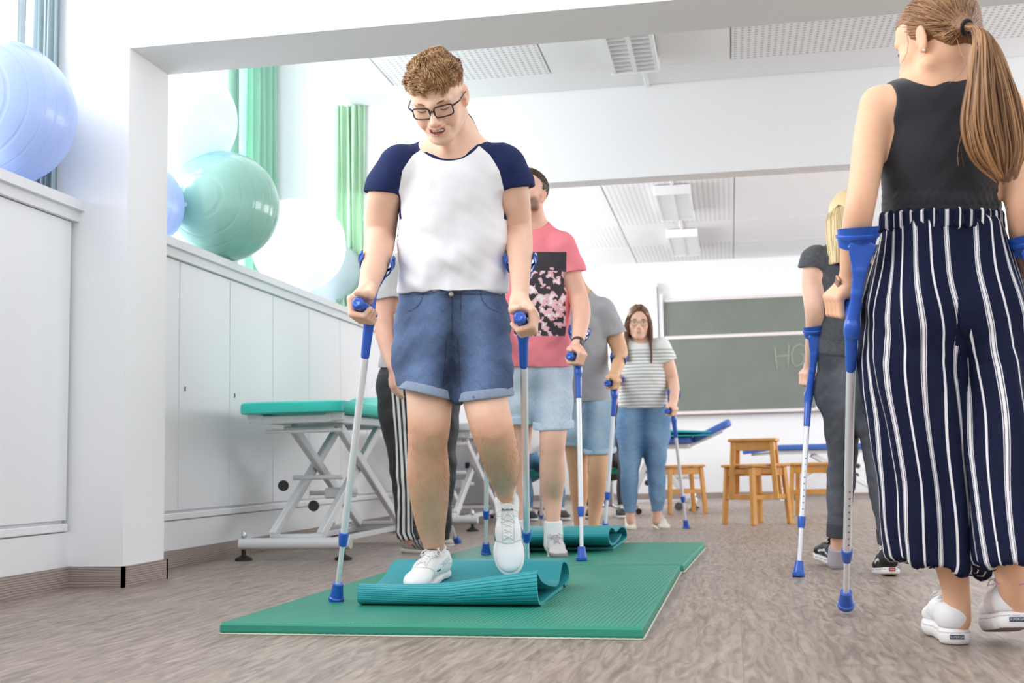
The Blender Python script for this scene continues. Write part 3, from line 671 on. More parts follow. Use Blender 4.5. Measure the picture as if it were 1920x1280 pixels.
# ---------------------------------------------------------------- the room
XW, YS0, YS1, HZ = -2.70, 4.57, 4.93, 2.268          # cupboard plane, the cross wall's two faces, its opening's top
CEIL, XC, YB0, YB1, YF = 3.10, -2.62, 8.18, 8.36, 15.7  # ceiling, its edge by the windows, second beam, far wall
XWIN, XR, SILL = -3.35, 4.4, 1.60
ZB = float(onY(1120, 337, 8.18)[2])
PAINT = mat('white wall paint', 'f2f2f3', .7, spec=.25, bump=(350, .06)); PAINT2 = mat('white cupboard lacquer', 'eeeef0', .32, spec=.4)
CEILM = mat('white ceiling board', 'f0f0f1', .8, spec=.2)
def struct(name, mb, m, smooth=False, parent=None):
    o = mb.put(name, m, parent); 
    if parent is None: tag(o, kind='structure')
    return o
def floor_mat():
    m, nt, b = newmat('grey wood vinyl'); N = nt.nodes; L = nt.links
    tc = N.new('ShaderNodeTexCoord'); mp = N.new('ShaderNodeMapping'); mp.inputs['Rotation'].default_value = (0, 0, math.radians(90)); L.new(tc.outputs['Object'], mp.inputs[0])
    br = N.new('ShaderNodeTexBrick'); br.inputs['Scale'].default_value = 1; br.inputs['Brick Width'].default_value = 1.2; br.inputs['Row Height'].default_value = .18; br.inputs['Mortar Size'].default_value = .0012; br.offset = .37
    br.inputs['Color1'].default_value = (0, 0, 0, 1); br.inputs['Color2'].default_value = (1, 1, 1, 1); br.inputs['Mortar'].default_value = (.5, .5, .5, 1); L.new(mp.outputs[0], br.inputs['Vector'])
    sc_ = N.new('ShaderNodeMapping'); sc_.inputs['Scale'].default_value = (1.3, 9, 1); L.new(mp.outputs[0], sc_.inputs[0])
    add = N.new('ShaderNodeVectorMath'); add.operation = 'ADD'; mul = N.new('ShaderNodeVectorMath'); mul.operation = 'SCALE'; mul.inputs['Scale'].default_value = 7; L.new(br.outputs['Color'], mul.inputs[0]); L.new(sc_.outputs[0], add.inputs[0]); L.new(mul.outputs[0], add.inputs[1])
    n1 = N.new('ShaderNodeTexNoise'); n1.inputs['Scale'].default_value = 3.4; n1.inputs['Detail'].default_value = 7; n1.inputs['Distortion'].default_value = 1.6; L.new(add.outputs[0], n1.inputs['Vector'])
    wv = N.new('ShaderNodeTexWave'); wv.bands_direction = 'Y'; wv.inputs['Scale'].default_value = .8; wv.inputs['Distortion'].default_value = 16; wv.inputs['Detail'].default_value = 3; wv.inputs['Detail Scale'].default_value = .6; L.new(add.outputs[0], wv.inputs['Vector'])
    r = N.new('ShaderNodeValToRGB'); r.color_ramp.elements[0].position = .30; r.color_ramp.elements[1].position = .70; r.color_ramp.elements[0].color = (*lin('7c6c61'), 1); r.color_ramp.elements[1].color = (*lin('b09f91'), 1); L.new(n1.outputs['Fac'], r.inputs[0])
    rw = N.new('ShaderNodeValToRGB'); rw.color_ramp.elements[0].position = .0; rw.color_ramp.elements[0].color = (.62, .60, .59, 1); rw.color_ramp.elements[1].position = .35; rw.color_ramp.elements[1].color = (1, 1, 1, 1); L.new(wv.outputs['Fac'], rw.inputs[0])
    mx = N.new('ShaderNodeMix'); mx.data_type = 'RGBA'; mx.blend_type = 'MULTIPLY'; mx.inputs[0].default_value = .30; L.new(r.outputs[0], mx.inputs[6]); L.new(rw.outputs[0], mx.inputs[7])
    mo = N.new('ShaderNodeMix'); mo.data_type = 'RGBA'; L.new(br.outputs['Fac'], mo.inputs[0]); L.new(mx.outputs[2], mo.inputs[6]); mo.inputs[7].default_value = (*lin('8b7e76'), 1); L.new(mo.outputs[2], b.inputs['Base Color'])
    b.inputs['Roughness'].default_value = .42; b.inputs['Specular IOR Level'].default_value = .4
    bp = N.new('ShaderNodeBump'); bp.inputs['Strength'].default_value = .15; bp.inputs['Distance'].default_value = .002; L.new(wv.outputs['Fac'], bp.inputs['Height']); L.new(bp.outputs[0], b.inputs['Normal'])
    return m
FLOORM = floor_mat()
struct('floor', MB().box((-3.5, -1.5, -.08), (XR+.2, YF+.2, 0)), FLOORM)
# left wall below and around the windows, far wall, right wall
m = MB(); m.box((XWIN-.2, -1.5, 0), (XWIN, YF, SILL)).box((XWIN-.2, -1.5, 3.62), (XWIN, YF, 3.9))
for a, b_ in ((-1.5, -.3), (2.0, 2.3), (4.45, 5.15), (7.6, 8.9), (11.6, 12.2), (14.6, YF)): m.box((XWIN-.2, a, SILL), (XWIN, b_, 3.62))
struct('wall_left', m, PAINT)
m = MB().box((XWIN-.2, YF, 0), (XR+.2, YF+.2, 3.9)); struct('wall_back', m, PAINT)
m = MB().box((XR, 5.4, 0), (XR+.2, YF, 1.1)).box((XR, 5.4, 2.9), (XR+.2, YF, 3.9))
for a, b_ in ((5.4, 5.8), (8.1, 8.9), (11.7, 12.3), (15.0, YF)): m.box((XR, a, 1.1), (XR+.2, b_, 2.9))  # invented openings out of view, added to let the right fill light in
struct('wall_right', m, PAINT)
# cross wall with the wide opening
m = MB(); m.box((XWIN, YS0, 0), (-2.459, YS1, HZ)); m.box((XWIN, YS0, HZ), (XR+.2, YS1, 3.9)); struct('wall_front', m, PAINT)
m = MB(); m.box((XWIN, YB0, ZB), (XR, YB1, 3.9)); struct('trim_1', m, PAINT)                                             # second beam
# ceilings: smooth boards and perforated boards laid side by side
def perf_mat(name, sp, r, col='b4b4b6'):
    m, nt, b = newmat(name); N = nt.nodes; L = nt.links; tc = N.new('ShaderNodeTexCoord')
    mp = N.new('ShaderNodeMapping'); mp.inputs['Scale'].default_value = (1/sp, 1/sp, 0); L.new(tc.outputs['Object'], mp.inputs[0])
    fr = N.new('ShaderNodeVectorMath'); fr.operation = 'FRACTION'; L.new(mp.outputs[0], fr.inputs[0])
    sb = N.new('ShaderNodeVectorMath'); sb.operation = 'DISTANCE'; sb.inputs[1].default_value = (.5, .5, 0); L.new(fr.outputs[0], sb.inputs[0])
    mr = N.new('ShaderNodeMapRange'); mr.inputs[1].default_value = r-.05; mr.inputs[2].default_value = r+.05; L.new(sb.outputs['Value'], mr.inputs[0])
    mx = N.new('ShaderNodeMix'); mx.data_type = 'RGBA'; L.new(mr.outputs[0], mx.inputs[0]); mx.inputs[6].default_value = (*lin(col), 1); mx.inputs[7].default_value = (*lin('efeff0'), 1); L.new(mx.outputs[2], b.inputs['Base Color'])
    b.inputs['Roughness'].default_value = .8
    return m
PERF = perf_mat('perforated ceiling board', .042, .24); PERF2 = perf_mat('finely perforated ceiling board', .05, .22, 'c0c0c2')
struct('ceiling', MB().box((XC, YS1, CEIL+.02), (XR, YB0, CEIL+.1)).box((XC, YB1, CEIL+.02), (XR, YF, CEIL+.1)).box((XWIN, YS1, 3.8), (XC, YF, 3.9)), CEILM)
n_ = 0
def board(x0, y0, x1, y1, m):
    global n_; n_ += 1
    struct('trim_%d' % (n_+1), MB().box((x0+.006, y0+.006, CEIL), (x1-.006, y1-.006, CEIL+.02), bev=.003), m)
p1, p2 = onZ(1003, 75, CEIL), onZ(1370, 60, CEIL)
xs = [XC, XC+.42, float(onZ(1020, 110, CEIL)[0]), float(onZ(1370, 70, CEIL)[0]), XR]
ya = YS1; yb = float(onZ(1372, 112, CEIL)[1])
for i, mm in enumerate((CEILM, PERF, CEILM, PERF)): board(xs[i], ya, xs[i+1], yb, mm)
board(XC, yb, XR, YB0, CEILM)
xq = [XC, float(onZ(1165, 430, CEIL)[0]), float(onZ(1376, 420, CEIL)[0]), XR]; yq = [YB1, float(onZ(1376, 412, CEIL)[1]), float(onZ(1330, 455, CEIL)[1]), YF]
for i in range(3):
    for j, mm in enumerate(((CEILM, PERF2, CEILM), (PERF2, CEILM, PERF2), (CEILM, CEILM, CEILM))[i]): board(xq[i], yq[j], xq[i+1], yq[j+1], mm)
# windows: frames with panes
WINM = mat('white window frame', 'eceded', .4)
def glass_mat():
    m, nt, b = newmat('window pane'); tr = nt.nodes.new('ShaderNodeBsdfTransparent'); gs = nt.nodes.new('ShaderNodeBsdfGlossy'); gs.inputs['Roughness'].default_value = .02; mx = nt.nodes.new('ShaderNodeMixShader'); mx.inputs[0].default_value = .06
    nt.links.new(tr.outputs[0], mx.inputs[1]); nt.links.new(gs.outputs[0], mx.inputs[2]); nt.links.new(mx.outputs[0], nt.nodes['Material Output'].inputs[0]); return m
GLASS = glass_mat()
for i, (a, b_) in enumerate(((-.3, 2.0), (2.3, 4.45), (5.15, 7.6), (8.9, 11.6), (12.2, 14.6))):
    r = empty('window_%d' % (i+1), (XWIN-.08, (a+b_)/2, SILL)); tag(r, kind='structure'); m = MB(); g = MB(); c = (a+b_)/2
    for p in (a, b_-.06, c-.03): m.box((XWIN-.12, p, SILL), (XWIN-.05, p+.06, 3.62))
    for z in (SILL, 3.56, 2.9): m.box((XWIN-.12, a, z), (XWIN-.05, b_, z+.06))
    m.put('window_frame', WINM, r); g.box((XWIN-.09, a, SILL), (XWIN-.085, b_, 3.62)); g.put('pane', GLASS, r)
# deep window ledge over the cupboards, with its moulded front
def ledge(n, y0, y1):
    m = MB(); m.box((XWIN, y0, SILL-.03), (XW+.045, y1, SILL+.012)); m.box((XW-.02, y0, SILL-.075), (XW+.022, y1, SILL-.03)); struct('window_sill_%d' % n, m, mat('white painted ledge', 'e6e6e8', .4))
ledge(1, -1.5, YS0); ledge(2, YS1, YF)
tagless = None
# cupboard doors in the left wall
def cupboard(y0, y1, label, key=False, locks=True):
    r = empty('wall_cupboard', (XW-.2, (y0+y1)/2, .13), label, 'cupboard', 'white built-in cupboards under the windows')
    MB().box((XWIN+.01, y0, .10), (XW-.022, y1, SILL-.08)).put('body', PAINT2, r)
    d = MB().box((XW-.022, y0+.004, .275), (XW, y1-.004, SILL-.078), bev=.002).put('door', PAINT2, r)
    MB().box((XW-.03, y0, .23), (XW+.006, y1, .262), bev=.003).put('plinth_rail', PAINT2, r)
    if key:
        m = MB().box((XW-.002, y0+.06, .868), (XW+.004, y0+.068, .892)); k = m.put('keyhole', mat('dark keyhole', '55565a', .4, metal=.5), d)
    return r
ys = [YS1+.02]+[float(onX(x, y, XW)[1]) for x, y in ((336, 700), (431, 700), (512, 700), (580, 700), (638, 700))]
lb = ['white cupboard door right behind the white cross wall', 'white cupboard door with a keyhole, second behind the cross wall', 'white cupboard door with a keyhole, left of the teal treatment table\'s end', 'white cupboard door above the teal treatment table\'s near end', 'white cupboard door above the middle of the teal treatment table', 'white cupboard door partly behind the front crutch']
ys += [ys[-1]+.62*(i+1) for i in range(9)]
for i in range(len(ys)-1):
    cupboard(ys[i], ys[i+1], lb[i] if i < 6 else 'white cupboard door hidden behind the walking people, %s from the front crutch' % ('first', 'second', 'third', 'fourth', 'fifth', 'sixth', 'seventh', 'eighth', 'ninth')[i-6], key=i in (1, 2))
cupboard(3.5, YS0-.02, 'white cupboard door in front of the cross wall, below the grey curtain'); cupboard(1.9, 3.5, 'white cupboard door at the photo\'s edge under the big pale ball')
BASE = mat('wood-look skirting', '9b8b84', .5, noise=(30, .25), bump=(80, .2))
def base_m():
    m, nt, b = newmat('wood skirting'); N = nt.nodes; L = nt.links; tc = N.new('ShaderNodeTexCoord'); mp = N.new('ShaderNodeMapping'); mp.inputs['Scale'].default_value = (2, 2, 14); L.new(tc.outputs['Object'], mp.inputs[0])
    wv = N.new('ShaderNodeTexWave'); wv.bands_direction = 'Z'; wv.inputs['Scale'].default_value = 2.2; wv.inputs['Distortion'].default_value = 9; wv.inputs['Detail'].default_value = 3; wv.inputs['Detail Scale'].default_value = .5; L.new(mp.outputs[0], wv.inputs['Vector'])
    r = N.new('ShaderNodeValToRGB'); r.color_ramp.elements[0].color = (*lin('85766f'), 1); r.color_ramp.elements[1].color = (*lin('b3a49b'), 1); L.new(wv.outputs['Fac'], r.inputs[0]); L.new(r.outputs[0], b.inputs['Base Color']); b.inputs['Roughness'].default_value = .5; return m
BASE = base_m()
m = MB().box((XW-.02, YS1, .0), (XW+.0, YF, .225)); struct('trim_30', m, PAINT2); m = MB().box((XW-.02, -1.5, .0), (XW, YS0, .225)); struct('trim_31', m, PAINT2)
struct('baseboard_left', MB().box((XW, YS1, 0), (XW+.014, YF, .085)).box((XW, -1.5, 0), (XW+.014, YS0, .085)).box((XW+.0, YS0-.014, 0), (-2.445, YS0, .085)).box((-2.459, YS0-.014, 0), (-2.445, YS1+.014, .085)).box((XW, YS1, 0), (-2.445, YS1+.014, .085)), BASE)
struct('baseboard_back', MB().box((XW, YF-.014, 0), (XR, YF, .07)), BASE)
# curtains
def curtain(y0, y1, x, z0, z1, col, label, n=7, dep=.05, name='curtain', end=None):
    ny = n*14; v = []; f = []
    zs = np.linspace(z0, z1, 14)
    for s_ in (0, 1):
        for z in zs:
            for i in range(ny+1):
                t = i/ny; ph = t*n*2*math.pi+.35*math.sin(t*9+z); q = .9+.1*math.sin(z*1.7+t*6)
                v.append((x+dep*math.sin(ph)*q+s_*.003, y0+(y1-y0)*t+.012*math.sin(z*2+t*20), z))
    R_ = len(zs); N1 = R_*(ny+1)
    for r_ in range(R_-1):
        for i in range(ny):
            b = r_*(ny+1)+i; f += [(b, b+1, b+ny+2, b+ny+1), (N1+b, N1+b+ny+1, N1+b+ny+2, N1+b+1)]
    m, nt, b = newmat('curtain '+col); b.inputs['Base Color'].default_value = (*lin(col), 1); b.inputs['Roughness'].default_value = .9; b.inputs['Specular IOR Level'].default_value = .1
    tl = nt.nodes.new('ShaderNodeBsdfTranslucent'); tl.inputs[0].default_value = (*lin(col), 1); mx = nt.nodes.new('ShaderNodeMixShader'); mx.inputs[0].default_value = .45
    nt.links.new(b.outputs[0], mx.inputs[1]); nt.links.new(tl.outputs[0], mx.inputs[2]); nt.links.new(mx.outputs[0], nt.nodes['Material Output'].inputs[0])
    if end is not None:
        v = np.array(v); t = (v[:, 1]-y0)/(y1-y0); d = nrm((end[0]-x, end[1]-y0, 0)); nn = np.array([-d[1], d[0], 0]); off = v[:, 0]-x; L_ = math.hypot(end[0]-x, end[1]-y0); v2 = np.array([x, y0, 0])+t[:, None]*L_*d-off[:, None]*nn; v2[:, 2] = v[:, 2]; v = v2
    o = put(name, v, f, m); return tag(o, label, 'curtain')
xc = XWIN+.14
def yx(px, py): return float(onX(px, py, xc)[1])
curtain(yx(448, 300), yx(518, 300), xc, SILL+.02, 3.7, 'b9e6d3', 'pleated green curtain hanging behind the shiny teal ball', 6, .045)
curtain(8.09, 8.39, -2.735, SILL+.02, CEIL-.005, 'dcf4de', 'pleated light green curtain in the far corner before the second ceiling beam', 5, .028, end=(-2.53, 8.14))
curtain(4.515, 4.815, -2.875, SILL+.02, 3.3, 'd3dfe2', 'pleated grey-blue curtain beside the big pale ball, near the cross wall', 5, .022, end=(-2.765, 4.535))
curtain(4.52, 4.62, -2.965, SILL+.02, 3.3, 'd3dadd', 'narrow grey curtain fold above the big pale ball, at the photo edge', 2, .016, end=(-2.925, 4.535))
# exercise balls on the ledge
def ball_mat(name, col, tr=.5, rough=.18):
    m, nt, b = newmat(name); N = nt.nodes; L = nt.links; tc = N.new('ShaderNodeTexCoord'); sp = N.new('ShaderNodeSeparateXYZ'); L.new(tc.outputs['Object'], sp.inputs[0])
    b.inputs['Base Color'].default_value = (*lin(col), 1); b.inputs['Roughness'].default_value = rough; b.inputs['Coat Weight'].default_value = .3
    wv = N.new('ShaderNodeTexWave'); wv.bands_direction = 'Y'; wv.inputs['Scale'].default_value = 5.5; wv.inputs['Distortion'].default_value = 0; L.new(tc.outputs['Object'], wv.inputs['Vector'])
    rp = N.new('ShaderNodeMapRange'); rp.inputs[1].default_value = .0; rp.inputs[2].default_value = .12; L.new(wv.outputs['Fac'], rp.inputs[0])
    bp = N.new('ShaderNodeBump'); bp.inputs['Strength'].default_value = .5; bp.inputs['Distance'].default_value = .004; L.new(rp.outputs[0], bp.inputs['Height']); L.new(bp.outputs[0], b.inputs['Normal'])
    tl = N.new('ShaderNodeBsdfTranslucent'); tl.inputs[0].default_value = (*lin(col), 1); mx = N.new('ShaderNodeMixShader'); mx.inputs[0].default_value = tr
    L.new(b.outputs[0], mx.inputs[1]); L.new(tl.outputs[0], mx.inputs[2]); L.new(mx.outputs[0], N['Material Output'].inputs[0]); return m
def ball(c, r, m, label):
    c = np.array(c); mb = MB(); mb.lathe([(r*math.sin(math.pi*k/32)+(1e-4 if k in (0, 32) else 0), -r*math.cos(math.pi*k/32)) for k in range(33)], (.3, 1, .15), c, 64)
    root = empty('exercise_ball', c, label, 'exercise ball', 'exercise balls on the window ledge')
    mb.put('ball_skin', m, root, smooth=True)
    a = nrm((.3, 1, .15)); MB().lathe([(0, -r-.004), (.011, -r-.004), (.013, -r+.002), (0, -r+.002)], a, c, 16).put('valve_plug', mat('white valve plug', 'e9e9ea', .4), root)
def on_ledge(edge, x, r, yy=1.):
    """a ball on the ledge whose picture reaches to the column 'edge'"""
    z = SILL+.012+r; y = 6.
    for _ in range(40):
        p = np.array([x, y, z]); d = (p-CC)@CF; ex = 960+FPX*((p-CC)@CR)/d+r*FPX/d; y += (edge-ex)*.006
    return (x, y, z)
PB = ball_mat('pale blue vinyl', 'bccdec', .3, .3); WB = ball_mat('whitish vinyl', 'd3e5f7', .5, .3); TB = ball_mat('pearly teal vinyl', '9ccabc', .15, .12); VW = ball_mat('milky white vinyl', 'eaf1f8', .6, .35)
ball(on_ledge(137, -2.82, .292), .292, PB, 'biggest pale blue exercise ball, on the ledge before the cross wall')
b3 = on_ledge(343, -2.98, .235)
ball(b3, .235, PB, 'pale blue exercise ball half hidden by the cross wall\'s edge')
ball(onX(419, 388, -2.7128), .308, TB, 'shiny pearly teal exercise ball in front of the green curtain')
ball(onX(338, 225, -2.95), .313, WB, 'very pale blue exercise ball lying on top of two others beside the green curtain')
ball(onX(560, 460, -2.7186), .306, VW, 'faint whitish exercise ball on the ledge, next after the shiny one')
ball(on_ledge(690, -2.80, .26), .26, VW, 'faint white exercise ball nearest the light green curtain')
# ---------------------------------------------------------------- lamps on the ceiling (switched off)
def fixture(px, py, w, l, label, louvre=False):
    c = onZ(px, py, CEIL-.09); c[2] = CEIL; r = empty('ceiling_lamp', c, label, 'ceiling lamp', 'fluorescent ceiling lamps, switched off')
    W_ = mat('white lamp housing', 'f1f1f2', .45)
    x0, x1, y0, y1 = c[0]-w/2, c[0]+w/2, c[1]-l/2, c[1]+l/2; z = CEIL
    m = MB().box((x0, y0, z-.10), (x0+.02, y1, z-.01)).box((x1-.02, y0, z-.10), (x1, y1, z-.01)).box((x0, y0, z-.03), (x1, y1, z-.005)); m.put('housing', W_, r)
    for k, yy in enumerate((y0, y1)): MB().box((x0-.006, yy-.012, z-.105), (x1+.006, yy+.012, z-.005), bev=.008).put('end_cap', W_, r)
    MB().box((c[0]-.012, y0, z-.10), (c[0]+.012, y1, z-.02)).put('centre_rib', W_, r)
    n = int(l/(.075 if louvre else .05)); m = MB()
    for i in range(1, n): m.box((x0+.02, y0+i*l/n-.003, z-.098), (x1-.02, y0+i*l/n+.003, z-.04))
    m.put('louvre', W_, r)
    m = MB(); [m.tube([(xx, y0+.02, z-.045), (xx, y1-.02, z-.045)], .013, 10) for xx in (c[0]-w*.25, c[0]+w*.25)]; m.put('tube_lamp', mat('unlit tube', 'f7f7f7', .3), r)
    return c
c1 = fixture(1177, 72, .30, 1.25, 'louvred white ceiling lamp under the first ceiling bay, at the top edge', True)
c2 = fixture(1266, 388, .34, 1.25, 'white ceiling lamp with end cap, larger of the two behind the second beam')
c3 = fixture(1283, 461, .34, 1.25, 'white ceiling lamp with end cap, smaller of the two behind the second beam')
def conduit(c, y0, y1, lab): tag(MB().box((c[0]-.014, y0, CEIL-.02), (c[0]+.014, y1, CEIL), bev=.004).put('cable_duct', PAINT), lab, 'cable duct')
conduit(c1+np.array([.04, 0, 0]), c1[1]+.64, YB0, 'white cable duct running from the louvred lamp to the beam')
conduit(c2, YB1, c2[1]-.64, 'short white cable duct between the second beam and the larger lamp')
conduit(c3, c2[1]+.64, c3[1]-.64, 'short white cable duct between the two lamps')
# ---------------------------------------------------------------- blackboard on the far wall
def at(x, y, Y=None): return onY(x, y, YF-.06 if Y is None else Y)
bl, br_ = float(at(1247, 566)[0]), float(at(1255, 775)[0])+3.4; zt, zm, zb_ = float(at(1247, 566)[2]), float(at(1251, 634)[2]), float(at(1260, 772)[2])
bx0 = bl; root = empty('blackboard', (bx0+1.7, YF-.03, zb_), 'large green blackboard with white rails and chalk letters on the far wall', 'blackboard')
def board_m():
    return mat('green writing surface', '767d74', .6, noise=(3, .06))
BM = board_m(); AL = mat('pinkish white rail', 'eadfde', .4)
MB().box((bx0, YF-.05, zm+.02), (br_, YF-.025, zt)).put('upper_panel', BM, root); lo_ = MB().box((bx0, YF-.08, zb_), (br_, YF-.055, zm-.02)).put('lower_panel', BM, root)
MB().box((bx0-.02, YF-.095, zm-.022), (br_, YF-.03, zm+.022), bev=.004).put('rail', AL, root); MB().box((bx0-.02, YF-.06, zt), (br_, YF-.02, zt+.03)).put('rail', AL, root); MB().box((bx0-.02, YF-.11, zb_-.04), (br_, YF-.04, zb_), bev=.004).put('chalk_ledge', AL, root)
m = MB().box((bx0-.19, YF-.13, zb_-.2), (bx0-.10, YF, zt+.25)).box((bx0-.09, YF-.10, zb_-.2), (bx0-.03, YF, zt+.1)); m.put('guide_column', mat('white column', 'e9e9ea', .4), root)
m = MB().box((bx0-.105, YF-.11, zb_-.2), (bx0-.088, YF-.09, zt+.2)); m.put('guide_slot', mat('dark slot', '77787b', .5), root)
MB().box((float(at(1528, 752)[0]), YF-.13, zb_-.03), (float(at(1528, 752)[0])+.12, YF-.08, zb_+.03), bev=.01).put('board_eraser', mat('white eraser', 'ece6e4', .7), root).parent = None
er = [o for o in COL.objects if o.name == 'board_eraser'][0]; er.matrix_world = Matrix.Translation(root.location); tag(er, 'white eraser on the chalk ledge of the green blackboard', 'board eraser')
# chalk strokes: H G B
CH = mat('chalk', 'a4aa92', .9); ck = MB()
def stroke(pts): ck.tube([onY(x, y, YF-.082) for x, y in pts], .009, 6)
stroke([(1453, 650), (1455, 672), (1458, 695)]); stroke([(1479, 645), (1478, 670), (1478, 693)]); stroke([(1455, 668), (1466, 667), (1478, 666)])
stroke([(1508, 650), (1500, 645), (1490, 650), (1484, 662), (1486, 680), (1494, 687), (1504, 682), (1508, 672), (1506, 664), (1500, 663)])
stroke([(1512, 684), (1513, 665), (1515, 648)]); stroke([(1514, 649), (1530, 647), (1544, 652), (1540, 662), (1520, 666), (1540, 669), (1546, 680), (1536, 690), (1513, 690)])
ck.put('chalk_letters', CH, lo_, True)
tag(MB().box((onY(1912, 700, YF)[0]-.08, YF-.05, onY(1912, 690, YF)[2]-.35), (onY(1912, 700, YF)[0]+.5, YF, onY(1912, 690, YF)[2]+.1), bev=.01).put('wall_cabinet', mat('dark grey cabinet', '5c6064', .5)), 'dark grey wall box on the far wall behind the striped trousers', 'wall box')
# ---------------------------------------------------------------- mats
def mat_rib(name, col, sp, col2=None, axis='Y', strength=.6, rough=.5):
    m, nt, b = newmat(name); N = nt.nodes; L = nt.links; at_ = N.new('ShaderNodeAttribute'); at_.attribute_name = 'u'
    mt = N.new('ShaderNodeMath'); mt.operation = 'MULTIPLY'; mt.inputs[1].default_value = 2*math.pi/sp; L.new(at_.outputs['Fac'], mt.inputs[0]); sn = N.new('ShaderNodeMath'); sn.operation = 'SINE'; L.new(mt.outputs[0], sn.inputs[0])
    mr = N.new('ShaderNodeMapRange'); mr.inputs[1].default_value = -1; mr.inputs[2].default_value = -.2; L.new(sn.outputs[0], mr.inputs[0])
    mx = N.new('ShaderNodeMix'); mx.data_type = 'RGBA'; L.new(mr.outputs[0], mx.inputs[0]); mx.inputs[6].default_value = (*lin(col2 or col), 1); mx.inputs[7].default_value = (*lin(col), 1); L.new(mx.outputs[2], b.inputs['Base Color'])
    b.inputs['Roughness'].default_value = rough
    bp = N.new('ShaderNodeBump'); bp.inputs['Strength'].default_value = strength; bp.inputs['Distance'].default_value = .002; L.new(mr.outputs[0], bp.inputs['Height']); L.new(bp.outputs[0], b.inputs['Normal']); return m
GM = mat_rib('ribbed green foam', '27947a', .0135, '18735b', strength=1.); GS = mat('green foam edge', '2b8d75', .6, bump=(200, .2))
def floor_mat_obj(c, label, z0=.004, th=.03):
    """c: corner points NL, NR, FR, FL on the ground"""
    root = empty('exercise_mat', np.mean(c, 0), label, 'exercise mat', 'green ribbed exercise mats in a line')
    c = np.array(c)[:, :2]; ctr = c.mean(0); b = .012
    ring = lambda g, z: [(*(q+(ctr-q)/np.linalg.norm(ctr-q)*g), z) for q in c]
    nx = 8; R0 = ring(b*1.5, z0+th)
    def grid(A, B_, C_, D_, nu, nv):
        v = [tuple(np.array(A)*(1-s)*(1-t)+np.array(B_)*s*(1-t)+np.array(C_)*s*t+np.array(D_)*(1-s)*t) for t in np.linspace(0, 1, nv+1) for s in np.linspace(0, 1, nu+1)]
        f = [(j*(nu+1)+i, j*(nu+1)+i+1, (j+1)*(nu+1)+i+1, (j+1)*(nu+1)+i) for j in range(nv) for i in range(nu)]; return v, f
    v, f = grid(*R0, 4, 4); v = np.array(v); d = nrm(c[1]-c[0])
    put('ribbed_top', v, f, GM, root, smooth=False, attrs={'u': (v[:, :2]-c[0])@np.array([d[0], d[1]])})
    m = MB(); rs = [ring(b*1.5, z0+th), ring(b*.6, z0+th-.002), ring(b*.1, z0+th-.008), ring(0, z0+.006), ring(b*.2, z0)]
    for a, b2 in zip(rs[:-1], rs[1:]): m.add(a+b2, [(i, (i+1) % 4, 4+(i+1) % 4, 4+i) for i in range(4)])
    m.add(rs[-1], [(3, 2, 1, 0)]); m.put('foam_edge', GS, root)
    m = MB()
    for i in range(4):
        p, q = np.array(rs[-1][i]), np.array(rs[-1][(i+1) % 4]); L_ = np.linalg.norm(q-p); n = max(2, int(L_/.012)); t = (q-p)/L_; o = np.array([t[1], -t[0], 0]); pts = [p+t*L_*k/n+o*(.005 if k % 2 else .001)+np.array([0, 0, -.0015]) for k in range(n+1)]; m.tube(pts, .0022, 5)
    m.put('edge_stitching', mat('cream thread', 'e2dccb', .8), root)
    return root
NL, NR, FR = onZ(412, 1189), onZ(1205, 1200), onZ(1276, 1074); FL = NL+(FR-NR)
floor_mat_obj([NL, NR, FR, FL], 'green ribbed exercise mat lying nearest, under the folded turquoise mat')
dx = onZ(1283, 1071)-FR; d_ = nrm(FR-NR); A0, B0 = FL+d_*.02+np.array([dx[0]*.8, 0, 0]), FR+d_*.02+np.array([dx[0]*1.0, 0, 0])
floor_mat_obj([A0, B0, B0+d_*1.42+np.array([.045, 0, 0]), A0+d_*1.42+np.array([.045, 0, 0])], 'green ribbed exercise mat lying behind, under the pink-shirted person\'s feet')
MZ = .034
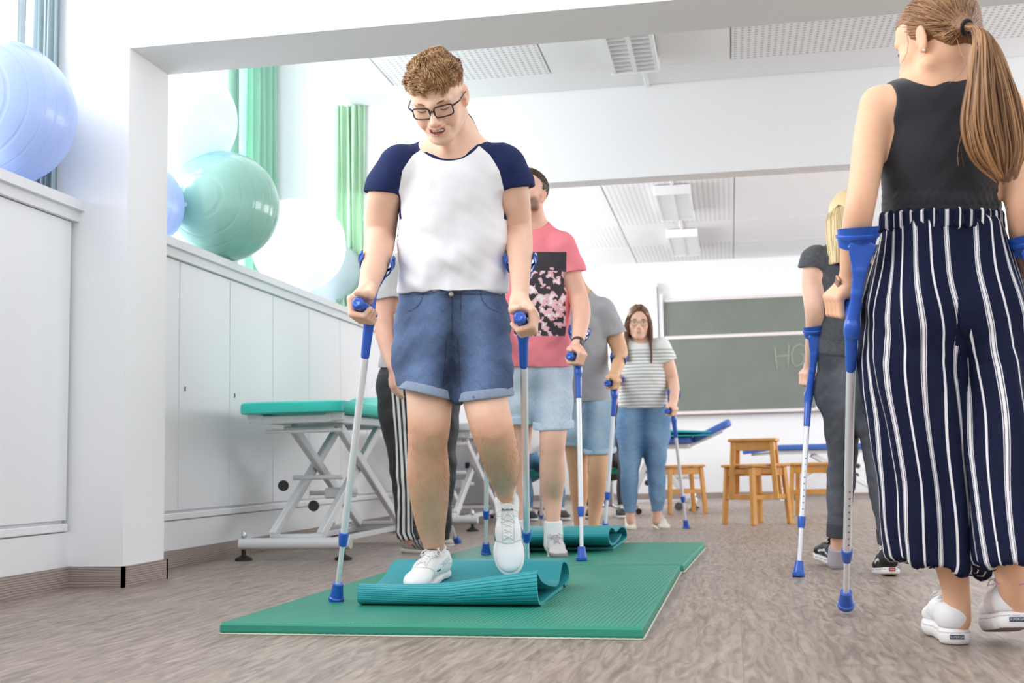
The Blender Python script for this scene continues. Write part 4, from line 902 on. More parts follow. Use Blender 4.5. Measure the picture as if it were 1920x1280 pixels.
# folded turquoise mats: a cross-section swept across
TQ = mat_rib('ribbed turquoise foam', '28a3ac', .0075, '1e8b95', strength=.8, rough=.45)
def folded(secs, label, th=.011, warp=None):
    """secs: list of (X position, profile [(y, z)...]) with the same number of points"""
    pr = []
    for X, P_ in secs:
        P_ = np.array(P_, float); n = len(P_); E_ = np.vstack([2*P_[0]-P_[1], P_, 2*P_[-1]-P_[-2]]); out = []
        for i in range(1, n):
            for t in np.arange(8)/8: out.append(.5*((2*E_[i])+(-E_[i-1]+E_[i+1])*t+(2*E_[i-1]-5*E_[i]+4*E_[i+1]-E_[i+2])*t*t+(-E_[i-1]+3*E_[i]-3*E_[i+1]+E_[i+2])*t**3))
        out.append(P_[-1]); pr.append((X, np.array(out)))
    X = np.array([p[0] for p in pr]); PP = np.array([p[1] for p in pr]); xs_ = np.linspace(0, 1, 33); src = np.linspace(0, 1, len(pr)); K_ = PP.shape[1]
    top = []; bot = []; uu = []
    for t in xs_:
        P_ = np.stack([[np.interp(t, src, PP[:, k, c]) for k in range(K_)] for c in (0, 1)], 1); T = np.gradient(P_, axis=0); T /= np.linalg.norm(T, axis=1)[:, None]+1e-9; Nn = np.stack([-T[:, 1], T[:, 0]], 1)
        x = np.interp(t, src, [0]*len(src)); u_ = np.r_[0, np.cumsum(np.linalg.norm(np.diff(P_, axis=0), axis=1))]; uu.append(u_)
        xx = np.array([(a if np.ndim(a) == 0 else 0) for a in [0]]); 
        Xs = np.stack([np.interp(t, src, [pr[j][0][k] if np.ndim(pr[j][0]) else pr[j][0] for j in range(len(pr))]) for k in range(K_)]) if np.ndim(pr[0][0]) else np.full(K_, np.interp(t, src, X))
        top.append(np.stack([Xs, *(P_+Nn*th/2).T], 1)); bot.append(np.stack([Xs, *(P_-Nn*th/2).T], 1))
    top, bot = np.array(top), np.array(bot); M_ = len(xs_); V = np.concatenate([top.reshape(-1, 3), bot.reshape(-1, 3)]); n0 = M_*K_; F = []
    for a in range(M_-1):
        for b in range(K_-1): i = a*K_+b; F += [(i, i+1, i+K_+1, i+K_), (n0+i, n0+i+K_, n0+i+K_+1, n0+i+1)]
    for b in range(K_-1): F += [(b, n0+b, n0+b+1, b+1), ((M_-1)*K_+b, (M_-1)*K_+b+1, n0+(M_-1)*K_+b+1, n0+(M_-1)*K_+b)]
    for a in range(M_-1): F += [(a*K_, (a+1)*K_, n0+(a+1)*K_, n0+a*K_), (a*K_+K_-1, n0+a*K_+K_-1, n0+(a+1)*K_+K_-1, (a+1)*K_+K_-1)]
    u_ = np.tile(np.mean(uu, 0), len(uu)); o = put('folded_mat', V, F, TQ, attrs={'u': np.concatenate([u_, u_])}); autosmooth(o, .9)
    return tag(o, label, 'folded mat')
#FOLDS
def prof(X, pts): return [tuple(onX(x, y, X)[1:]) for x, y in pts]
_XR_ = float(onZ(1014, 1136, MZ)[0]); _XL_ = float(onZ(674, 1134, MZ)[0])
pR_ = prof(_XR_, [(1059, 1106), (1043, 1113), (1030, 1123), (1014, 1134), (1008, 1113), (1007.5, 1073), (1014, 1084), (1024, 1092), (1038, 1096), (1047, 1091), (1051, 1073), (1055, 1053), (1061, 1052), (1066, 1063), (1067, 1085), (1056, 1102)])
pL_ = prof(_XL_, [(745, 1096), (725, 1106), (700, 1120), (675, 1132), (671, 1115), (674, 1097), (688, 1101), (702, 1098), (714, 1090), (722, 1080), (732, 1062), (743, 1052), (750, 1053), (755, 1063), (753, 1078), (742, 1092)])
pR_, pL_ = np.array(pR_), np.array(pL_); pR_[:, 1] = np.maximum(pR_[:, 1], MZ+.008); pL_[:, 1] = np.maximum(pL_[:, 1], MZ+.008); pM_ = (pR_+pL_)/2; pM_[5, 1] -= .020; pM_[4, 1] -= .012; pM_[6:9, 1] -= .004; pM_[:, 1] = np.maximum(pM_[:, 1], MZ+.008)
pA_ = pL_*.68+pR_*.32; pA_[5, 1] -= .016; pA_[4, 1] -= .008; pA_[6:9, 1] -= .006; pA_[:, 1] = np.maximum(pA_[:, 1], MZ+.008)
folded([(_XL_, pL_), (_XL_*.68+_XR_*.32, pA_), ((_XL_+_XR_)/2, pM_), (_XR_, pR_)], 'turquoise mat folded loosely on the nearest green mat, stepped on by the white shoe')
_X2 = float(onZ(1147, 1033, MZ)[0])
p2_ = np.array(prof(_X2, [(1146, 1031), (1160, 1029), (1170, 1025), (1173, 1006), (1170, 992), (1163, 988), (1156, 993), (1151, 997), (1146, 990), (1140, 992), (1137, 1005), (1140, 1019), (1147, 1022), (1156, 1013), (1162, 1004)])); p2_[:, 1] = np.maximum(p2_[:, 1], MZ+.008)
p2_[:, 0] += .10
folded([(_X2-.56, p2_), (_X2, p2_)], 'turquoise mat rolled up on the second green mat, behind the pink-shirted person\'s shoe')
# ---------------------------------------------------------------- treatment tables
STEEL = mat('white powder-coated steel', 'e9e9eb', .35, coat=.2); BLK = mat('black rubber', '1f2022', .6); CHR = mat('chromed steel', 'c9cacd', .2, metal=.9)
def table(origin, ang, W, L, H, col, label, head=.0, hl=.42, lower=False, shelf=False):
    """length runs along local +y from the near end at origin"""
    c, s_ = math.cos(ang), math.sin(ang); R = np.array([[c, -s_, 0], [s_, c, 0], [0, 0, 1]]); o = np.array([origin[0], origin[1], 0.])
    root = empty('treatment_table', o, label, 'treatment table', 'height-adjustable treatment tables'); T = lambda *p: o+R@np.array(p, float)
    PAD = mat('upholstery '+col, col, .4, spec=.4, bump=(120, .05))
    def pad(name, y0, y1, z, tilt=0.):
        v, f = sdf_mesh([Cone((0, y0+.03, 0), (0, y1-.03, 0), (1, 1), k=0)] , .5) if False else (None, None)
        m = MB(); n = 10; prof_ = []
        poly = []
        hw, r = W/2, .07
        for cx, cy, a0 in ((hw-r, y1-y0-r, 0), (-hw+r, y1-y0-r, 90), (-hw+r, r, 180), (hw-r, r, 270)):
            for k in range(6): a = math.radians(a0+18*k); poly.append((cx+r*math.cos(a), cy+r*math.sin(a)))
        N_ = len(poly); rows = [(0, .012), (.004, 0), (.03, -.004), (.052, .0), (.060, .014)]; ctr = np.mean(poly, 0); V = []
        ct, st = math.cos(tilt), math.sin(tilt)
        for zz, ins in rows:
            for q in poly:
                d = ctr-np.array(q); d = d/np.linalg.norm(d); x, y = np.array(q)+d*ins; V.append(T(x, y0+y*ct-zz*st, z+y*st+zz*ct))
        F = [(a*N_+i, a*N_+(i+1) % N_, (a+1)*N_+(i+1) % N_, (a+1)*N_+i) for a in range(4) for i in range(N_)]+[tuple(range(N_-1, -1, -1)), tuple(range(4*N_, 5*N_))]
        m.add(V, F); return autosmooth(m.put(name, PAD, root), .8)
    Ls = L-hl; pad('cushion', 0, Ls-.01, H-.06); pad('headrest', Ls+.01, L, H-.06, head)
    m = MB(); 
    for x in (-W/2+.09, W/2-.09): m.bar(T(x, .08, H-.085), T(x, Ls-.05, H-.085), .04, .045)
    for y in (.10, .55, Ls-.1): m.bar(T(-W/2+.09, y, H-.09), T(W/2-.09, y, H-.09), .035, .04)
    m.bar(T(-W/2+.02, .11, H-.078), T(-W/2+.10, .11, H-.078), .05, .05); m.bar(T(W/2-.10, .11, H-.078), T(W/2-.02, .11, H-.078), .05, .05)
    for x in (-.14, .14): m.bar(T(x, Ls-.06, H-.085), T(x, Ls+(hl-.1)*math.cos(head), H-.075+(hl-.1)*math.sin(head)), .03, .03)
    m.put('top_frame', STEEL, root)
    y0, y1 = .10, L-.45
    for x in (-W/2+.15, W/2-.15):
        MB().bar(T(x, y0+.02, .12), T(x, y1-.35, H-.12), .035, .055).put('lifting_arm', STEEL, root)
        MB().bar(T(x+.04, y0+.22, H-.13), T(x+.04, y1-.02, .12), .035, .055).put('lifting_arm', STEEL, root)
    for z, y in ((H-.13, y0+.22), (.42, .45), (.12, y0+.02), (.12, y1-.02), (.33, .72)): MB().tube([T(-W/2+.14, y, z), T(W/2-.14, y, z)], .014, 10).put('cross_tube', STEEL, root, True)
    MB().tube([T(-W/2+.1, .16, H-.15), T(W/2-.05, .16, H-.15)], .011, 10).put('release_bar', STEEL, root, True)
    for y in (y0, y1+.02):
        b_ = MB().tube([T(-W/2-.02, y, .085), T(W/2+.02, y, .085)], .030, 16).put('base_bar', STEEL, root, True); autosmooth(b_)
        for x in (-W/2+.0, W/2-.02):
            m = MB(); m.lathe([(0, 0), (.045, 0), (.043, .010), (.016, .024), (.011, .028), (.011, .13), (0, .13)], (0, 0, 1), T(x, y, .002), 20); autosmooth(m.put('levelling_foot', BLK if y < 1 else CHR, b_), .6)
            m = MB(); m.lathe([(0, .112), (.012, .112), (.014, .125), (.011, .15), (.004, .158), (0, .158)], (0, 0, 1), T(x, y, 0), 16); m.put('foot_cap', CHR, b_, True)
    m = MB(); [m.bar(T(x, y0, .085), T(x, y1, .085), .035, .03) for x in (-W/2+.15, W/2-.15)]; m.put('base_rail', STEEL, root)
    for p in ((-.14, .30, .38), (W/2-.25, .30, .27)):
        m = MB(); m.lathe([(0, -.014), (.024, -.014), (.029, -.008), (.029, .008), (.024, .014), (0, .014)], (.3, -1, .1), T(*p), 18); autosmooth(m.put('locking_knob', BLK, root))
    for x in (-W/2+.06, W/2-.06):
        for y in (y1-.12,):
            m = MB(); m.lathe([(0, -.012), (.036, -.012), (.04, -.006), (.04, .006), (.036, .012), (0, .012)], R@np.array([1., 0, 0]), T(x, y, .042), 20); autosmooth(m.put('castor', mat('grey castor', '5d5f63', .5), root)); 
    m = MB(); m.box((-.05, 0, 0), (.05, .30, .06), R=R, o=T(.05, .55, .30), bev=.01); m.put('lift_motor', STEEL, root)
    return root
tl = onZ(462, 1050); tr = onZ(658, 1047)
table(((tl[0]+tr[0])/2, tl[1]-.12), 0.0, .56, 1.95, .815, '3cd6c6', 'treatment table with teal cushion beside the white cupboards', head=.32)
table((-2.12, 8.35), 0.0, .6, 1.9, .78, 'cfd2d4', 'treatment table with pale grey cushion half hidden behind the striped track trousers')
def tX(px, py, Y): return float(onY(px, py, Y)[0])
table((tX(1150, 830, 11.6), 11.9), -math.pi/2, .6, float(tX(1376, 805, 11.6)-tX(1150, 830, 11.6))+.02, float(onY(1300, 818, 11.6)[2]), '3f67b5', 'treatment table with blue cushion and raised headrest below the blackboard', head=.45, hl=.40)
table((tX(1660, 838, 14.3), 14.6), math.pi/2, .6, float(tX(1660, 838, 14.3)-tX(1393, 838, 14.3)), float(onY(1500, 833, 14.3)[2]), '3c63ae', 'treatment table with blue cushion standing against the far wall behind the stacked stools', head=-.12, hl=.35)
m = folded([(tX(1252, 806, 11.7), [(11.55, 0.0), (11.75, .0), (11.95, .0), (12.02, .02), (11.95, .045), (11.75, .06), (11.58, .05), (11.6, .03), (11.75, .035)]), (tX(1334, 806, 11.7), [(11.55, 0.0), (11.75, .0), (11.95, .0), (12.0, .015), (11.95, .03), (11.75, .035), (11.6, .03), (11.62, .02), (11.75, .02)])], 'turquoise mat folded on top of the blue treatment table')
m.location.z += float(onY(1300, 818, 11.6)[2])+.01
# white trolley behind the walkers
def trolley(c, label):
    r = empty('equipment_trolley', c, label, 'trolley'); G_ = mat('grey metal panel', 'b9bbbd', .5, metal=.2); c = np.array(c)
    MB().box(c+(-.22, 0, .12), c+(.22, .5, .72), bev=.01).put('cabinet', G_, r); MB().box(c+(-.25, -.03, .72), c+(.25, .53, .75), bev=.006).put('top_shelf', STEEL, r)
    m = MB(); [m.tube([c+(x, y, .05), c+(x, y, .95)], .012, 8) for x in (-.24, .24) for y in (-.02, .52)]; m.put('upright', STEEL, r, True)
    for x in (-.22, .22):
        for y in (0, .5): mm = MB(); mm.lathe([(0, -.012), (.04, -.012), (.04, .012), (0, .012)], (1, 0, 0), c+(x, y, .042), 16); mm.put('castor', BLK, r)
    MB().box(c+(-.02, -.012, .45), c+(.02, 0, .5), bev=.003).put('handle', BLK, r)
trolley((float(onZ(878, 972)[0]), float(onZ(878, 972)[1]), 0), 'grey metal trolley on castors between the walking people and the cupboards')
# ---------------------------------------------------------------- wooden stools
WOOD = mat('honey coloured beech', 'd69a4e', .45, noise=(14, .10), coat=.15)
def stool(c, ang, label, s=.36, h=.44, z0=0.):
    root = empty('wooden_stool', (c[0], c[1], z0), label, 'stool', 'wooden stools in front of the blackboard'); o = np.array([c[0], c[1], z0])
    ca, sa = math.cos(ang), math.sin(ang); R = np.array([[ca, -sa, 0], [sa, ca, 0], [0, 0, 1]]); T = lambda *p: o+R@np.array(p, float)
    m = MB(); m.box((-s/2, -s/2, h-.022), (s/2, s/2, h), R=R, o=o, bev=.006); m.put('seat', WOOD, root)
    a, b_ = s/2-.035, s/2-.012; legs = []
    for sx in (-1, 1):
        for sy in (-1, 1): MB().bar(T(sx*b_, sy*b_, 0), T(sx*a, sy*a, h-.02), .036, .036, up=R@np.array([1., 0, 0])).put('leg', WOOD, root)
    for z, hh, g in ((h-.055, .06, a), (.20*h/.44, .035, b_-.01)):
        for d in (0, 1):
            for sg in (-1, 1):
                p, q = ((-g, sg*g), (g, sg*g)) if d == 0 else ((sg*g, -g), (sg*g, g)); MB().bar(T(*p, z), T(*q, z), .018, hh).put('apron_rail' if hh > .05 else 'stretcher', WOOD, root)
    return root
cA = (onZ(1370, 982)+onZ(1471, 982))/2
stool(cA, math.radians(38), 'honey wood stool carrying another stool, lower one of the stack')
stool(cA+np.array([.0, -.0, 0]), math.radians(-7), 'honey wood stool stacked on top of another, seat highest of all the stools', s=.345, z0=.185)
cB = onZ(1279, 962); stool(cB, math.radians(20), 'honey wood stool beside the striped-top person\'s crutch, below the blue table')
cC = onZ(1530, 968)+np.array([0, .1, 0]); stool(cC, math.radians(-12), 'honey wood stool half hidden behind the person in grey jeans')
# ---------------------------------------------------------------- young man in front
def sc(px, d): return px*d/FPX
def build_man():
    root = empty('person', onZ(815, 1110, .07), 'person in glasses, white and navy T-shirt and denim shorts stepping onto the folded mat', 'person')
    T_ = nrm(-CF*1.0)
    fw = nrm(-CF*.80-CR*.12-CU*.60); upv = nrm(CU-CR*.10)
    HR = frame(fw, upv); HS = 1.03
    HO = U(812, 203, 3.56)-HR[:, 1]*.085*HS
    hp, paint, P, K, E = head_prims(HO, HR, HS, smile=1)
    nb = U(851, 262, 3.76)
    body = list(hp)+neck_prims(HO, HR, HS, nb, .061)
    body += [Ell(U(838, 268, 3.68), (.02, .02, .03), k=.03)]
    # trunk
    torso = [Cone(U(778, 308, 3.78), U(918, 305, 3.78), (.048, .048), (.07, .07), n=CU, k=.04), Cone(U(849, 330, 3.80), U(849, 520, 3.85), (sc(88, 3.8), sc(84, 3.8)), (.10, .095), n=CR, k=.05),
             Cone(U(849, 520, 3.85), U(849, 600, 3.86), (sc(84, 3.8), sc(90, 3.8)), (.09, .1), n=CR, k=.05), Cone(U(851, 246, 3.78), U(851, 300, 3.78), (.064, .125), (.055, .08), n=CR, k=.05)]
    body += torso
    armR = [(745, 314, 3.75, 31), (722, 364, 3.80, 32, 31), (714, 430, 3.86, 29.5, 29), (709, 470, 3.80, 27.5, 27), (700, 505, 3.74, 23.5, 22), (690, 540, 3.68, 18.5, 15)]
    armL = [(947, 310, 3.75, 31), (961, 360, 3.80, 31.5, 31), (970, 425, 3.86, 27, 28), (974, 465, 3.80, 25, 25), (975, 505, 3.74, 20, 20), (975, 545, 3.68, 16.5, 14)]
    aR, aL = chain(armR, .025)[0], chain(armL, .025)[0]; delt = [Ell(U(750, 316, 3.77), (.042, .05, .046), k=.03), Ell(U(941, 312, 3.77), (.042, .05, .046), k=.03)]
    body += [aR, aL]+delt
    legR = [(806, 620, 3.87, 52), (806, 700, 3.82, 46), (805, 760, 3.77, 42, 42), (804, 800, 3.77, 39.5, 40), (802, 837, 3.81, 36.5, 38), (803, 890, 3.87, 40, 42), (806, 946, 3.93, 34, 35), (809, 990, 3.98, 26, 27), (815, 1028, 4.02, 18.5, 20), (818, 1052, 4.04, 17.5, 20)]
    legL = [(897, 620, 3.86, 52), (905, 700, 3.78, 46), (911, 752, 3.72, 42, 42), (922, 800, 3.70, 40, 40), (933, 840, 3.77, 36, 37), (941, 870, 3.86, 33, 37), (944, 900, 3.96, 24, 26), (946, 918, 4.01, 18, 20), (949, 936, 4.07, 16, 19)]
    body += chain(legR, .02)+chain(legL, .02)
    body += [Ell(U(812, 792, 3.73), (.03, .02, .034), k=.03), Ell(U(930, 800, 3.66), (.03, .02, .034), k=.03)]
    GR = U(686, 580, 3.60); AR = nrm(-CF*.9-CR*.28+CU*.28)
    GL = U(980, 604, 3.60); AL = nrm(-CF*.95-CR*.16+CU*.22)
    h1, n1 = grip_hand(GR, AR, U(689, 545, 3.66), -CR-CU*.15, 1.06)
    h2, n2 = grip_hand(GL, AL, U(977, 562, 3.66), CR-CU*.1, 1.06)
    body += h1+h2
    V, F = sdf_mesh(body, .0034); LH = hair_mat('fine leg hair', 'a07452', 'c9a07a')
    pt = Paint('edc2a8')
    for q in paint: pt.add(*q)
    for q in n1+n2: pt.add(q, 'f0c4b2', .0015, .8)
    for q in h1[1:]+h2[1:]: pass
    for c_, r_ in ((GR, .07), (GL, .07)): pt.add(Ell(c_, r_), 'e8b096', .03, .4)
    for c_ in (U(812, 795, 3.73), U(930, 802, 3.66)): pt.add(Ell(c_, (.035, .035, .04)), 'e5a98e', .03, .4)
    for pts in (legR[3:], legL[3:]):
        for q in chain(pts): pt.add(q.grow(.01), 'e9ac8c', .01, .8)
    for q in chain(armR[2:])+chain(armL[2:]): pt.add(q.grow(.01), 'e8b99f', .01, .5)
    put('body', V, F, SKIN, root, cols=pt(V))
    for nm, q, y0, y1 in (('a', chain(legR[3:])[0], 1015, 800), ('b', chain(legL[3:])[0], 915, 800)):
        z0_, z1_ = U(810, y0, 3.9)[2], U(810, y1, 3.8)[2]; ok = np.flatnonzero((np.abs(pd(q, V)) < .004) & (V[:, 2] > z0_) & (V[:, 2] < z1_)); pk_ = RNG.choice(ok, 1000); Nv = vnorm(V, F)[pk_]; r_ = V[pk_]
        dn_ = np.array([0, 0, -1.])+RNG.normal(size=(len(pk_), 3))*.35+Nv*.45; ts = np.linspace(0, 1, 3)[None, :, None]; put_strands('leg_hair', r_[:, None]+dn_[:, None]*ts*RNG.uniform(.006, .013, (len(pk_), 1, 1)), LH, root, .00024, .0001)
    face_parts(root, HO, HR, HS, '9a6c44', '5a4030', teeth=True)
    glasses(root, HO, HR, HS, mat('black acetate frame', '0d1118', .25), .0021, .0265, .0165, .3, .107, -.006)
    # hair: cap and tufts
    cap = [Ell(HO+HR@(np.array([0, -.016, .040])*HS), np.array([.0795, .100, .082])*HS, HR, .01), Ell(HO+HR@(np.array([0, .028, .062])*HS), np.array([.064, .064, .052])*HS, HR, .02)]
    def hairline(V):
        l = (V-HO)@HR/HS; x, y, z = l.T
        f = .060-.30*np.abs(x)+.25*np.maximum(0, np.abs(x)-.055)        # front line
        side = np.interp(y, [-.09, -.05, -.012, .022, .040, .06], [-.055, -.06, .012, .0, .030, .050])
        return z-np.where(y > .055, f, np.minimum(side, .2)), l
    def post(G, X, Y, Z):
        x = (X-HO[0]); y = (Y-HO[1]); z = (Z-HO[2]); a = [(HR[0, i]*x+HR[1, i]*y+HR[2, i]*z)/HS for i in range(3)]
        ya = np.clip(a[1], -.2, .2); f = .058-.25*np.abs(a[0])*(np.abs(a[0]) < .04)-.25*.04*(np.abs(a[0]) >= .04)
        side = np.interp(ya, [-.09, -.05, -.022, -.012, .03, .040, .06], [-.055, -.055, -.03, .018, .004, .036, .050])
        lim = np.where(ya > .055, f, side)
        return smax(G, (lim-a[2])*HS, .006)
    V, F = sdf_mesh(cap, .004, post=post)
    N = vnorm(V, F); V = V+N*(.0025*np.abs(wob((V-HO)@HR, (60, 160, 90), 3)))[:, None]
    hm = hair_mat('short light brown hair', '8a6038', 'd6ab7a')
    hair = put('hair', V, F, hm, root, attrs={'hv': np.full(len(V), .3)})
    ok = np.flatnonzero(vnorm(V, F)@HR[:, 2] > -.9); pick = RNG.choice(ok, 9000); roots = V[pick]; Ln = N[pick]
    loc = (roots-HO)@HR/HS; x, y, z = loc.T
    fl = np.stack([-.45+.5*np.sin(x*70+y*25)+.3*np.sin(y*90), np.where(z > .05, .9, .15)+0*x, np.where((z > .06), .1, -.8)], 1)
    fl += RNG.normal(size=fl.shape)*.10; fl = fl@HR.T; fl -= Ln*(fl*Ln).sum(1)[:, None]; fl /= np.linalg.norm(fl, axis=1)[:, None]
    top = np.clip((z-.035)/.03, 0, 1)
    ln = (.006+.019*top)[:, None]*RNG.uniform(.7, 1.2, (len(pick), 1))*(1+.25*np.sin(x*80+y*60)[:, None])
    ts = np.linspace(0, 1, 5)[None, :, None]; lift = (.03+.38*top*(1+.5*np.sin(x*110)*np.sin(y*90)))[:, None, None]
    pa = roots[:, None]-Ln[:, None]*.002+fl[:, None]*(ln[:, None]*ts)+Ln[:, None]*(ln[:, None]*lift*np.sin(ts*2.4))
    put_strands('hair_tufts', pa, hm, hair, .0010, .0003)
    # shirt
    sh = [Cone(U(849, 345, 3.80), U(849, 470, 3.84), (sc(97, 3.8), sc(98, 3.8)), (.128, .122), n=CR, k=.05), Cone(U(849, 470, 3.84), U(848, 560, 3.86), (sc(98, 3.8), sc(104, 3.84)), (.122, .128), n=CR, k=.03),
          Cone(U(772, 308, 3.79), U(926, 305, 3.79), (.052, .052), (.085, .085), n=CU, k=.04), Cone(U(851, 258, 3.80), U(851, 305, 3.80), (.078, .135), (.066, .09), n=CR, k=.05)]
    sh += [q.grow(.007) for q in torso+delt]
    sR = [(746, 314, 3.76, 33), (727, 350, 3.80, 36.5, 38), (722, 385, 3.82, 36.5, 40)]; sL = [(946, 310, 3.76, 33), (960, 345, 3.80, 36, 38), (963, 380, 3.82, 36, 40)]
    cR, cL = segs(sR, .03), segs(sL, .03); pR, pL = U(724, 366, 3.81), U(961, 357, 3.81)
    sh = [Group(sh, [Plane(U(848, 548, 3.8), nrm(-CU+.03*CR))], .03), Group(cR+[aR.grow(.005)], [Plane(pR, nrm(-CU-CR*.10))], .035), Group(cL+[aL.grow(.005)], [Plane(pL, nrm(-CU+CR*.16))], .035)]
    neck = [Ell(U(842, 243, 3.72), (.083, .11, .078), np.stack([CR, nrm(CF+CU*.3), nrm(CU-CF*.3)], 1), .004, True)]
    cuts = [opening(cR[1], pR), opening(cL[1], pL)]
    V, F = sdf_mesh(sh+neck+cuts, .0042)
    N = vnorm(V, F)
    px = 960+FPX*((V-CC)@CR)/((V-CC)@CF); 
    X = (V-U(849, 400, 3.8))@CR; Z = (V-U(849, 400, 3.8))@CU; Yd = (V-U(849, 400, 3.8))@CF
    # raglan seams: from the collar to the armpit
    ln_ = np.abs(X) - np.interp(Z, [-.02, .06, .12, .17, .21, .26], [.158, .165, .150, .120, .078, .06])
    D_ = np.minimum(ln_*.8, Z+.02); D_ = np.maximum(D_, np.minimum(np.abs(X)-.168, Z+.075)); dn = pd(neck[0], V); D_ = np.maximum(D_, .024-dn)
    q = V.copy(); rot = np.stack([X*.85+Z*.5, Yd, Z*.9-X*.4], 1)
    body_w = np.clip((-Z+.12)/.15, 0, 1)
    dsp = .0095*wob(rot, (5, 8, 24), 11, 7)*(.5+.5*np.clip((-Z-.02)/.2, 0, 1))+.0045*wob(rot, (12, 12, 60), 5, 6)*(.4+.7*np.clip((-Z-.10)/.12, 0, 1))
    side = np.abs(X) > .155; dsp = dsp*np.where((Z < -.1) & side, .8, 1)
    V = V+N*dsp[:, None]
    o = put('shirt', V, F, two_tone('raglan jersey', 'f3f3f5', '222c55'), root, attrs={'d': D_})
    # shorts
    dn_ = lambda pts, k=.02: chain(pts, k)
    hip = [Cone(U(848, 560, 3.86), U(848, 625, 3.86), (sc(100, 3.85), sc(104, 3.85)), (.112, .132), n=CR, k=.03)]
    lR = segs([(800, 620, 3.88, 56, 72), (796, 690, 3.84, 53, 66), (800, 745, 3.77, 49.5, 56), (802, 785, 3.76, 49.5, 56)], .03); lL = segs([(899, 620, 3.88, 56, 72), (905, 690, 3.82, 52, 66), (910, 750, 3.74, 47.5, 56), (912, 790, 3.73, 47.5, 56)], .03)
    hR, hL = U(800, 737, 3.77), U(910, 746, 3.74); nR, nL = nrm(-CU-.22*CR-.05*CF), nrm(-CU+.12*CR-.05*CF)
    shp = [Group(hip, [Plane(U(848, 541, 3.85), CU)], .03), Group(lR, [Plane(hR, nR)], .045), Group(lL, [Plane(hL, nL)], .045)]
    V, F = sdf_mesh(shp+[opening(lR[2], hR), opening(lL[2], hL)], .0042)
    N = vnorm(V, F); X = (V-U(848, 600, 3.8))@CR; Z = (V-U(848, 600, 3.8))@CU; Yd = (V-U(848, 600, 3.8))@CF
    q = np.stack([X, Yd, Z+.25*np.abs(X)], 1)
    V = V+N*(.0060*wob(q, (9, 10, 34), 21, 7)*np.clip(1-np.abs(Z+.08)/.2, .3, 1)+.0026*wob(q, (20, 20, 70), 8, 6))[:, None]
    C_ = denim_cols('1b2740', '667da3', U(848, 640, 3.8), .09, 2, .05)(V)
    seam = lambda d, w_: np.clip(1.3-np.abs(d)/w_, 0, 1)[:, None]
    fr = (Yd < -.02)
    pk = (np.abs(X)-.165)**2/.075**2+(Z-.085)**2/.062**2; hem_ = Z-.062
    for d in (np.where(fr & (Z > -.07), X-.003, 1), np.where(fr & (Z > -.02) & (X > -.01), np.maximum(X-.030, 0)+np.where(X < .03, np.abs(X-.028-.0*Z)+0*Z, 0)+np.where(Z < .0, .01, 0), 1), np.where(fr & (Z < -.06), np.abs(X-.003)-.018+.06*(Z+.06), 1), np.where(fr, (np.sqrt(pk)-1)*.06, 1), np.where(fr, Z-.081, 1)):
        t = seam(d, .0016); C_ = C_*(1-t*.8)+np.array(lin('141b2c'))*t*.8
    DEN = mat('denim', '455a7c', .85, attr=True, noise=(180, .12), bump=(900, .25))
    so = put('shorts', V, F, DEN, root, cols=C_)
    for g, p_, n_ in ((lR[2], hR, nR), (lL[2], hL, nL)):
        V, F = sdf_mesh([Group([g.grow(.013)], [Plane(p_+n_*.004, n_, .002), Plane(p_-n_*.026, -n_, .002)], 0), opening(g, p_, .03, .004)], .004); N = vnorm(V, F); V = V+N*(.0012*wob(V, (40, 40, 60), 4))[:, None]
        put('cuff', V, F, mat('turned-up denim', '8f9cb2', .9, noise=(200, .1), bump=(900, .25)), so)
    m = MB(); m.lathe([(0, 0), (.0085, 0), (.0085, .003), (.006, .005), (0, .005)], -CF, U(846, 552, 3.735), 16); m.put('button', mat('dull metal button', '8d8a86', .35, metal=.8), so, True)
    # shoes
    s1, P1 = shoe(root, U(834, 1078, 4.07), nrm(-CF*.94-CR*.34-CU*.04), nrm(CU+.03*CF), .285, .102)
    s2, P2 = shoe(root, U(950, 934, 4.12), nrm(-CF*.60+CR*.03-CU*.78), nrm(-CF*.75+CU*.62), .30, .104)
    sock(root, U(820, 1068, 4.05), U(816, 1026, 4.02), .0365, 'f3f2f1'); sock(root, U(950, 944, 4.09), U(947, 914, 4.02), .0375, 'f3f2f1', r2=.033)
    ink = mat('printed lettering', '2b3350', .6)
    for s_, P_ in ((s1, P1), (s2, P2)):
        ax = P_(1, .1, 0)-P_(0, .1, 0); fwd_ = P_(0, 1, 0)-P_(0, 0, 0)
        text_mesh('lettering', 'Reebok', .0125, P_(0, .103, .024+.0855), -nrm(ax), nrm(np.array(P_(0, .1, .05))-P_(0, .13, .03)), ink, s_)
        text_mesh('lettering', 'Reebok', .009, P_(-.043, .150, .024+.028), -nrm(fwd_), nrm(P_(0, 0, 1)-P_(0, 0, 0)), ink, s_)
    A_ = AR
    crutch('forearm crutch standing on the nearest green mat\'s edge, left of the folded mat', onZ(630, 1126, .036), U(694, 588, 3.655), GR, AR, U(706, 492, 3.76), -CF*.9+CR*.1, ring=.052, cuff_axis=U(712, 440, 3.85)-U(692, 530, 3.69))
    crutch('forearm crutch planted on the folded turquoise mat beside a lifted white shoe', onZ(989, 1088, .05), U(981, 618, 3.67), GL, AL, U(976, 490, 3.78), -CF, ring=.050, cuff_axis=U(972, 440, 3.85)-U(975, 530, 3.69))
    return root
build_man()
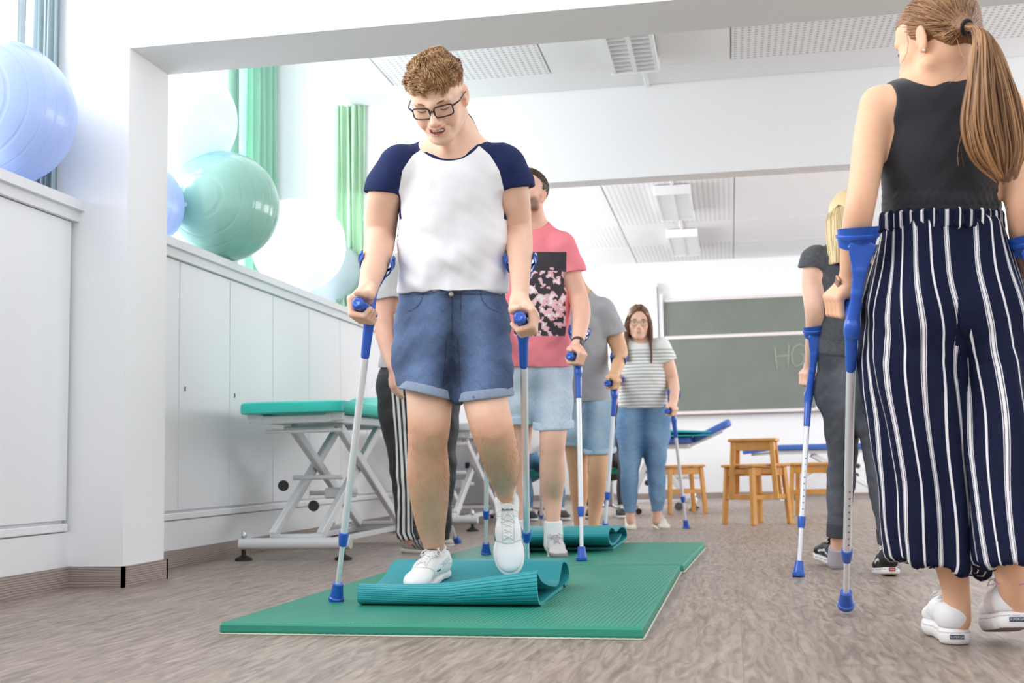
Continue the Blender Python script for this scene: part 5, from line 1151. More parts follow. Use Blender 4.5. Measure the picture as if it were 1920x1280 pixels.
# ---------------------------------------------------------------- young woman on the right, seen from behind
def stripe_mat():
    m, nt, b = newmat('striped viscose'); N = nt.nodes; L = nt.links
    at = N.new('ShaderNodeAttribute'); at.attribute_name = 'u'
    def M(op, a, b_=None):
        n = N.new('ShaderNodeMath'); n.operation = op
        for i, v in enumerate((a, b_)):
            if v is None: continue
            if isinstance(v, (int, float)): n.inputs[i].default_value = v
            else: L.new(v, n.inputs[i])
        return n.outputs[0]
    per = .0375; x = M('FRACT', M('DIVIDE', at.outputs['Fac'], per)); y = M('FRACT', M('DIVIDE', at.outputs['Fac'], per*2))
    s1 = M('MULTIPLY', M('GREATER_THAN', x, .10), M('LESS_THAN', x, .235))
    s2 = M('MULTIPLY', M('MULTIPLY', M('GREATER_THAN', x, .275), M('LESS_THAN', x, .315)), M('GREATER_THAN', y, .5))
    s3 = M('MULTIPLY', M('MULTIPLY', M('GREATER_THAN', x, .02), M('LESS_THAN', x, .06)), M('GREATER_THAN', y, .5))
    mk = N.new('ShaderNodeAttribute'); mk.attribute_name = 'mk'; w = M('MULTIPLY', M('MAXIMUM', s1, M('MAXIMUM', s2, s3)), M('LESS_THAN', mk.outputs['Fac'], .5))
    mx = N.new('ShaderNodeMix'); mx.data_type = 'RGBA'; L.new(w, mx.inputs[0]); mx.inputs[6].default_value = (*lin('161b35'), 1); mx.inputs[7].default_value = (*lin('eae6e8'), 1)
    L.new(mx.outputs[2], b.inputs['Base Color']); b.inputs['Roughness'].default_value = .8; b.inputs['Specular IOR Level'].default_value = .15
    return m
def build_girl():
    root = empty('person', onZ(1790, 1212), 'person with long brown ponytail, black sleeveless top and wide striped trousers, seen from behind', 'person')
    D = 2.93
    fw = nrm(-CR*.55+CF*.80-CU*.26); HR = frame(fw, nrm(CU-CR*.08+CF*.1)); HS = .99
    HO = U(1757, 76, 2.93)
    hp, paint, P, K, E = head_prims(HO, HR, HS, fem=True)
    body = list(hp)+[Cone(P(0, -.03, -.04), U(1765, 165, 2.95), (.050, .056), (.052, .056), k=.03)]
    torso = [Cone(U(1680, 195, 2.95), U(1855, 200, 2.95), (.042, .042), (.060, .060), n=CU, k=.05), Cone(U(1766, 220, 2.95), U(1764, 300, 2.95), (.135, .132), (.085, .092), n=CR, k=.05), Cone(U(1764, 300, 2.95), U(1764, 405, 2.96), (.128, .126), (.09, .088), n=CR, k=.05),
             Cone(U(1764, 405, 2.96), U(1768, 560, 2.98), (.126, .165), (.088, .11), n=CR, k=.05), Cone(U(1765, 150, 2.95), U(1766, 215, 2.95), (.055, .11), (.05, .07), n=CR, k=.05)]
    aL = [(1646, 195, 2.95, 33, 33), (1632, 260, 2.93, 31, 33), (1622, 330, 2.90, 28.5, 31), (1613, 385, 2.88, 27, 28), (1605, 430, 2.91, 26, 27), (1598, 480, 2.96, 22, 24), (1591, 528, 3.01, 15.5, 18)]
    aR = [(1886, 200, 2.95, 33, 33), (1903, 270, 2.93, 31, 33), (1912, 340, 2.90, 28, 31), (1917, 390, 2.88, 27, 28), (1922, 440, 2.91, 26, 27), (1926, 490, 2.96, 22, 24), (1928, 535, 3.01, 15.5, 18)]
    AL, AR = chain(aL, .03)[0], chain(aR, .03)[0]
    body += torso+[AL, AR]
    GL = U(1585, 572, 3.03); A = nrm(CF*.95-CR*.25+CU*.1); GR = U(1934, 580, 3.03); A2 = nrm(CF*.95+CR*.25+CU*.1)
    h1, n1 = grip_hand(GL, A, U(1590, 530, 3.01), -CR-CU*.2, .98); h2, n2 = grip_hand(GR, A2, U(1928, 538, 3.01), CR-CU*.2, .98)
    body += h1+h2
    gL = [(1722, 600, 2.98, 66, 80), (1728, 740, 2.98, 58, 64), (1740, 860, 2.97, 42, 44), (1752, 930, 2.96, 40, 46), (1770, 1000, 2.95, 36, 42), (1786, 1070, 2.95, 28, 30), (1793, 1115, 2.96, 24.5, 27), (1794, 1160, 2.965, 24, 30)]
    gR = [(1818, 600, 2.98, 66, 80), (1838, 740, 2.94, 58, 64), (1856, 860, 2.88, 42, 44), (1868, 930, 2.84, 40, 46), (1882, 1000, 2.80, 38, 44), (1892, 1060, 2.81, 30, 34), (1898, 1095, 2.82, 26, 29), (1903, 1135, 2.85, 25, 31)]
    body += chain(gL, .02)+chain(gR, .02)
    V, F = sdf_mesh(body, .0036); pt = Paint('e9b795')
    for q in paint: pt.add(*q)
    for c_ in (U(1613, 385, 2.86), U(1917, 390, 2.86)): pt.add(Ell(c_, (.035, .04, .03)), 'e0a285', .025, .35)
    put('body', V, F, SKIN, root, cols=pt(V))
    face_parts(root, HO, HR, HS, '6d5038', '2a1d18')
    m = MB(); m.lathe([(0, 0), (.003, .001), (.0036, .0035), (.002, .006), (0, .007)], -HR[:, 0], P(-.080, -.012, -.044), 10); m.put('pearl earring', mat('pearl', 'f2eee8', .2), root, True).name = 'earring'
    # tank top
    tk = [q.grow(.010) for q in torso]
    side = np.stack([CR, CF, CU], 1)
    cuts = [Ell(U(1632, 195, 2.93), (.052, .12, .098), side, .006, True), Ell(U(1900, 195, 2.93), (.052, .12, .098), side, .006, True), Ell(U(1748, 95, 2.93), (.108, .1, .082), frame(nrm(CF), nrm(CU-CR*.05)), .004, True)]
    g = Group(tk, [Plane(U(1765, 425, 2.95), -CU)], .04)
    V, F = sdf_mesh([g]+cuts, .0042); N = vnorm(V, F); X, Y, Z = [(V-U(1765, 400, 2.95))@q for q in (CR, CF, CU)]
    L_ = np.stack([X, Y, Z], 1); V = V+N*(.0028*wob(L_, (5, 6, 190), 4, 6)*np.clip(1-Z/.11, 0, 1)+.003*wob(L_, (5, 6, 30), 14, 6)+.002*wob(L_+X[:, None]*.4, (14, 14, 22), 6))[:, None]
    put('tank_top', V, F, mat('black ribbed cotton', '1b181f', .8, bump=(600, .15), sheen=.25), root)
    # culottes: each leg a wide tube
    cLg = [(1722, 440, 2.97, 52, 86), (1722, 520, 2.98, 78, 100), (1718, 600, 2.985, 90, 108), (1722, 700, 2.98, 93, 100), (1734, 800, 2.97, 90, 92), (1745, 900, 2.96, 84, 86), (1752, 1000, 2.95, 81, 82), (1757, 1060, 2.94, 80, 80), (1760, 1100, 2.93, 80, 80)]
    cRg = [(1815, 440, 2.97, 50, 86), (1820, 520, 2.98, 74, 100), (1830, 600, 2.98, 80, 108), (1848, 700, 2.95, 66, 100), (1860, 800, 2.90, 60, 90), (1870, 900, 2.86, 54, 84), (1880, 1000, 2.82, 50, 80), (1886, 1060, 2.80, 48, 78), (1890, 1100, 2.79, 48, 78)]
    hL, nL = U(1757, 1058, 2.94), nrm(-CU-CR*.20-CF*.1); hR, nR = U(1886, 1044, 2.80), nrm(-CU+CR*.25-CF*.1)
    LL, RR = chain(cLg, .03)[0], chain(cRg, .03)[0]
    G1 = Group([LL], [Plane(hL, nL)], .03); G2 = Group([RR], [Plane(hR, nR)], .03)
    hip = Group([Cone(U(1764, 425, 2.96), U(1766, 560, 2.98), (.142, .182), (.104, .132), n=CR, k=.05), Ell(U(1722, 585, 2.93), (.09, .1, .1), k=.05), Ell(U(1815, 585, 2.93), (.09, .1, .1), k=.05)], [Plane(U(1765, 428, 2.96), CU)], .05)
    o1 = opening(segs(cLg[-2:])[0], hL, .03, .007); o2 = opening(segs(cRg[-2:])[0], hR, .03, .007)
    mid = U(1768, 600, 2.97); hp2 = lambda sg: Group(hip.pr, hip.cuts+[Plane(mid+CR*.006*sg, CR*sg, .001)], .05)
    Va, Fa = sdf_mesh([hp2(1), G1, o1], .005); Vb, Fb = sdf_mesh([hp2(-1), G2, o2], .005)
    N = np.concatenate([vnorm(Va, Fa), vnorm(Vb, Fb)]); isl = np.r_[np.ones(len(Va), bool), np.zeros(len(Vb), bool)]; F = np.concatenate([Fa, Fb+len(Va)]); V = np.concatenate([Va, Vb])
    ax = lambda pts, z: np.array([np.interp(-z, [-U(*p[:3])[2] for p in pts], [U(*p[:3])[i] for p in pts]) for i in range(2)]).T
    def ucoord(V):
        z = V[:, 2]; a, b = ax(cLg, z), ax(cRg, z); mid = U(1768, 430, 2.97)
        sx = (V-U(1768, 600, 2.97))@CR
        zt = np.clip((U(1765, 640, 2.97)[2]-z)/.08, 0, 1)
        left = isl
        c = np.where(left[:, None], a, b)
        cr2 = CR[:2]/np.linalg.norm(CR[:2]); cf2 = CF[:2]/np.linalg.norm(CF[:2]); dx = (V[:, :2]-c)@cr2; dy = (V[:, :2]-c)@cf2
        up_ = np.clip((z-U(1765, 560, 2.97)[2])/.2, 0, 1); 
        th = np.arctan2(dx, -dy-.0)
        rad = np.where(left, .128, .112)
        c2 = U(1766, 500, 2.97)[:2]; th2 = np.arctan2((V[:, :2]-c2)@cr2*.75, -((V[:, :2]-c2)@cf2)); u2 = th2*.175
        return th*rad+np.where(left, -.075, .062), u2, left, z
    u1, u2, left, z = ucoord(V); t = np.clip((z-U(1765, 640, 2.97)[2])/(U(1765, 500, 2.97)[2]-U(1765, 640, 2.97)[2]), 0, 1); t = t*t*(3-2*t)
    u = u1*(1-t)+u2*t
    X, Y, Z = [(V-U(1765, 640, 2.95))@q for q in (CR, CF, CU)]
    low = np.clip((.25-Z)/.4, 0, 1)
    V = V+N*((.007*low+.0015)*(1+np.sin(u*52+1.5*np.sin(Z*5)+Z*3))+.0035*low*(1+np.sin(u*95+2+Z*4))+.0035*wob(np.stack([X, Y, Z], 1), (8, 8, 9), 3)+.003*wob(np.stack([X+Z*.3, Y, Z-np.abs(X)*.5], 1), (10, 10, 40), 9)*np.exp(-((Z+.02)/.1)**2))[:, None]
    u = u+.004*np.sin(Z*14+u*20)*low
    mk = np.clip((.017-np.abs((V-U(1768, 560, 2.97))@CR))/.004, 0, 1)*np.clip((z-U(1765, 665, 2.97)[2])/.02, 0, 1)
    pants = put('trousers', V, F, stripe_mat(), root, attrs={'u': u, 'mk': mk})
    V, F = sdf_mesh([Group([Cone(U(1764, 385, 2.955), U(1764, 450, 2.965), (.145, .150), (.108, .113), n=CR)], [Plane(U(1764, 433, 2.96), -CU), Plane(U(1764, 400, 2.96), CU)], 0)], .0035)
    N = vnorm(V, F); c2 = U(1764, 420, 2.96); th = np.arctan2((V-c2)@CR/1.4, -((V-c2)@CF)); V = V+N*(.0035*np.sin(th*46)+.0025*np.sin(th*31+1))[:, None]
    put('waistband', V, F, stripe_mat_plain(), pants, attrs={'u': th*.205*.95})
    # shoes
    for nm, H, fwd, up_ in (('a', onZ(1795, 1210, .0), nrm(CF*.97+CR*.17), np.array([0, 0, 1.])), ('b', U(1908, 1178, 2.80), nrm(CF*.93+CR*.20-CU*.26), nrm(CU+CF*.28))):
        if nm == 'a': fwd = nrm(np.array([fwd[0], fwd[1], 0]))
        s_, P_ = shoe(root, H, fwd, up_, .250, .108, body='f3f1f3', sole='efecec', style='plat', platform=.042, bottom='7a675c' if nm == 'b' else '9a8a80', low=.050)
        m = MB(); axs = nrm(P_(1, 0, 0)-P_(0, 0, 0)); upn = nrm(P_(0, 0, 1)-P_(0, 0, 0)); q = P_(0.0, -.0045, .021); m.box((-.017, -.001, -.0055), (.017, .0015, .0055), R=np.stack([axs, -nrm(np.cross(axs, upn)), upn], 1)@np.diag([1, -1, 1]), o=q, bev=.001)
        lb = m.put('heel_label', mat('navy rubber label', '2b2f45', .5), s_)
        text_mesh('lettering', 'SUPERGA', .0078, q-nrm(P_(0, 1, 0)-P_(0, 0, 0))*.0022, axs, upn, mat('label letters', 'cfd0d8', .5), lb, .0003)
    # anklet
    m = MB(); c_ = U(1897, 1088, 2.82); pts = [c_+(CR*math.cos(a)*.036+CF*math.sin(a)*.041)+CU*(.004*math.cos(a)) for a in np.linspace(0, 2*math.pi, 33)]; m.tube(pts, .0022, 6, cap=False)
    for i in range(0, 32, 2): m.lathe([(0, -.003), (.0036, 0), (0, .003)], (0, 0, 1), pts[i], 8)
    m.put('anklet', mat('pink bead anklet', 'cf7fa8', .4), root, True)
    # wristband of the watch
    m = MB(); c_ = U(1591, 528, 3.005); t = nrm(U(1598, 480, 2.96)-U(1591, 528, 3.01)); x = nrm(np.cross(t, CF)); y = np.cross(t, x)
    ring = [(.0245, -.009), (.0285, -.008), (.0285, .008), (.0245, .009)]; m.lathe(ring, t, c_, 28, closed=True); w_ = m.put('watch', mat('brown leather strap', '8a6350', .6), root, True)
    m = MB(); m.box((-.012, -.003, -.014), (.012, .003, .014), R=np.stack([np.cross(nrm(-CR-CF*.2), t), nrm(-CR-CF*.2), t], 1), o=c_+nrm(-CR-CF*.2)*.030, bev=.003); m.put('watch_case', mat('rose gold case', 'd9a98f', .25, metal=.8), w_)
    # hair
    hm = hair_mat('long brown hair', '5f3b22', 'c39468')
    hold = U(1810, 50, 2.79); 
    cap = [Ell(HO+HR@(np.array([0, -.016, .036])*HS), np.array([.0790, .0995, .0855])*HS, HR, .01), Ell(HO+HR@(np.array([0, .030, .045])*HS), np.array([.0675, .0655, .060])*HS, HR, .02), Ell(HO+HR@(np.array([0, -.06, -.02])*HS), np.array([.060, .05, .045])*HS, HR, .03), Cone(HO+HR@(np.array([0, -.06, .03])*HS), hold, (.05, .017), k=.03)]
    def post(G, X, Y, Z):
        x = (X-HO[0]); y = (Y-HO[1]); z = (Z-HO[2]); a = [(HR[0, i]*x+HR[1, i]*y+HR[2, i]*z)/HS for i in range(3)]
        ya = np.clip(a[1], -.2, .2); lim = np.interp(ya, [-.12, -.06, -.03, -.005, .03, .05, .08], [-.045, -.052, -.02, .012, .022, .045, .058])
        return smax(G, (lim-a[2])*HS, .006)
    V, F = sdf_mesh(cap, .004, post=post); N = vnorm(V, F)
    hair = put('hair', V, F, hm, root, attrs={'hv': np.full(len(V), .3)})
    pick = RNG.choice(len(V), 4200); roots = V[pick]; n_ = N[pick]; tgt = hold+RNG.normal(size=(len(pick), 3))*.006
    ts = np.linspace(0, 1, 9)[None, :, None]; ln = np.minimum(1, .055/np.linalg.norm(tgt-roots, axis=1))[:, None, None]
    pa = roots[:, None]+(tgt-roots)[:, None]*ts*ln
    # keep on the surface
    c_ = HO+HR@(np.array([0, -.010, .036])*HS); S_ = np.array([.0795, .104, .0865])*HS
    q = (pa-c_)@HR/S_; r = np.linalg.norm(q, axis=2, keepdims=True); q = np.where(r < 1.01, q/r*1.01, q); pa = c_+(q*S_)@HR.T+RNG.normal(size=(len(pick), 1, 3))*.0006
    put_strands('combed_strands', pa, hm, hair, .0011, .0004)
    m = MB(); t = nrm(U(1835, 70, 2.76)-U(1790, 45, 2.82)); m.tube([hold+t*.004+(np.cross(t, CF)*math.cos(a)+nrm(np.cross(t, np.cross(t, CF)))*math.sin(a))*.0185 for a in np.linspace(0, 2*math.pi, 25)], .0048, 8, cap=False); m.put('hair_tie', mat('black hair tie', '17151a', .8), hair, True)
    # ponytail guide curves: (x, y, depth)
    left_ = [(1812, 50, 2.78), (1828, 62, 2.745), (1818, 150, 2.74), (1806, 235, 2.745), (1822, 300, 2.75), (1872, 342, 2.755)]
    midl = [(1812, 50, 2.78), (1840, 66, 2.73), (1842, 150, 2.72), (1845, 230, 2.72), (1862, 290, 2.725), (1880, 336, 2.73)]
    midr = [(1812, 50, 2.78), (1850, 70, 2.74), (1872, 150, 2.725), (1888, 230, 2.72), (1895, 290, 2.72), (1884, 345, 2.73)]
    right = [(1812, 50, 2.78), (1858, 75, 2.76), (1896, 150, 2.75), (1915, 220, 2.745), (1921, 280, 2.74), (1906, 335, 2.74)]
    G_ = np.array([[U(*p) for p in c] for c in (left_, midl, midr, right)]); Kp = 22
    def cr(P_, t):
        n = len(P_)-1; E_ = np.vstack([2*P_[0]-P_[1], P_, 2*P_[-1]-P_[-2]]); x = np.clip(t*n, 0, n-1e-6); i = x.astype(int); f = (x-i)[:, None]
        p0, p1, p2, p3 = E_[i], E_[i+1], E_[i+2], E_[i+3]
        return .5*((2*p1)+(-p0+p2)*f+(2*p0-5*p1+4*p2-p3)*f*f+(-p0+3*p1-3*p2+p3)*f**3)
    t_ = np.linspace(0, 1, Kp); C4 = np.array([cr(g_, t_) for g_ in G_])
    n_ = 3600; a = RNG.uniform(0, 1, n_); cl = np.round(a*26)/26; a = a*.45+cl*.55; dd = RNG.uniform(-1, 1, n_)
    x = a*3; i = np.minimum(x.astype(int), 2); f = (x-i)[:, None, None]; pa = C4[i]*(1-f)+C4[i+1]*f
    thick = (.004+.022*np.sin(np.pi*np.clip(t_, 0, .9)))[None, :, None]*(np.sqrt(np.clip(1-(2*a-1)**2, 0.05, 1))*dd)[:, None, None]
    pa = pa+CF*thick+.003*np.sin(t_[None, :, None]*9+cl[:, None, None]*40)*CR+RNG.normal(size=(n_, 1, 3))*.0012
    ln = RNG.uniform(.84, 1.0, n_); 
    for k_ in range(n_):
        pa[k_] = np.stack([np.interp(t_*ln[k_], t_, pa[k_, :, c]) for c in range(3)], 1)
    put_strands('ponytail', pa, hm, hair, .00145, .0006, hv=.45+.35*np.sin(cl*57)+.15*np.sin(a*9))
    # flyaway strands
    fl = [[U(*p) for p in c] for c in ([(1790, 60, 2.83), (1803, 100, 2.80), (1812, 120, 2.79), (1800, 140, 2.80), (1780, 156, 2.82)], [(1700, 62, 2.83), (1703, 80, 2.82), (1701, 98, 2.82), (1694, 112, 2.83), (1690, 118, 2.83)], [(1812, 160, 2.75), (1808, 230, 2.76), (1798, 270, 2.77), (1795, 290, 2.78), (1797, 310, 2.78)], [(1815, 160, 2.75), (1805, 220, 2.76), (1801, 260, 2.77), (1803, 290, 2.78), (1808, 315, 2.78)])]
    put_strands('loose_strands', np.array(fl), hm, hair, .0009, .0004)
    crutch('forearm crutch reaching down to the floor beside the wide striped trousers', U(1586, 1136, 3.56), U(1597, 610, 2.96), GL, A, U(1607, 446, 2.93), CF, ring=.051, holes=True, cuff_axis=U(1612, 380, 2.87)-U(1600, 480, 2.96))
    crutch('forearm crutch cut off by the photo edge, behind the striped trousers', U(1962, 1120, 3.5), U(1932, 615, 2.96), GR, A2, U(1922, 455, 2.93), CF, ring=.051, cuff_axis=U(1917, 380, 2.87)-U(1925, 490, 2.96))
def stripe_mat_plain(): return bpy.data.materials['striped viscose']
build_girl()
# ---------------------------------------------------------------- the other people
def figure(label, at_, head, neck, torso, arms, hands, legs, top, bottom, shoes, skin='ecc0a6', fem=False, tint=None, face=True, hair=None, beard=None, brow='5a4030', eyes=.0, smile=0, watch=None, h=.006, specs=None):
    root = empty('person', at_, label, 'person'); (hx, hy, hd, fw, upv, HS) = head
    HR = frame(fw, upv); HO = U(hx, hy, hd)
    hp, paint, P, K, E = head_prims(HO, HR, HS, smile=smile, fem=fem)
    body = list(hp)+[Cone(P(0, -.03, -.045), U(*neck[:3]), (neck[3], neck[3]*1.08), k=.03)]
    T_ = chain(torso, .05, sub=2); body += T_; A_ = [chain(a, .03)[0] for a in arms]; body += A_
    for hnd in hands:
        if hnd[0] == 'grip': body += grip_hand(*hnd[1:])[0]
        elif hnd[0] == 'down': body += fingers_down(*hnd[1:])
    Lg = [chain(l, .02)[0] for l in legs]; body += Lg
    V, F = sdf_mesh(body, h)
    # finer head in the same mesh would double the surface: shade it with paint instead
    pt = Paint(skin)
    for q in paint: pt.add(*q)
    if beard:
        col = beard
        for q, a in ((E(0, .062, -.098, .058, .050, .036), .9), (E(0, .10, -.052, .020, .012, .006), .75), (E(-.056, .03, -.070, .022, .045, .036), .8), (E(.056, .03, -.070, .022, .045, .036), .8)): pt.add(q, col, .008, a)
        for q in paint[:12]: pt.add(*q)
    put('body', V, F, SKIN, root, cols=pt(V))
    if face: face_parts(root, HO, HR, HS, brow, '3a2a22', eyes_open=eyes, iris='4b5f63', teeth=smile > 0)
    if specs: glasses(root, HO, HR, HS, mat('thin metal spectacles', specs, .3, metal=.6), .0011, .024, .019, .9, .108, -.004)
    if hair: hair(root, HO, HR, HS, P)
    # top
    tp = top; parts = [Group([q.grow(tp['ease']) for q in T_]+(segs(tp['body'], .04) if 'body' in tp else [])+[Cone(U(*neck[:3])-CU*.005, U(*neck[:3])-CU*.05, (.062*tp.get('ns', 1), .095*tp.get('ns', 1)), (.055, .075), n=CR, k=.04)], [Plane(U(*tp['hem']), nrm(-CU+tp.get('hs', 0)*CR))], .045)]
    holes = [Ell(U(*neck[:3])+CU*tp.get('nz', .03)+(tp.get('ny', -.03))*CF, tp.get('nr', (.072, .09, .06)), np.stack([CR, CF, CU], 1), .004, True)]
    for (pts, cp, n_), a in zip(tp['sleeves'], A_):
        sg = segs(pts, .03); pc = U(*cp); parts.append(Group(sg+[a.grow(.005)], [Plane(pc, nrm(n_))], .035)); holes.append(opening(sg[-1], pc, .015, .006))
    garment(tp.get('name', 'shirt'), root, parts, holes, tp['m'], h*.9, tp.get('folds', [(.004, (6, 8, 22), 3), (.002, (14, 14, 50), 5)]), tp.get('attrs'), tp.get('cols'))
    bt = bottom; parts = [Group([Cone(U(*bt['hip'][0][:3]), U(*bt['hip'][1][:3]), (bt['hip'][0][3], bt['hip'][1][3]), (bt['hip'][0][4], bt['hip'][1][4]), n=CR)]+[q.grow(.008) for q in T_], [Plane(U(*bt['waist']), CU)], .04)]; holes = []
    ends = []
    for (pts, cp, n_), l in zip(bt['legs'], Lg):
        g_ = chain(pts, .03)[0]; pc = U(*cp); parts.append(Group([g_, l.grow(.004)], [Plane(pc, nrm(n_))], .03)); e_ = segs(pts[-2:])[0]; holes.append(opening(e_, pc, .015, .006)); ends.append((e_, pc, nrm(n_)))
    o = garment(bt.get('name', 'trousers'), root, parts, holes, bt['m'], h*.9, bt.get('folds', [(.004, (10, 10, 30), 8)]), bt.get('attrs'), bt.get('cols'))
    if bt.get('cuff'):
        for e_, pc, n_ in ends:
            V, F = sdf_mesh([Group([e_.grow(.009)], [Plane(pc+n_*.003, n_, .002), Plane(pc-n_*bt.get('cw', .03), -n_, .002)], 0), opening(e_, pc, .02, .004)], h*.8); put('cuff', V, F, mat('turned-up hem '+bt['cuff'], bt['cuff'], .9, noise=(150, .1)), o)
    for s_ in shoes: 
        if s_: shoe(root, *s_[0], **s_[1])
    return root, HO, HR, HS, P
def cap_hair(name, root, HO, HR, HS, col, line, top=(.0805, .100, .084), back=None, extra=None, h=.006, n=1500, ln=.012, fl=(0, .3, -.6), jitter=.3, r0=.0013):
    cap = [Ell(HO+HR@(np.array([0, -.014, .036])*HS), np.array(top)*HS, HR, .01), Ell(HO+HR@(np.array([0, .030, .050])*HS), np.array([.067, .064, .058])*HS, HR, .02)]+(extra or [])
    def post(G, X, Y, Z):
        x = (X-HO[0]); y = (Y-HO[1]); z = (Z-HO[2]); a = [(HR[0, i]*x+HR[1, i]*y+HR[2, i]*z)/HS for i in range(3)]
        return smax(G, (np.interp(np.clip(a[1], -.2, .2), line[0], line[1])-a[2])*HS, .006)
    V, F = sdf_mesh(cap, h, post=post); N = vnorm(V, F); o = put(name, V, F, hair_mat('hair '+col[0], *col), root, attrs={'hv': np.full(len(V), .35)})
    if n:
        pick = RNG.choice(len(V), n); r = V[pick]; f_ = (np.array(fl)+RNG.normal(size=(n, 3))*jitter)@HR.T; f_ -= N[pick]*(f_*N[pick]).sum(1)[:, None]; f_ /= np.linalg.norm(f_, axis=1)[:, None]; ts = np.linspace(0, 1, 4)[None, :, None]
        put_strands('hair_strands', r[:, None]+f_[:, None]*ln*ts+N[pick][:, None]*.1*ln*np.sin(ts*2.5), o.data.materials[0], o, r0, .0005)
    return o
def long_hair(root, HO, HR, HS, col, guides, n=1400, r0=.0022, thick=.02, name='long_hair', line=None, top=(.082, .102, .088)):
    """guides: list of curves in head coordinates, sheets between neighbours"""
    o = cap_hair('hair', root, HO, HR, HS, col, line or ([-.12, -.03, -.005, .03, .06, .08], [-.06, -.05, .0, .03, .06, .075]), top=top, n=0)
    G_ = np.array([[HO+HR@(np.array(p)*HS) for p in c] for c in guides]); K_ = 12; t_ = np.linspace(0, 1, K_); src = np.linspace(0, 1, G_.shape[1])
    C_ = np.array([[[np.interp(t, src, g[:, c]) for c in range(3)] for t in t_] for g in G_]); C_[:, 1:-1] = .25*C_[:, :-2]+.5*C_[:, 1:-1]+.25*C_[:, 2:]
    a = RNG.uniform(0, len(guides)-1.001, n); i = a.astype(int); f = (a-i)[:, None, None]; pa = C_[i]*(1-f)+C_[i+1]*f
    out = pa-HO; out /= np.linalg.norm(out, axis=2)[..., None]; pa = pa+out*(RNG.uniform(-.3, .7, (n, 1, 1))*thick*np.sin(np.pi*np.clip(t_, .08, .85))[None, :, None])+RNG.normal(size=(n, 1, 3))*.002
    put_strands(name, pa, o.data.materials[0], o, r0, r0*.4)
    return o
def jersey(name, col, **k): return mat(name, col, .85, bump=(500, .15), sheen=.1, **k)
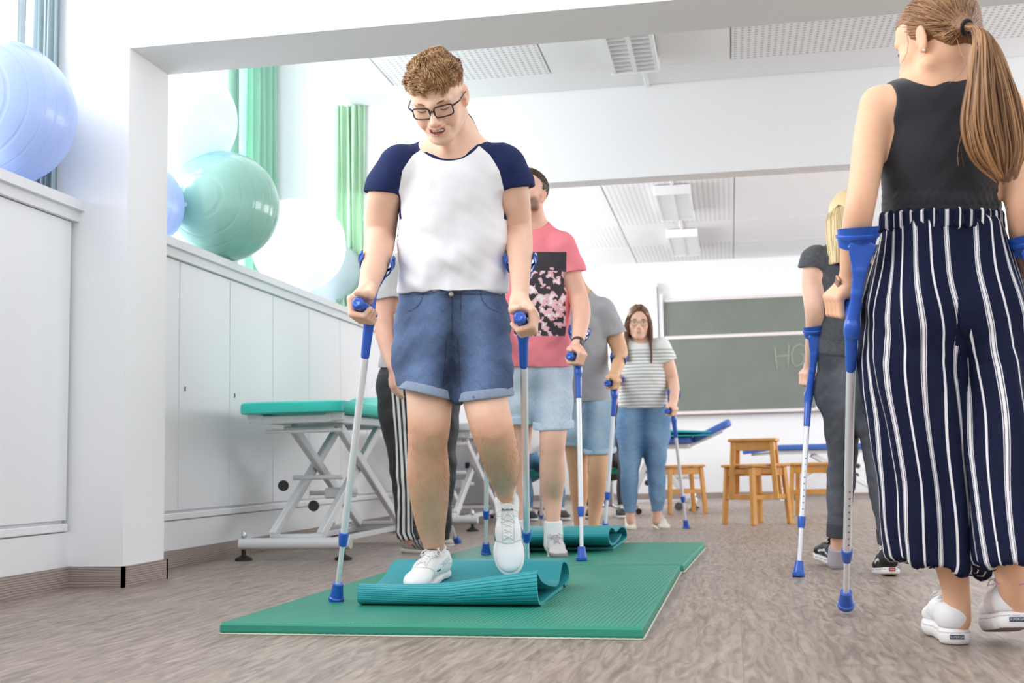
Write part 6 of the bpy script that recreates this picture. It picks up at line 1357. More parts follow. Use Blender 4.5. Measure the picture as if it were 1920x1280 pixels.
# --- man in the pink shirt
def pink():
    D = 5.75; s = D/FPX
    def hair(root, HO, HR, HS, P): cap_hair('hair', root, HO, HR, HS, ('3a2a20', '6a503c'), ([-.12, -.05, -.02, .0, .03, .05, .075], [-.06, -.06, -.03, -.02, .03, .05, .062]), n=2500, ln=.010, fl=(0, .6, .1))
    def print_m():
        m, nt, b = newmat('pink jersey with printed panel'); N = nt.nodes; L = nt.links
        tc = N.new('ShaderNodeTexCoord'); pos = N.new('ShaderNodeAttribute'); pos.attribute_name = 'px'; pz = N.new('ShaderNodeAttribute'); pz.attribute_name = 'pz'; fr = N.new('ShaderNodeAttribute'); fr.attribute_name = 'fr'
        def M(op, a, b_=None, c=None):
            n = N.new('ShaderNodeMath'); n.operation = op
            for i, v in enumerate((a, b_, c)):
                if v is None: continue
                if isinstance(v, (int, float)): n.inputs[i].default_value = v
                else: L.new(v, n.inputs[i])
            return n.outputs[0]
        x, z, f_ = pos.outputs['Fac'], pz.outputs['Fac'], fr.outputs['Fac']
        ins = M('MULTIPLY', M('MULTIPLY', M('LESS_THAN', M('ABSOLUTE', x), .125), M('LESS_THAN', M('ABSOLUTE', z), .20)), M('GREATER_THAN', f_, .5))
        cb = N.new('ShaderNodeCombineXYZ'); L.new(x, cb.inputs[0]); L.new(z, cb.inputs[1])
        n1 = N.new('ShaderNodeTexNoise'); n1.inputs['Scale'].default_value = 26; n1.inputs['Detail'].default_value = 2; L.new(cb.outputs[0], n1.inputs['Vector'])
        n2 = N.new('ShaderNodeTexNoise'); n2.inputs['Scale'].default_value = 9; L.new(cb.outputs[0], n2.inputs['Vector'])
        r = N.new('ShaderNodeValToRGB'); r.color_ramp.interpolation = 'CONSTANT'; e = r.color_ramp.elements; e[0].position = 0; e[0].color = (*lin('474247'), 1); e[1].position = .52; e[1].color = (*lin('f4c3c8'), 1); q = e.new(.60); q.color = (*lin('f7efee'), 1); q = e.new(.70); q.color = (*lin('4a4448'), 1)
        mxn = M('ADD', M('MULTIPLY', n1.outputs['Fac'], .7), M('MULTIPLY', n2.outputs['Fac'], .35)); top_ = M('MULTIPLY', M('GREATER_THAN', z, .11), -.12); L.new(M('ADD', mxn, top_), r.inputs[0])
        mx = N.new('ShaderNodeMix'); mx.data_type = 'RGBA'; L.new(ins, mx.inputs[0]); mx.inputs[6].default_value = (*lin('f78d96'), 1); L.new(r.outputs[0], mx.inputs[7]); L.new(mx.outputs[2], b.inputs['Base Color']); b.inputs['Roughness'].default_value = .85; b.inputs['Specular IOR Level'].default_value = .2
        return m
    pc = U(1012, 552, D); DC = 5.72
    armL = [(1052, 462, 5.74, 22, 24), (1066, 505, 5.76, 20.5, 22), (1083, 555, 5.78, 19, 20), (1090, 585, 5.72, 17.5, 18), (1088, 615, 5.62, 14.5, 15), (1082, 645, 5.50, 11, 10)]
    armR = [(946, 462, 5.74, 22, 24), (930, 505, 5.76, 20, 22), (916, 555, 5.78, 18, 20), (912, 585, 5.72, 17, 18), (912, 615, 5.62, 14, 15), (914, 645, 5.5, 11, 10)]
    GL = U(1077, 670, 5.43); AL = nrm(-CF*.9-CR*.42+CU*.12); GR = U(915, 670, 5.43); AR_ = nrm(-CF)
    root, HO, HR, HS, P = figure('bearded person in pink printed T-shirt and light denim shorts laughing behind the front walker', onZ(1035, 1040, MZ),
        (991, 362, 5.70, nrm(-CF*.80-CR*.42+CU*.30), nrm(CU+CR*.12+CF*.1), 1.0), (1000, 428, 5.78, .062),
        [(1000, 452, 5.78, 44, 30), (1000, 500, 5.78, 60, 42), (1002, 590, 5.80, 58, 42), (1002, 690, 5.82, 62, 44)],
        [armL, armR], [('grip', GL, AL, U(1082, 652, 5.48), CR*.8-CU*.3, 1.0), ('grip', GR, AR_, U(914, 652, 5.48), -CR, 1.0)],
        [[(1030, 700, 5.85, 32, 38), (1036, 760, 5.78, 30, 34), (1037, 815, 5.72, 25, 27), (1036, 850, 5.72, 22.5, 24), (1036, 890, 5.76, 24, 28), (1036, 930, 5.80, 19, 22), (1037, 970, 5.78, 13.5, 16), (1038, 1010, 5.77, 12, 15)],
         [(976, 700, 5.88, 32, 38), (972, 760, 5.9, 30, 34), (972, 815, 5.9, 25, 27), (970, 850, 5.9, 22.5, 24), (968, 890, 5.92, 24, 28), (968, 930, 5.9, 19, 22), (968, 970, 5.86, 13.5, 16), (968, 1008, 5.84, 12, 15)]],
        dict(ease=.012, m=print_m(), hem=(1010, 688, DC), nz=.045, body=[(1002, 520, 5.80, 62, 46), (1002, 700, 5.82, 66, 50)], ns=1.0, nr=(.068, .09, .07),
             sleeves=[([(1052, 462, 5.75, 25, 27), (1070, 512, 5.77, 27, 29), (1076, 535, 5.77, 27, 29)], (1076, 510, 5.77), -CU+CR*.12), ([(948, 462, 5.75, 25, 27), (930, 512, 5.77, 26, 29), (924, 535, 5.77, 26, 29)], (928, 512, 5.77), -CU-CR*.1)],
             attrs={'px': lambda V: (V-pc)@CR, 'pz': lambda V: (V-pc)@CU, 'fr': lambda V: ((V-U(1002, 552, 5.80))@CF < .01).astype(float)}),
        dict(name='shorts', m=DENIM('light denim', '9fb4cc', 'cfdcea'), hip=[(1004, 670, 5.84, .165, .115), (1004, 740, 5.86, .172, .125)], waist=(1004, 672, 5.84), cuff='c3d2e2', cw=.035,
             legs=[([(1032, 700, 5.84, 38, 44), (1037, 760, 5.80, 37, 42), (1038, 830, 5.74, 34, 38)], (1038, 803, 5.75), -CU+CR*.04), ([(978, 700, 5.86, 38, 44), (975, 760, 5.88, 36, 42), (974, 830, 5.9, 34, 38)], (974, 792, 5.9), -CU)],
             cols=denim_cols('8fa6c2', 'd5e0ec', U(1004, 750, 5.8), .08, 5, .15)),
        [((onZ(1038, 1036, MZ)+np.array([0, .0, 0]), nrm(-CF*.97+CR*.05+CU*.0), np.array([0, 0, 1.])), dict(L=.29, W=.104, body='cfcccb', sole='d8d5d4', style='swoosh', laces='b9b6b6', h=.0045)),
         ((onZ(968, 1034, MZ), nrm(-CF*.97-CR*.1), np.array([0, 0, 1.])), dict(L=.29, W=.104, body='cfcccb', sole='d8d5d4', style='swoosh', laces='b9b6b6', h=.0045))],
        skin='f0bda6', beard='6b4a38', hair=hair, smile=1, brow='4a3628', h=.0048)
    sock(root, U(1038, 1020, 5.775), U(1037, 976, 5.78), .044, 'f4f3f2'); sock(root, U(968, 1018, 5.85), U(968, 974, 5.86), .044, 'f4f3f2')
    m = MB(); t = nrm(U(1088, 615, 5.62)-U(1082, 645, 5.50)); c_ = U(1083, 643, 5.515); m.lathe([(.026, -.011), (.0315, -.010), (.0315, .010), (.026, .011)], t, c_, 26, closed=True); w = m.put('watch', mat('black silicone strap', '3a3a3c', .5), root, True)
    n_ = nrm(CR*.55-CF*.8); m = MB(); m.box((-.017, -.004, -.019), (.017, .006, .019), R=np.stack([nrm(np.cross(n_, t)), n_, t], 1), o=c_+n_*.033, bev=.004); m.put('watch_case', mat('dark watch glass', '23262a', .15), w); m = MB()
    crutch('forearm crutch with its tip on the second green mat, held by the pink-shirted person', onZ(1091, 1051, MZ), U(1084, 690, 5.50), GL, AL, U(1086, 622, 5.66), -CF, cuff_axis=U(1088, 590, 5.72)-U(1085, 640, 5.55))
    crutch('forearm crutch planted on the second green mat just behind the front walker\'s legs', onZ(911, 1039, MZ), U(914, 690, 5.50), GR, AR_, U(912, 622, 5.66), -CF, cuff_axis=U(912, 590, 5.72)-U(914, 640, 5.55))
pink()
# --- man in the grey shirt
def grey():
    D = 7.2
    def hair(root, HO, HR, HS, P): cap_hair('hair', root, HO, HR, HS, ('4a3526', '7d6047'), ([-.12, -.05, -.02, .0, .03, .05, .075], [-.06, -.06, -.03, -.01, .03, .05, .06]), n=600)
    armL = [(1128, 580, 7.2, 19, 20), (1148, 620, 7.22, 17, 18), (1162, 660, 7.2, 15, 16), (1158, 685, 7.08, 12, 13), (1150, 705, 6.98, 9.5, 9)]
    armR = [(1040, 580, 7.2, 19, 20), (1026, 620, 7.22, 17, 18), (1016, 660, 7.2, 15, 16), (1014, 685, 7.08, 12, 13), (1014, 705, 6.98, 9.5, 9)]
    GL = U(1147, 718, 6.9); AL = nrm(-CF*.85-CR*.5); GR = U(1014, 720, 6.9); A2 = -CF
    root, *_ = figure('person in plain grey T-shirt and ripped denim shorts, head hidden by the pink-shirted person', onZ(1115, 1010),
        (1064, 508, 7.2, nrm(-CF-CU*.5-CR*.3), CU-CR*.2, .92), (1086, 553, 7.22, .062),
        [(1085, 570, 7.22, 34, 24), (1085, 610, 7.22, 47, 33), (1086, 680, 7.24, 46, 33), (1090, 750, 7.26, 50, 35)], [armL, armR],
        [('grip', GL, AL, U(1150, 707, 6.95), CR*.8-CU*.3, 1.), ('grip', GR, A2, U(1014, 708, 6.95), -CR, 1.)],
        [[(1118, 770, 7.26, 25, 30), (1122, 820, 7.2, 23, 26), (1122, 860, 7.16, 20, 22), (1121, 885, 7.16, 18, 20), (1120, 915, 7.2, 18.5, 21), (1116, 950, 7.22, 13, 15), (1113, 985, 7.22, 10, 12), (1113, 1005, 7.22, 10, 12)],
         [(1080, 770, 7.28, 25, 30), (1080, 820, 7.3, 23, 26), (1082, 860, 7.34, 20, 22), (1084, 885, 7.36, 18, 20), (1086, 915, 7.4, 18, 21), (1086, 950, 7.44, 13, 15), (1086, 985, 7.46, 10, 12), (1086, 1000, 7.46, 10, 12)]],
        dict(ease=.01, m=jersey('grey melange jersey', 'acacaf', noise=(90, .05)), hem=(1090, 752, 7.2), body=[(1087, 620, 7.24, 50, 38), (1090, 770, 7.26, 53, 40)], nr=(.066, .09, .055),
             sleeves=[([(1130, 582, 7.2, 22, 23), (1152, 630, 7.22, 22, 24), (1158, 645, 7.22, 22, 24)], (1156, 626, 7.22), -CU+CR*.25), ([(1040, 582, 7.2, 22, 23), (1024, 630, 7.22, 22, 24), (1020, 645, 7.22, 22, 24)], (1022, 626, 7.22), -CU-CR*.2)]),
        dict(name='shorts', m=DENIM('washed denim', '6f93b4', 'b5cfe0'), hip=[(1095, 740, 7.26, .155, .11), (1098, 800, 7.26, .16, .12)], waist=(1095, 735, 7.26), cuff='b4cbdc', cw=.03,
             legs=[([(1118, 770, 7.26, 30, 36), (1124, 820, 7.22, 30, 34), (1125, 870, 7.18, 28, 32)], (1125, 848, 7.2), -CU+CR*.05), ([(1084, 770, 7.28, 30, 36), (1080, 820, 7.3, 29, 34), (1080, 870, 7.34, 28, 32)], (1080, 833, 7.3), -CU)],
             cols=denim_cols('5f86aa', 'b9d2e2', U(1100, 800, 7.2), .07, 7, .1)),
        [((onZ(1113, 1011), nrm(-CF+CR*.1), np.array([0, 0, 1.])), dict(L=.29, W=.1, body='e9e9e9', style='plain', h=.006)), ((onZ(1086, 1004), nrm(-CF-CR*.1), np.array([0, 0, 1.])), dict(L=.29, W=.1, body='dfe6e6', style='plain', h=.006))],
        skin='e3b48e', hair=hair, h=.007, eyes=1)
    # torn patches of the shorts
    crutch('forearm crutch held by the person in the plain grey T-shirt, leaning beside the striped top', U(1134, 1001, 6.86), U(1153, 735, 6.94), GL, AL, U(1160, 672, 7.1), -CF, cuff_axis=U(1163, 640, 7.2)-U(1152, 700, 7.0))
    crutch('forearm crutch seen between the pink-shirted person\'s bare legs', onZ(1015, 1000), U(1015, 735, 6.94), GR, A2, U(1014, 675, 7.08), -CF, cuff_axis=U(1016, 640, 7.2)-U(1014, 700, 7.0))
grey()
# --- woman in the striped top
def striped():
    D = 8.45
    def hair(root, HO, HR, HS, P):
        g = [[(-.012, .085, .088), (-.062, .07, .04), (-.074, .05, -.04), (-.078, .045, -.12), (-.078, .06, -.2), (-.07, .075, -.27)], [(-.02, .03, .118), (-.082, .02, .03), (-.088, .0, -.05), (-.088, .0, -.13), (-.088, .02, -.21), (-.085, .03, -.27)], [(-.01, -.05, .115), (-.06, -.08, .03), (-.07, -.09, -.06), (-.07, -.09, -.14), (-.07, -.08, -.2), (-.06, -.08, -.26)], [(.01, -.05, .115), (.06, -.08, .03), (.07, -.09, -.06), (.07, -.09, -.14), (.07, -.08, -.2), (.06, -.08, -.26)], [(.02, .03, .118), (.082, .02, .03), (.088, .0, -.05), (.092, .0, -.13), (.10, .02, -.21), (.10, .04, -.28)], [(.012, .085, .088), (.062, .07, .04), (.074, .05, -.04), (.080, .05, -.12), (.088, .07, -.2), (.085, .085, -.28)]]
        g = [[(-p[0], p[1], p[2]) for p in c] for c in g]
        long_hair(root, HO, HR, HS, ('5f4230', '94694a'), g, n=1700, r0=.003, thick=.018)
    def st_m():
        m, nt, b = newmat('grey striped jersey'); N = nt.nodes; L = nt.links; a = N.new('ShaderNodeAttribute'); a.attribute_name = 'd'; sn = N.new('ShaderNodeMath'); sn.operation = 'FRACT'; mt = N.new('ShaderNodeMath'); mt.operation = 'DIVIDE'; mt.inputs[1].default_value = .024
        L.new(a.outputs['Fac'], mt.inputs[0]); L.new(mt.outputs[0], sn.inputs[0]); g = N.new('ShaderNodeMath'); g.operation = 'GREATER_THAN'; g.inputs[1].default_value = .62; L.new(sn.outputs[0], g.inputs[0])
        h_ = N.new('ShaderNodeMath'); h_.operation = 'LESS_THAN'; h_.inputs[1].default_value = .42; L.new(a.outputs['Fac'], h_.inputs[0]); mm = N.new('ShaderNodeMath'); mm.operation = 'MULTIPLY'; L.new(g.outputs[0], mm.inputs[0]); L.new(h_.outputs[0], mm.inputs[1])
        mx = N.new('ShaderNodeMix'); mx.data_type = 'RGBA'; L.new(mm.outputs[0], mx.inputs[0]); mx.inputs[6].default_value = (*lin('eeefec'), 1); mx.inputs[7].default_value = (*lin('b4b7b5'), 1); L.new(mx.outputs[2], b.inputs['Base Color']); b.inputs['Roughness'].default_value = .85; return m
    armL = [(1238, 650, 8.42, 15, 16), (1252, 685, 8.42, 14, 15), (1261, 715, 8.42, 11.5, 12), (1264, 735, 8.34, 10, 10.5), (1262, 757, 8.26, 7.5, 7)]
    armR = [(1176, 650, 8.46, 15, 16), (1166, 678, 8.48, 13, 14), (1160, 700, 8.48, 11, 12), (1156, 712, 8.38, 9, 10), (1151, 724, 8.26, 7.5, 7)]
    GL = U(1257, 770, 8.2); AL = nrm(-CF*.85-CR*.5); GR = U(1147, 736, 8.18); z0 = U(1207, 765, 8.4)[2]
    root, *_ = figure('person with long brown hair, glasses and grey striped top in blue jeans, facing the camera', onZ(1205, 990),
        (1197, 603, 8.40, nrm(-CF-CR*.06-CU*.06), CU, 1.0), (1200, 640, 8.44, .052),
        [(1205, 655, 8.44, 27, 20), (1205, 685, 8.44, 38, 27), (1206, 730, 8.44, 38, 29), (1206, 765, 8.46, 43, 31)], [armL, armR],
        [('grip', GL, AL, U(1260, 760, 8.25), CR*.8-CU*.3, .95), ('grip', GR, -CF, U(1150, 726, 8.24), -CR, .95)],
        [[(1228, 790, 8.46, 22, 26), (1228, 840, 8.44, 19, 21), (1230, 880, 8.44, 14, 16), (1232, 920, 8.46, 13.5, 16), (1232, 955, 8.46, 9, 11), (1230, 975, 8.46, 8, 9)], [(1184, 790, 8.46, 22, 26), (1183, 840, 8.42, 19, 21), (1181, 880, 8.4, 14, 16), (1180, 920, 8.4, 13.5, 16), (1181, 955, 8.4, 9, 11), (1182, 975, 8.4, 8, 9)]],
        dict(name='striped_top', ease=.008, m=st_m(), hem=(1207, 764, 8.4), nr=(.075, .09, .05), nz=.03, body=[(1206, 700, 8.45, 42, 32), (1206, 780, 8.46, 44, 34)],
             sleeves=[([(1238, 652, 8.42, 17, 18), (1252, 680, 8.42, 17, 18), (1255, 692, 8.42, 17, 18)], (1254, 676, 8.42), -CU+CR*.3), ([(1176, 652, 8.46, 17, 18), (1166, 680, 8.46, 16, 18), (1163, 692, 8.46, 16, 18)], (1165, 676, 8.46), -CU-CR*.3)],
             attrs={'d': lambda V: V[:, 2]-z0}),
        dict(name='jeans', m=DENIM('blue jeans', '4f7aa6', '7ea3c6'), hip=[(1206, 765, 8.46, .168, .12), (1206, 810, 8.46, .188, .135)], waist=(1206, 755, 8.46),
             legs=[([(1229, 790, 8.46, 26, 31), (1228, 840, 8.44, 21.5, 24), (1230, 880, 8.44, 16, 18), (1232, 920, 8.46, 14.5, 17), (1232, 952, 8.46, 10.5, 12), (1232, 975, 8.46, 10, 12)], (1232, 958, 8.46), -CU), ([(1184, 790, 8.46, 26, 31), (1183, 840, 8.42, 21.5, 24), (1181, 880, 8.4, 16, 18), (1180, 920, 8.4, 14.5, 17), (1181, 952, 8.4, 10.5, 12), (1181, 975, 8.4, 10, 12)], (1181, 960, 8.4), -CU)],
             cols=denim_cols('3f6a97', '83a8ca', U(1206, 830, 8.4), .09, 9, .05)),
        [((onZ(1230, 988)+np.array([0, .0, 0]), nrm(-CF+CR*.15), np.array([0, 0, 1.])), dict(L=.26, W=.095, body='e8e2d2', sole='e9e3d6', style='plain', h=.006)), ((onZ(1182, 989)+np.array([0, .0, 0]), nrm(-CF-CR*.1), np.array([0, 0, 1.])), dict(L=.26, W=.095, body='e8e2d2', sole='e9e3d6', style='plain', h=.006))],
        skin='f0c3ab', fem=True, hair=hair, h=.0062, eyes=1, specs='9a8a84', brow='6b4d3a')
    crutch('forearm crutch planted on the open floor beside the person in the grey striped top', onZ(1287, 990), U(1263, 783, 8.23), GL, AL, U(1264, 738, 8.33), -CF, cuff_axis=U(1263, 715, 8.42)-U(1264, 757, 8.26), ring=.044)
    crutch('forearm crutch hidden behind the one of the person in plain grey T-shirt', onZ(1134, 990), U(1148, 750, 8.2), GR, -CF, U(1156, 708, 8.36), -CF, cuff_axis=U(1160, 695, 8.46)-U(1151, 724, 8.26), ring=.044)
striped()
# --- blonde woman from behind
def blonde():
    D = 4.85
    def hair(root, HO, HR, HS, P):
        g = [[(.0, -.03, .118), (-.08, .0, .03), (-.086, -.01, -.06), (-.088, -.02, -.14), (-.086, -.03, -.20)], [(0, -.06, .112), (-.06, -.085, .03), (-.065, -.098, -.06), (-.065, -.10, -.14), (-.066, -.095, -.21)], [(0, -.07, .11), (0, -.108, .03), (0, -.115, -.06), (0, -.118, -.15), (0, -.115, -.22)], [(0, -.06, .112), (.06, -.085, .03), (.065, -.098, -.06), (.065, -.10, -.14), (.066, -.095, -.21)], [(.0, -.03, .118), (.08, .0, .03), (.086, -.01, -.06), (.088, -.02, -.14), (.086, -.03, -.20)]]
        long_hair(root, HO, HR, HS, ('c9ac78', 'f0dfb4'), g, n=1800, r0=.0024, thick=.016)
    armL = [(1528, 490, 4.88, 22, 24), (1524, 535, 4.88, 20, 21), (1526, 575, 4.86, 17.5, 19), (1528, 606, 4.9, 17, 18), (1523, 650, 4.98, 13, 14), (1518, 688, 5.04, 9, 9)]
    armR = [(1648, 490, 4.84, 22, 24), (1660, 535, 4.84, 20, 21), (1664, 575, 4.82, 17.5, 19), (1664, 606, 4.86, 17, 18), (1664, 650, 4.92, 13, 14), (1664, 688, 5.0, 9, 9)]
    GL = U(1520, 712, 5.06); A = nrm(CF*.95-CR*.2); GR = U(1664, 712, 5.02)
    root, *_ = figure('blonde person in dark grey T-shirt and grey jeans seen from behind, before the blackboard', onZ(1620, 1080),
        (1590, 412, 4.86, nrm(CF+CR*.1-CU*.2), CU, .95), (1592, 462, 4.86, .05),
        [(1590, 478, 4.86, 36, 26), (1590, 520, 4.86, 54, 36), (1592, 590, 4.88, 46, 33), (1596, 660, 4.9, 52, 38)], [armL, armR],
        [('grip', GL, A, U(1518, 692, 5.05), -CR, .95), ('grip', GR, A, U(1664, 692, 5.01), CR, .95)],
        [[(1576, 720, 4.92, 34, 42), (1578, 800, 4.94, 26, 30), (1580, 860, 4.96, 20, 22), (1576, 910, 4.98, 20, 23), (1572, 980, 5.0, 14, 16), (1570, 1020, 5.02, 12.5, 14), (1569, 1050, 5.03, 12.5, 15)],
         [(1634, 720, 4.90, 34, 42), (1640, 800, 4.84, 27, 30), (1648, 860, 4.8, 21, 23), (1654, 910, 4.76, 21, 23), (1664, 980, 4.72, 15, 17), (1670, 1020, 4.70, 13, 15), (1672, 1052, 4.70, 13, 15)]],
        dict(ease=.009, m=jersey('dark grey melange jersey', '4b4c51', noise=(70, .22)), hem=(1596, 672, 4.88), hs=-.15, body=[(1592, 570, 4.88, 51, 38), (1598, 700, 4.9, 62, 47)], nr=(.075, .09, .05), nz=.035, ny=.0, folds=[(.004, (6, 8, 22), 3), (.003, (8, 8, 60), 5)],
             sleeves=[([(1530, 490, 4.88, 25, 27), (1522, 515, 4.88, 24.5, 26), (1521, 530, 4.88, 24.5, 26)], (1522, 504, 4.88), -CU-CR*.05), ([(1648, 490, 4.84, 25, 27), (1660, 515, 4.84, 24.5, 26), (1662, 530, 4.84, 24.5, 26)], (1660, 508, 4.84), -CU)]),
        dict(name='jeans', m=DENIM('charcoal jeans', '3c3c44', '5f6068'), hip=[(1598, 665, 4.9, .135, .10), (1602, 730, 4.92, .165, .125)], waist=(1598, 658, 4.9), cuff='45454c', cw=.055,
             legs=[([(1576, 720, 4.92, 36, 46), (1578, 800, 4.94, 28, 32), (1580, 860, 4.96, 22, 24), (1576, 910, 4.98, 21.5, 25), (1572, 980, 5.0, 17, 20), (1570, 1030, 5.0, 17, 20)], (1571, 1005, 5.0), -CU), ([(1634, 720, 4.90, 36, 46), (1640, 800, 4.84, 29, 32), (1648, 860, 4.8, 23, 25), (1654, 910, 4.76, 22.5, 25), (1664, 980, 4.72, 18, 21), (1670, 1030, 4.70, 18, 21)], (1668, 1020, 4.7), -CU)],
             cols=denim_cols('35353d', '686972', U(1605, 800, 4.9), .07, 4, .0), folds=[(.004, (10, 10, 30), 8), (.002, (20, 20, 80), 2)]),
        [((onZ(1572, 1064)+np.array([0, -.03, 0]), nrm(CF-CR*.05), np.array([0, 0, 1.])), dict(L=.25, W=.1, body='202022', sole='f0eeec', style='skate', platform=.03, h=.004, bottom='d9d2c9')), ((U(1672, 1077, 4.66), nrm(CF*.95+CR*.16-CU*.2), nrm(CU+CF*.2)), dict(L=.25, W=.1, body='202022', sole='f0eeec', style='skate', platform=.03, h=.004, bottom='8a6a55'))],
        skin='f0c0a8', fem=True, hair=hair, h=.005, face=False)
    sock(root, U(1569, 1052, 5.04), U(1570, 1026, 5.02), .036, 'b9b3bd'); sock(root, U(1672, 1055, 4.71), U(1671, 1030, 4.7), .036, 'b9b3bd')
    red = mat('red heel patch', 'b8323c', .5)
    for s_ in [o for o in root.children if o.name.startswith('shoe')]:
        sl = [c for c in s_.children if c.name.startswith('sole')][0]
    for q, ax in ((onZ(1573, 1064)+np.array([0, -.036, .015]), CR), (U(1673, 1067, 4.655), CR)):
        m = MB(); m.box((-.013, -.001, -.007), (.013, .001, .007), R=np.stack([CR, CF, CU], 1), o=q, bev=.001); p_ = m.put('heel_patch', red, s_)
        text_mesh('lettering', 'VANS', .008, q-CF*.0014, CR, CU, mat('white letters', 'f4f0ee', .5), p_, .0002)
    m = MB()
    c0 = U(1560, 715, 4.79); 
    crutch('forearm crutch held by the blonde person, standing on the floor in front of the stools', onZ(1497, 1081), U(1516, 738, 4.95), GL, A, U(1526, 622, 4.92), CF, holes=True, cuff_axis=U(1526, 575, 4.86)-U(1523, 650, 4.98), ring=.045)
blonde()
# --- person in track trousers
def track():
    def hair(root, HO, HR, HS, P): cap_hair('hair', root, HO, HR, HS, ('4a3526', '7d6047'), ([-.12, -.05, -.02, .0, .03, .05, .075], [-.06, -.06, -.03, -.01, .03, .05, .06]), n=0)
    armR = [(732, 505, 6.02, 23, 25), (722, 560, 6.0, 20, 21), (718, 605, 5.96, 17.5, 18), (724, 645, 5.9, 15, 15), (736, 685, 5.84, 11, 10)]
    armL = [(842, 505, 6.02, 22, 24), (852, 560, 6.0, 19, 20), (856, 605, 5.96, 17, 18), (850, 645, 5.9, 14, 15), (842, 685, 5.84, 10.5, 10)]
    def trm():
        m, nt, b = newmat('black track fabric with white side stripes'); N = nt.nodes; L = nt.links; a = N.new('ShaderNodeAttribute'); a.attribute_name = 'd'
        def M(op, x, y=None):
            n = N.new('ShaderNodeMath'); n.operation = op
            for i, v in enumerate((x, y)):
                if v is None: continue
                if isinstance(v, (int, float)): n.inputs[i].default_value = v
                else: L.new(v, n.inputs[i])
            return n.outputs[0]
        f_ = M('FRACT', M('DIVIDE', M('ADD', a.outputs['Fac'], 10.), .024)); s_ = M('MULTIPLY', M('LESS_THAN', f_, .55), M('LESS_THAN', M('ABSOLUTE', M('SUBTRACT', a.outputs['Fac'], .0)), .036))
        mx = N.new('ShaderNodeMix'); mx.data_type = 'RGBA'; L.new(s_, mx.inputs[0]); mx.inputs[6].default_value = (*lin('2b2b2f'), 1); mx.inputs[7].default_value = (*lin('ece9e4'), 1); L.new(mx.outputs[2], b.inputs['Base Color']); b.inputs['Roughness'].default_value = .6; return m
    lgR = [(746, 720, 6.06, 35, 40), (751, 800, 6.04, 29, 33), (759, 860, 6.03, 24, 27), (764, 920, 6.03, 22, 26), (766, 980, 6.05, 19, 22), (766, 1030, 6.07, 18, 22)]
    lgL = [(820, 720, 6.06, 34, 40), (824, 800, 6.04, 29, 33), (826, 860, 6.03, 24, 27), (824, 920, 6.1, 22, 26), (822, 980, 6.15, 19, 22), (820, 1030, 6.2, 18, 22)]
    slx = lambda z: np.interp(-z, [-U(748, 700, 5.9)[2], -U(752, 780, 5.9)[2], -U(760, 900, 5.9)[2], -U(768, 1000, 5.9)[2], -U(776, 1035, 5.9)[2]], [(U(x, y, 5.95)-CC)@CR for x, y in ((741, 700), (748, 780), (756, 900), (760, 960), (776, 1035))])
    root, *_ = figure('person in grey T-shirt and black track trousers with white side stripes, behind the front walker', onZ(775, 1045),
        (790, 415, 6.0, nrm(-CF-CR*.4), CU, 1.), (788, 475, 6.04, .06),
        [(788, 492, 6.04, 38, 28), (788, 540, 6.04, 54, 38), (786, 620, 6.06, 50, 36), (784, 700, 6.06, 56, 40)], [armR, armL],
        [('down', U(736, 688, 5.84), nrm(-CU+CR*.08), nrm(-CR*.6-CF*.4), 1., -1, .45), ('down', U(842, 688, 5.84), nrm(-CU-CR*.05), CR, 1., 1, .5)],
        [[(p[0], min(p[1], 1012), p[2], p[3]*(.8 if p[1] < 950 else .55), p[4]*(.8 if p[1] < 950 else .55)) for p in l_] for l_ in (lgR, lgL)],
        dict(ease=.012, m=jersey('light grey melange jersey', 'c6c6c6', noise=(90, .05)), hem=(784, 690, 6.0), nr=(.07, .09, .055), body=[(787, 560, 6.05, 58, 42), (783, 710, 6.06, 78, 52)],
             sleeves=[([(734, 505, 6.02, 27, 29), (730, 560, 6.0, 28, 29), (729, 595, 6.0, 28, 29)], (728, 560, 6.0), -CU+CR*.18), ([(842, 505, 6.02, 26, 28), (850, 560, 6.0, 27, 29), (852, 590, 6.0, 27, 29)], (851, 560, 6.0), -CU)]),
        dict(name='track_trousers', m=trm(), hip=[(785, 680, 6.06, .165, .12), (785, 745, 6.06, .19, .14)], waist=(785, 675, 6.06),
             legs=[([(p[0], p[1], p[2], p[3]*1.22, p[4]*1.2) for p in lgR], (770, 1008, 6.07), -CU), ([(p[0], p[1], p[2], p[3]*1.22, p[4]*1.2) for p in lgL], (820, 1010, 6.2), -CU)],
             folds=[(.005, (10, 10, 14), 8), (.004, (9, 9, 40), 12)], attrs={'d': lambda V: np.where((V-U(785, 700, 6.06))@CR < 0, (V-CC)@CR-slx(V[:, 2])+.25*((V-U(760, 800, 5.98))@CF), 1.)}),
        [((onZ(750, 1036)+np.array([0, .05, 0]), nrm(-CF*.45+CR*.85), np.array([0, 0, 1.])), dict(L=.29, W=.1, body='c9c3bc', sole='efe9e2', style='runner', h=.0045)), ((onZ(742, 1026)+np.array([0.04, .25, 0]), nrm(-CF*.5+CR*.8), np.array([0, 0, 1.])), dict(L=.29, W=.1, body='c9c3bc', sole='efe9e2', style='runner', h=.005))],
        skin='f0bfa8', hair=hair, h=.006, eyes=1)
    G_ = U(800, 700, 6.25); t_ = nrm(onZ(858, 1018)-U(838, 960, 6.93)); B_ = U(760, 740, 6.5)
    T0 = onZ(858, 1018)
    d0 = U(838, 962, 6.93)-T0; B_ = T0+nrm(U(790, 830, 6.6)-T0)*.92; A_ = nrm(-CF*.8+CR*.4)
    crutch('forearm crutch leaning to the left behind the front walker\'s bare calf', T0, B_, B_+A_*.055, A_, B_+nrm(B_-T0)*.20+CF*.05, -CF)
track()
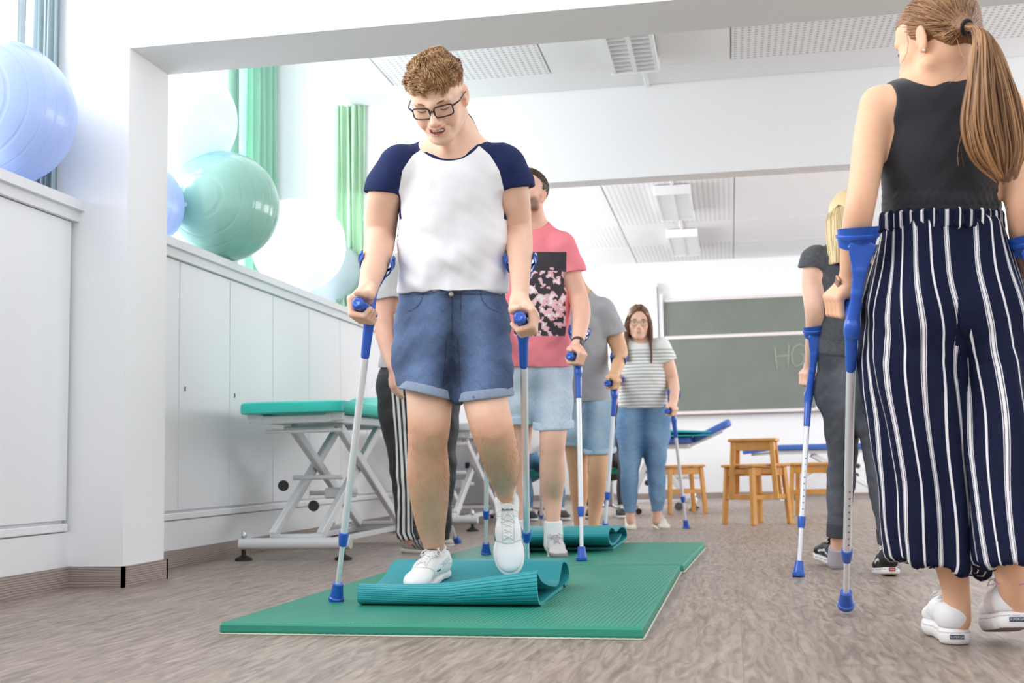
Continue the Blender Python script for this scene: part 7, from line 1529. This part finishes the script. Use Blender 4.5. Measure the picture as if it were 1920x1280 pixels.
# --- two seated people far behind
def seated(label, px, py, D, jean, topc, hairc, turn=0.):
    c = U(px, py, D); s = FPX/D
    def W(x, y, z): p = c+np.array([CR[0], CR[1], 0])*x+np.array([CF[0], CF[1], 0])*y; return np.array([p[0], p[1], z])
    def px_(p): q = p-CC; d = q@CF; return (960+FPX*(q@CR)/d, 640-FPX*(q@CU)/d, d)
    k = FPX/D
    J = lambda x, y, z, r, r2=None: (*px_(W(x, y, z)), r*k, (r2 or r)*k)
    f = nrm(-CF+CR*turn); X_ = turn*.4
    root, *_ = figure(label, W(0, 0, 0), (*px_(W(.02, -.02, 1.14)), f, CU, 1.), (*px_(W(0, 0, .98)), .055),
        [J(0, 0, .93, .13, .09), J(0, 0, .80, .16, .11), J(0, .02, .62, .14, .11), J(0, .04, .50, .17, .13)],
        [[J(.18, 0, .90, .05), J(.24, -.02, .72, .042), J(.22, -.10, .62, .036), J(.14, -.22, .58, .027)], [J(-.18, 0, .90, .05), J(-.24, -.02, .72, .042), J(-.22, -.10, .62, .036), J(-.14, -.22, .58, .027)]],
        [('down', W(.14, -.24, .575), -CF, CU, .9, 1, .5), ('down', W(-.14, -.24, .575), -CF, CU, .9, -1, .5)],
        [[J(.1, 0, .48, .085), J(.13+X_*.3, -.25, .50, .07), J(.14+X_*.5, -.44, .46, .055), J(.15+X_, -.45, .25, .05), J(.15+X_, -.44, .08, .036)], [J(-.1, 0, .48, .085), J(-.13+X_*.3, -.25, .50, .07), J(-.14+X_*.5, -.44, .46, .055), J(-.12+X_, -.45, .25, .05), J(-.12+X_, -.44, .08, .036)]],
        dict(ease=.012, m=jersey('seated top '+topc, topc), hem=px_(W(0, 0, .52)), sleeves=[([J(.18, 0, .90, .06), J(.23, -.02, .76, .058), J(.235, -.02, .70, .058)], px_(W(.23, -.02, .75)), -CU), ([J(-.18, 0, .90, .06), J(-.23, -.02, .76, .058), J(-.235, -.02, .70, .058)], px_(W(-.23, -.02, .75)), -CU)]),
        dict(name='trousers', m=mat('seated trousers '+jean, jean, .85, bump=(300, .1)), hip=[(*px_(W(0, .03, .56)), .15, .12), (*px_(W(0, .02, .46)), .17, .14)], waist=px_(W(0, .03, .58)),
             legs=[([J(.1, 0, .48, .095), J(.13+X_*.3, -.25, .50, .085), J(.14+X_*.5, -.44, .46, .07), J(.15+X_, -.45, .25, .065), J(.15+X_, -.44, .08, .055)], px_(W(.15+X_, -.44, .10)), -CU), ([J(-.1, 0, .48, .095), J(-.13+X_*.3, -.25, .50, .085), J(-.14+X_*.5, -.44, .46, .07), J(-.12+X_, -.45, .25, .065), J(-.12+X_, -.44, .08, .055)], px_(W(-.12+X_, -.44, .10)), -CU)]),
        [((W(.15+X_, -.42, 0), f*np.array([1, 1, 0]), np.array([0, 0, 1.])), dict(L=.27, W=.1, body='2a2a2d', sole='dddddd', style='plain', h=.007)), ((W(-.12+X_, -.42, 0), f*np.array([1, 1, 0]), np.array([0, 0, 1.])), dict(L=.27, W=.1, body='2a2a2d', sole='dddddd', style='plain', h=.007))],
        skin='eab79c', hair=lambda *a: cap_hair('hair', *a[:4], hairc, ([-.12, -.05, -.02, .0, .03, .05, .075], [-.06, -.06, -.03, -.01, .03, .05, .06]), n=0), h=.0085, eyes=1)
    o = W(0, .03, 0); r = empty('rolling_stool', o, 'teal rolling stool under the '+label.split(' behind')[0].replace('person', 'seated person'), 'stool'); m = MB(); m.lathe([(0, .37), (.17, .37), (.18, .385), (.18, .415), (.165, .43), (0, .43)], (0, 0, 1), o, 28); autosmooth(m.put('seat', mat('teal stool cushion', '2aa693', .5), r))
    m = MB(); m.lathe([(0, .08), (.025, .08), (.025, .2), (.016, .2), (.016, .37), (0, .37)], (0, 0, 1), o, 14); autosmooth(m.put('column', CHR, r))
    for i in range(5):
        a = i*2*math.pi/5; e = o+np.array([math.cos(a)*.24, math.sin(a)*.24, .07]); MB().bar(o+np.array([0, 0, .09]), e, .03, .02).put('base_arm', CHR, r); m = MB(); m.lathe([(0, -.012), (.028, -.012), (.028, .012), (0, .012)], (-math.sin(a), math.cos(a), 0), e-np.array([0, 0, .04]), 14); m.put('castor', BLK, r)
seated('person in blue jeans seated far behind, between the pink-shirted person\'s legs', 988, 880, 10.6, '5b86a6', 'e9e4e2', ('4a3526', '7d6047'), .25)
seated('person in dark clothes seated far behind, between grey and striped tops', 1146, 880, 10.8, '4c4449', '4a4046', ('3a2a20', '5f4633'), -.2)
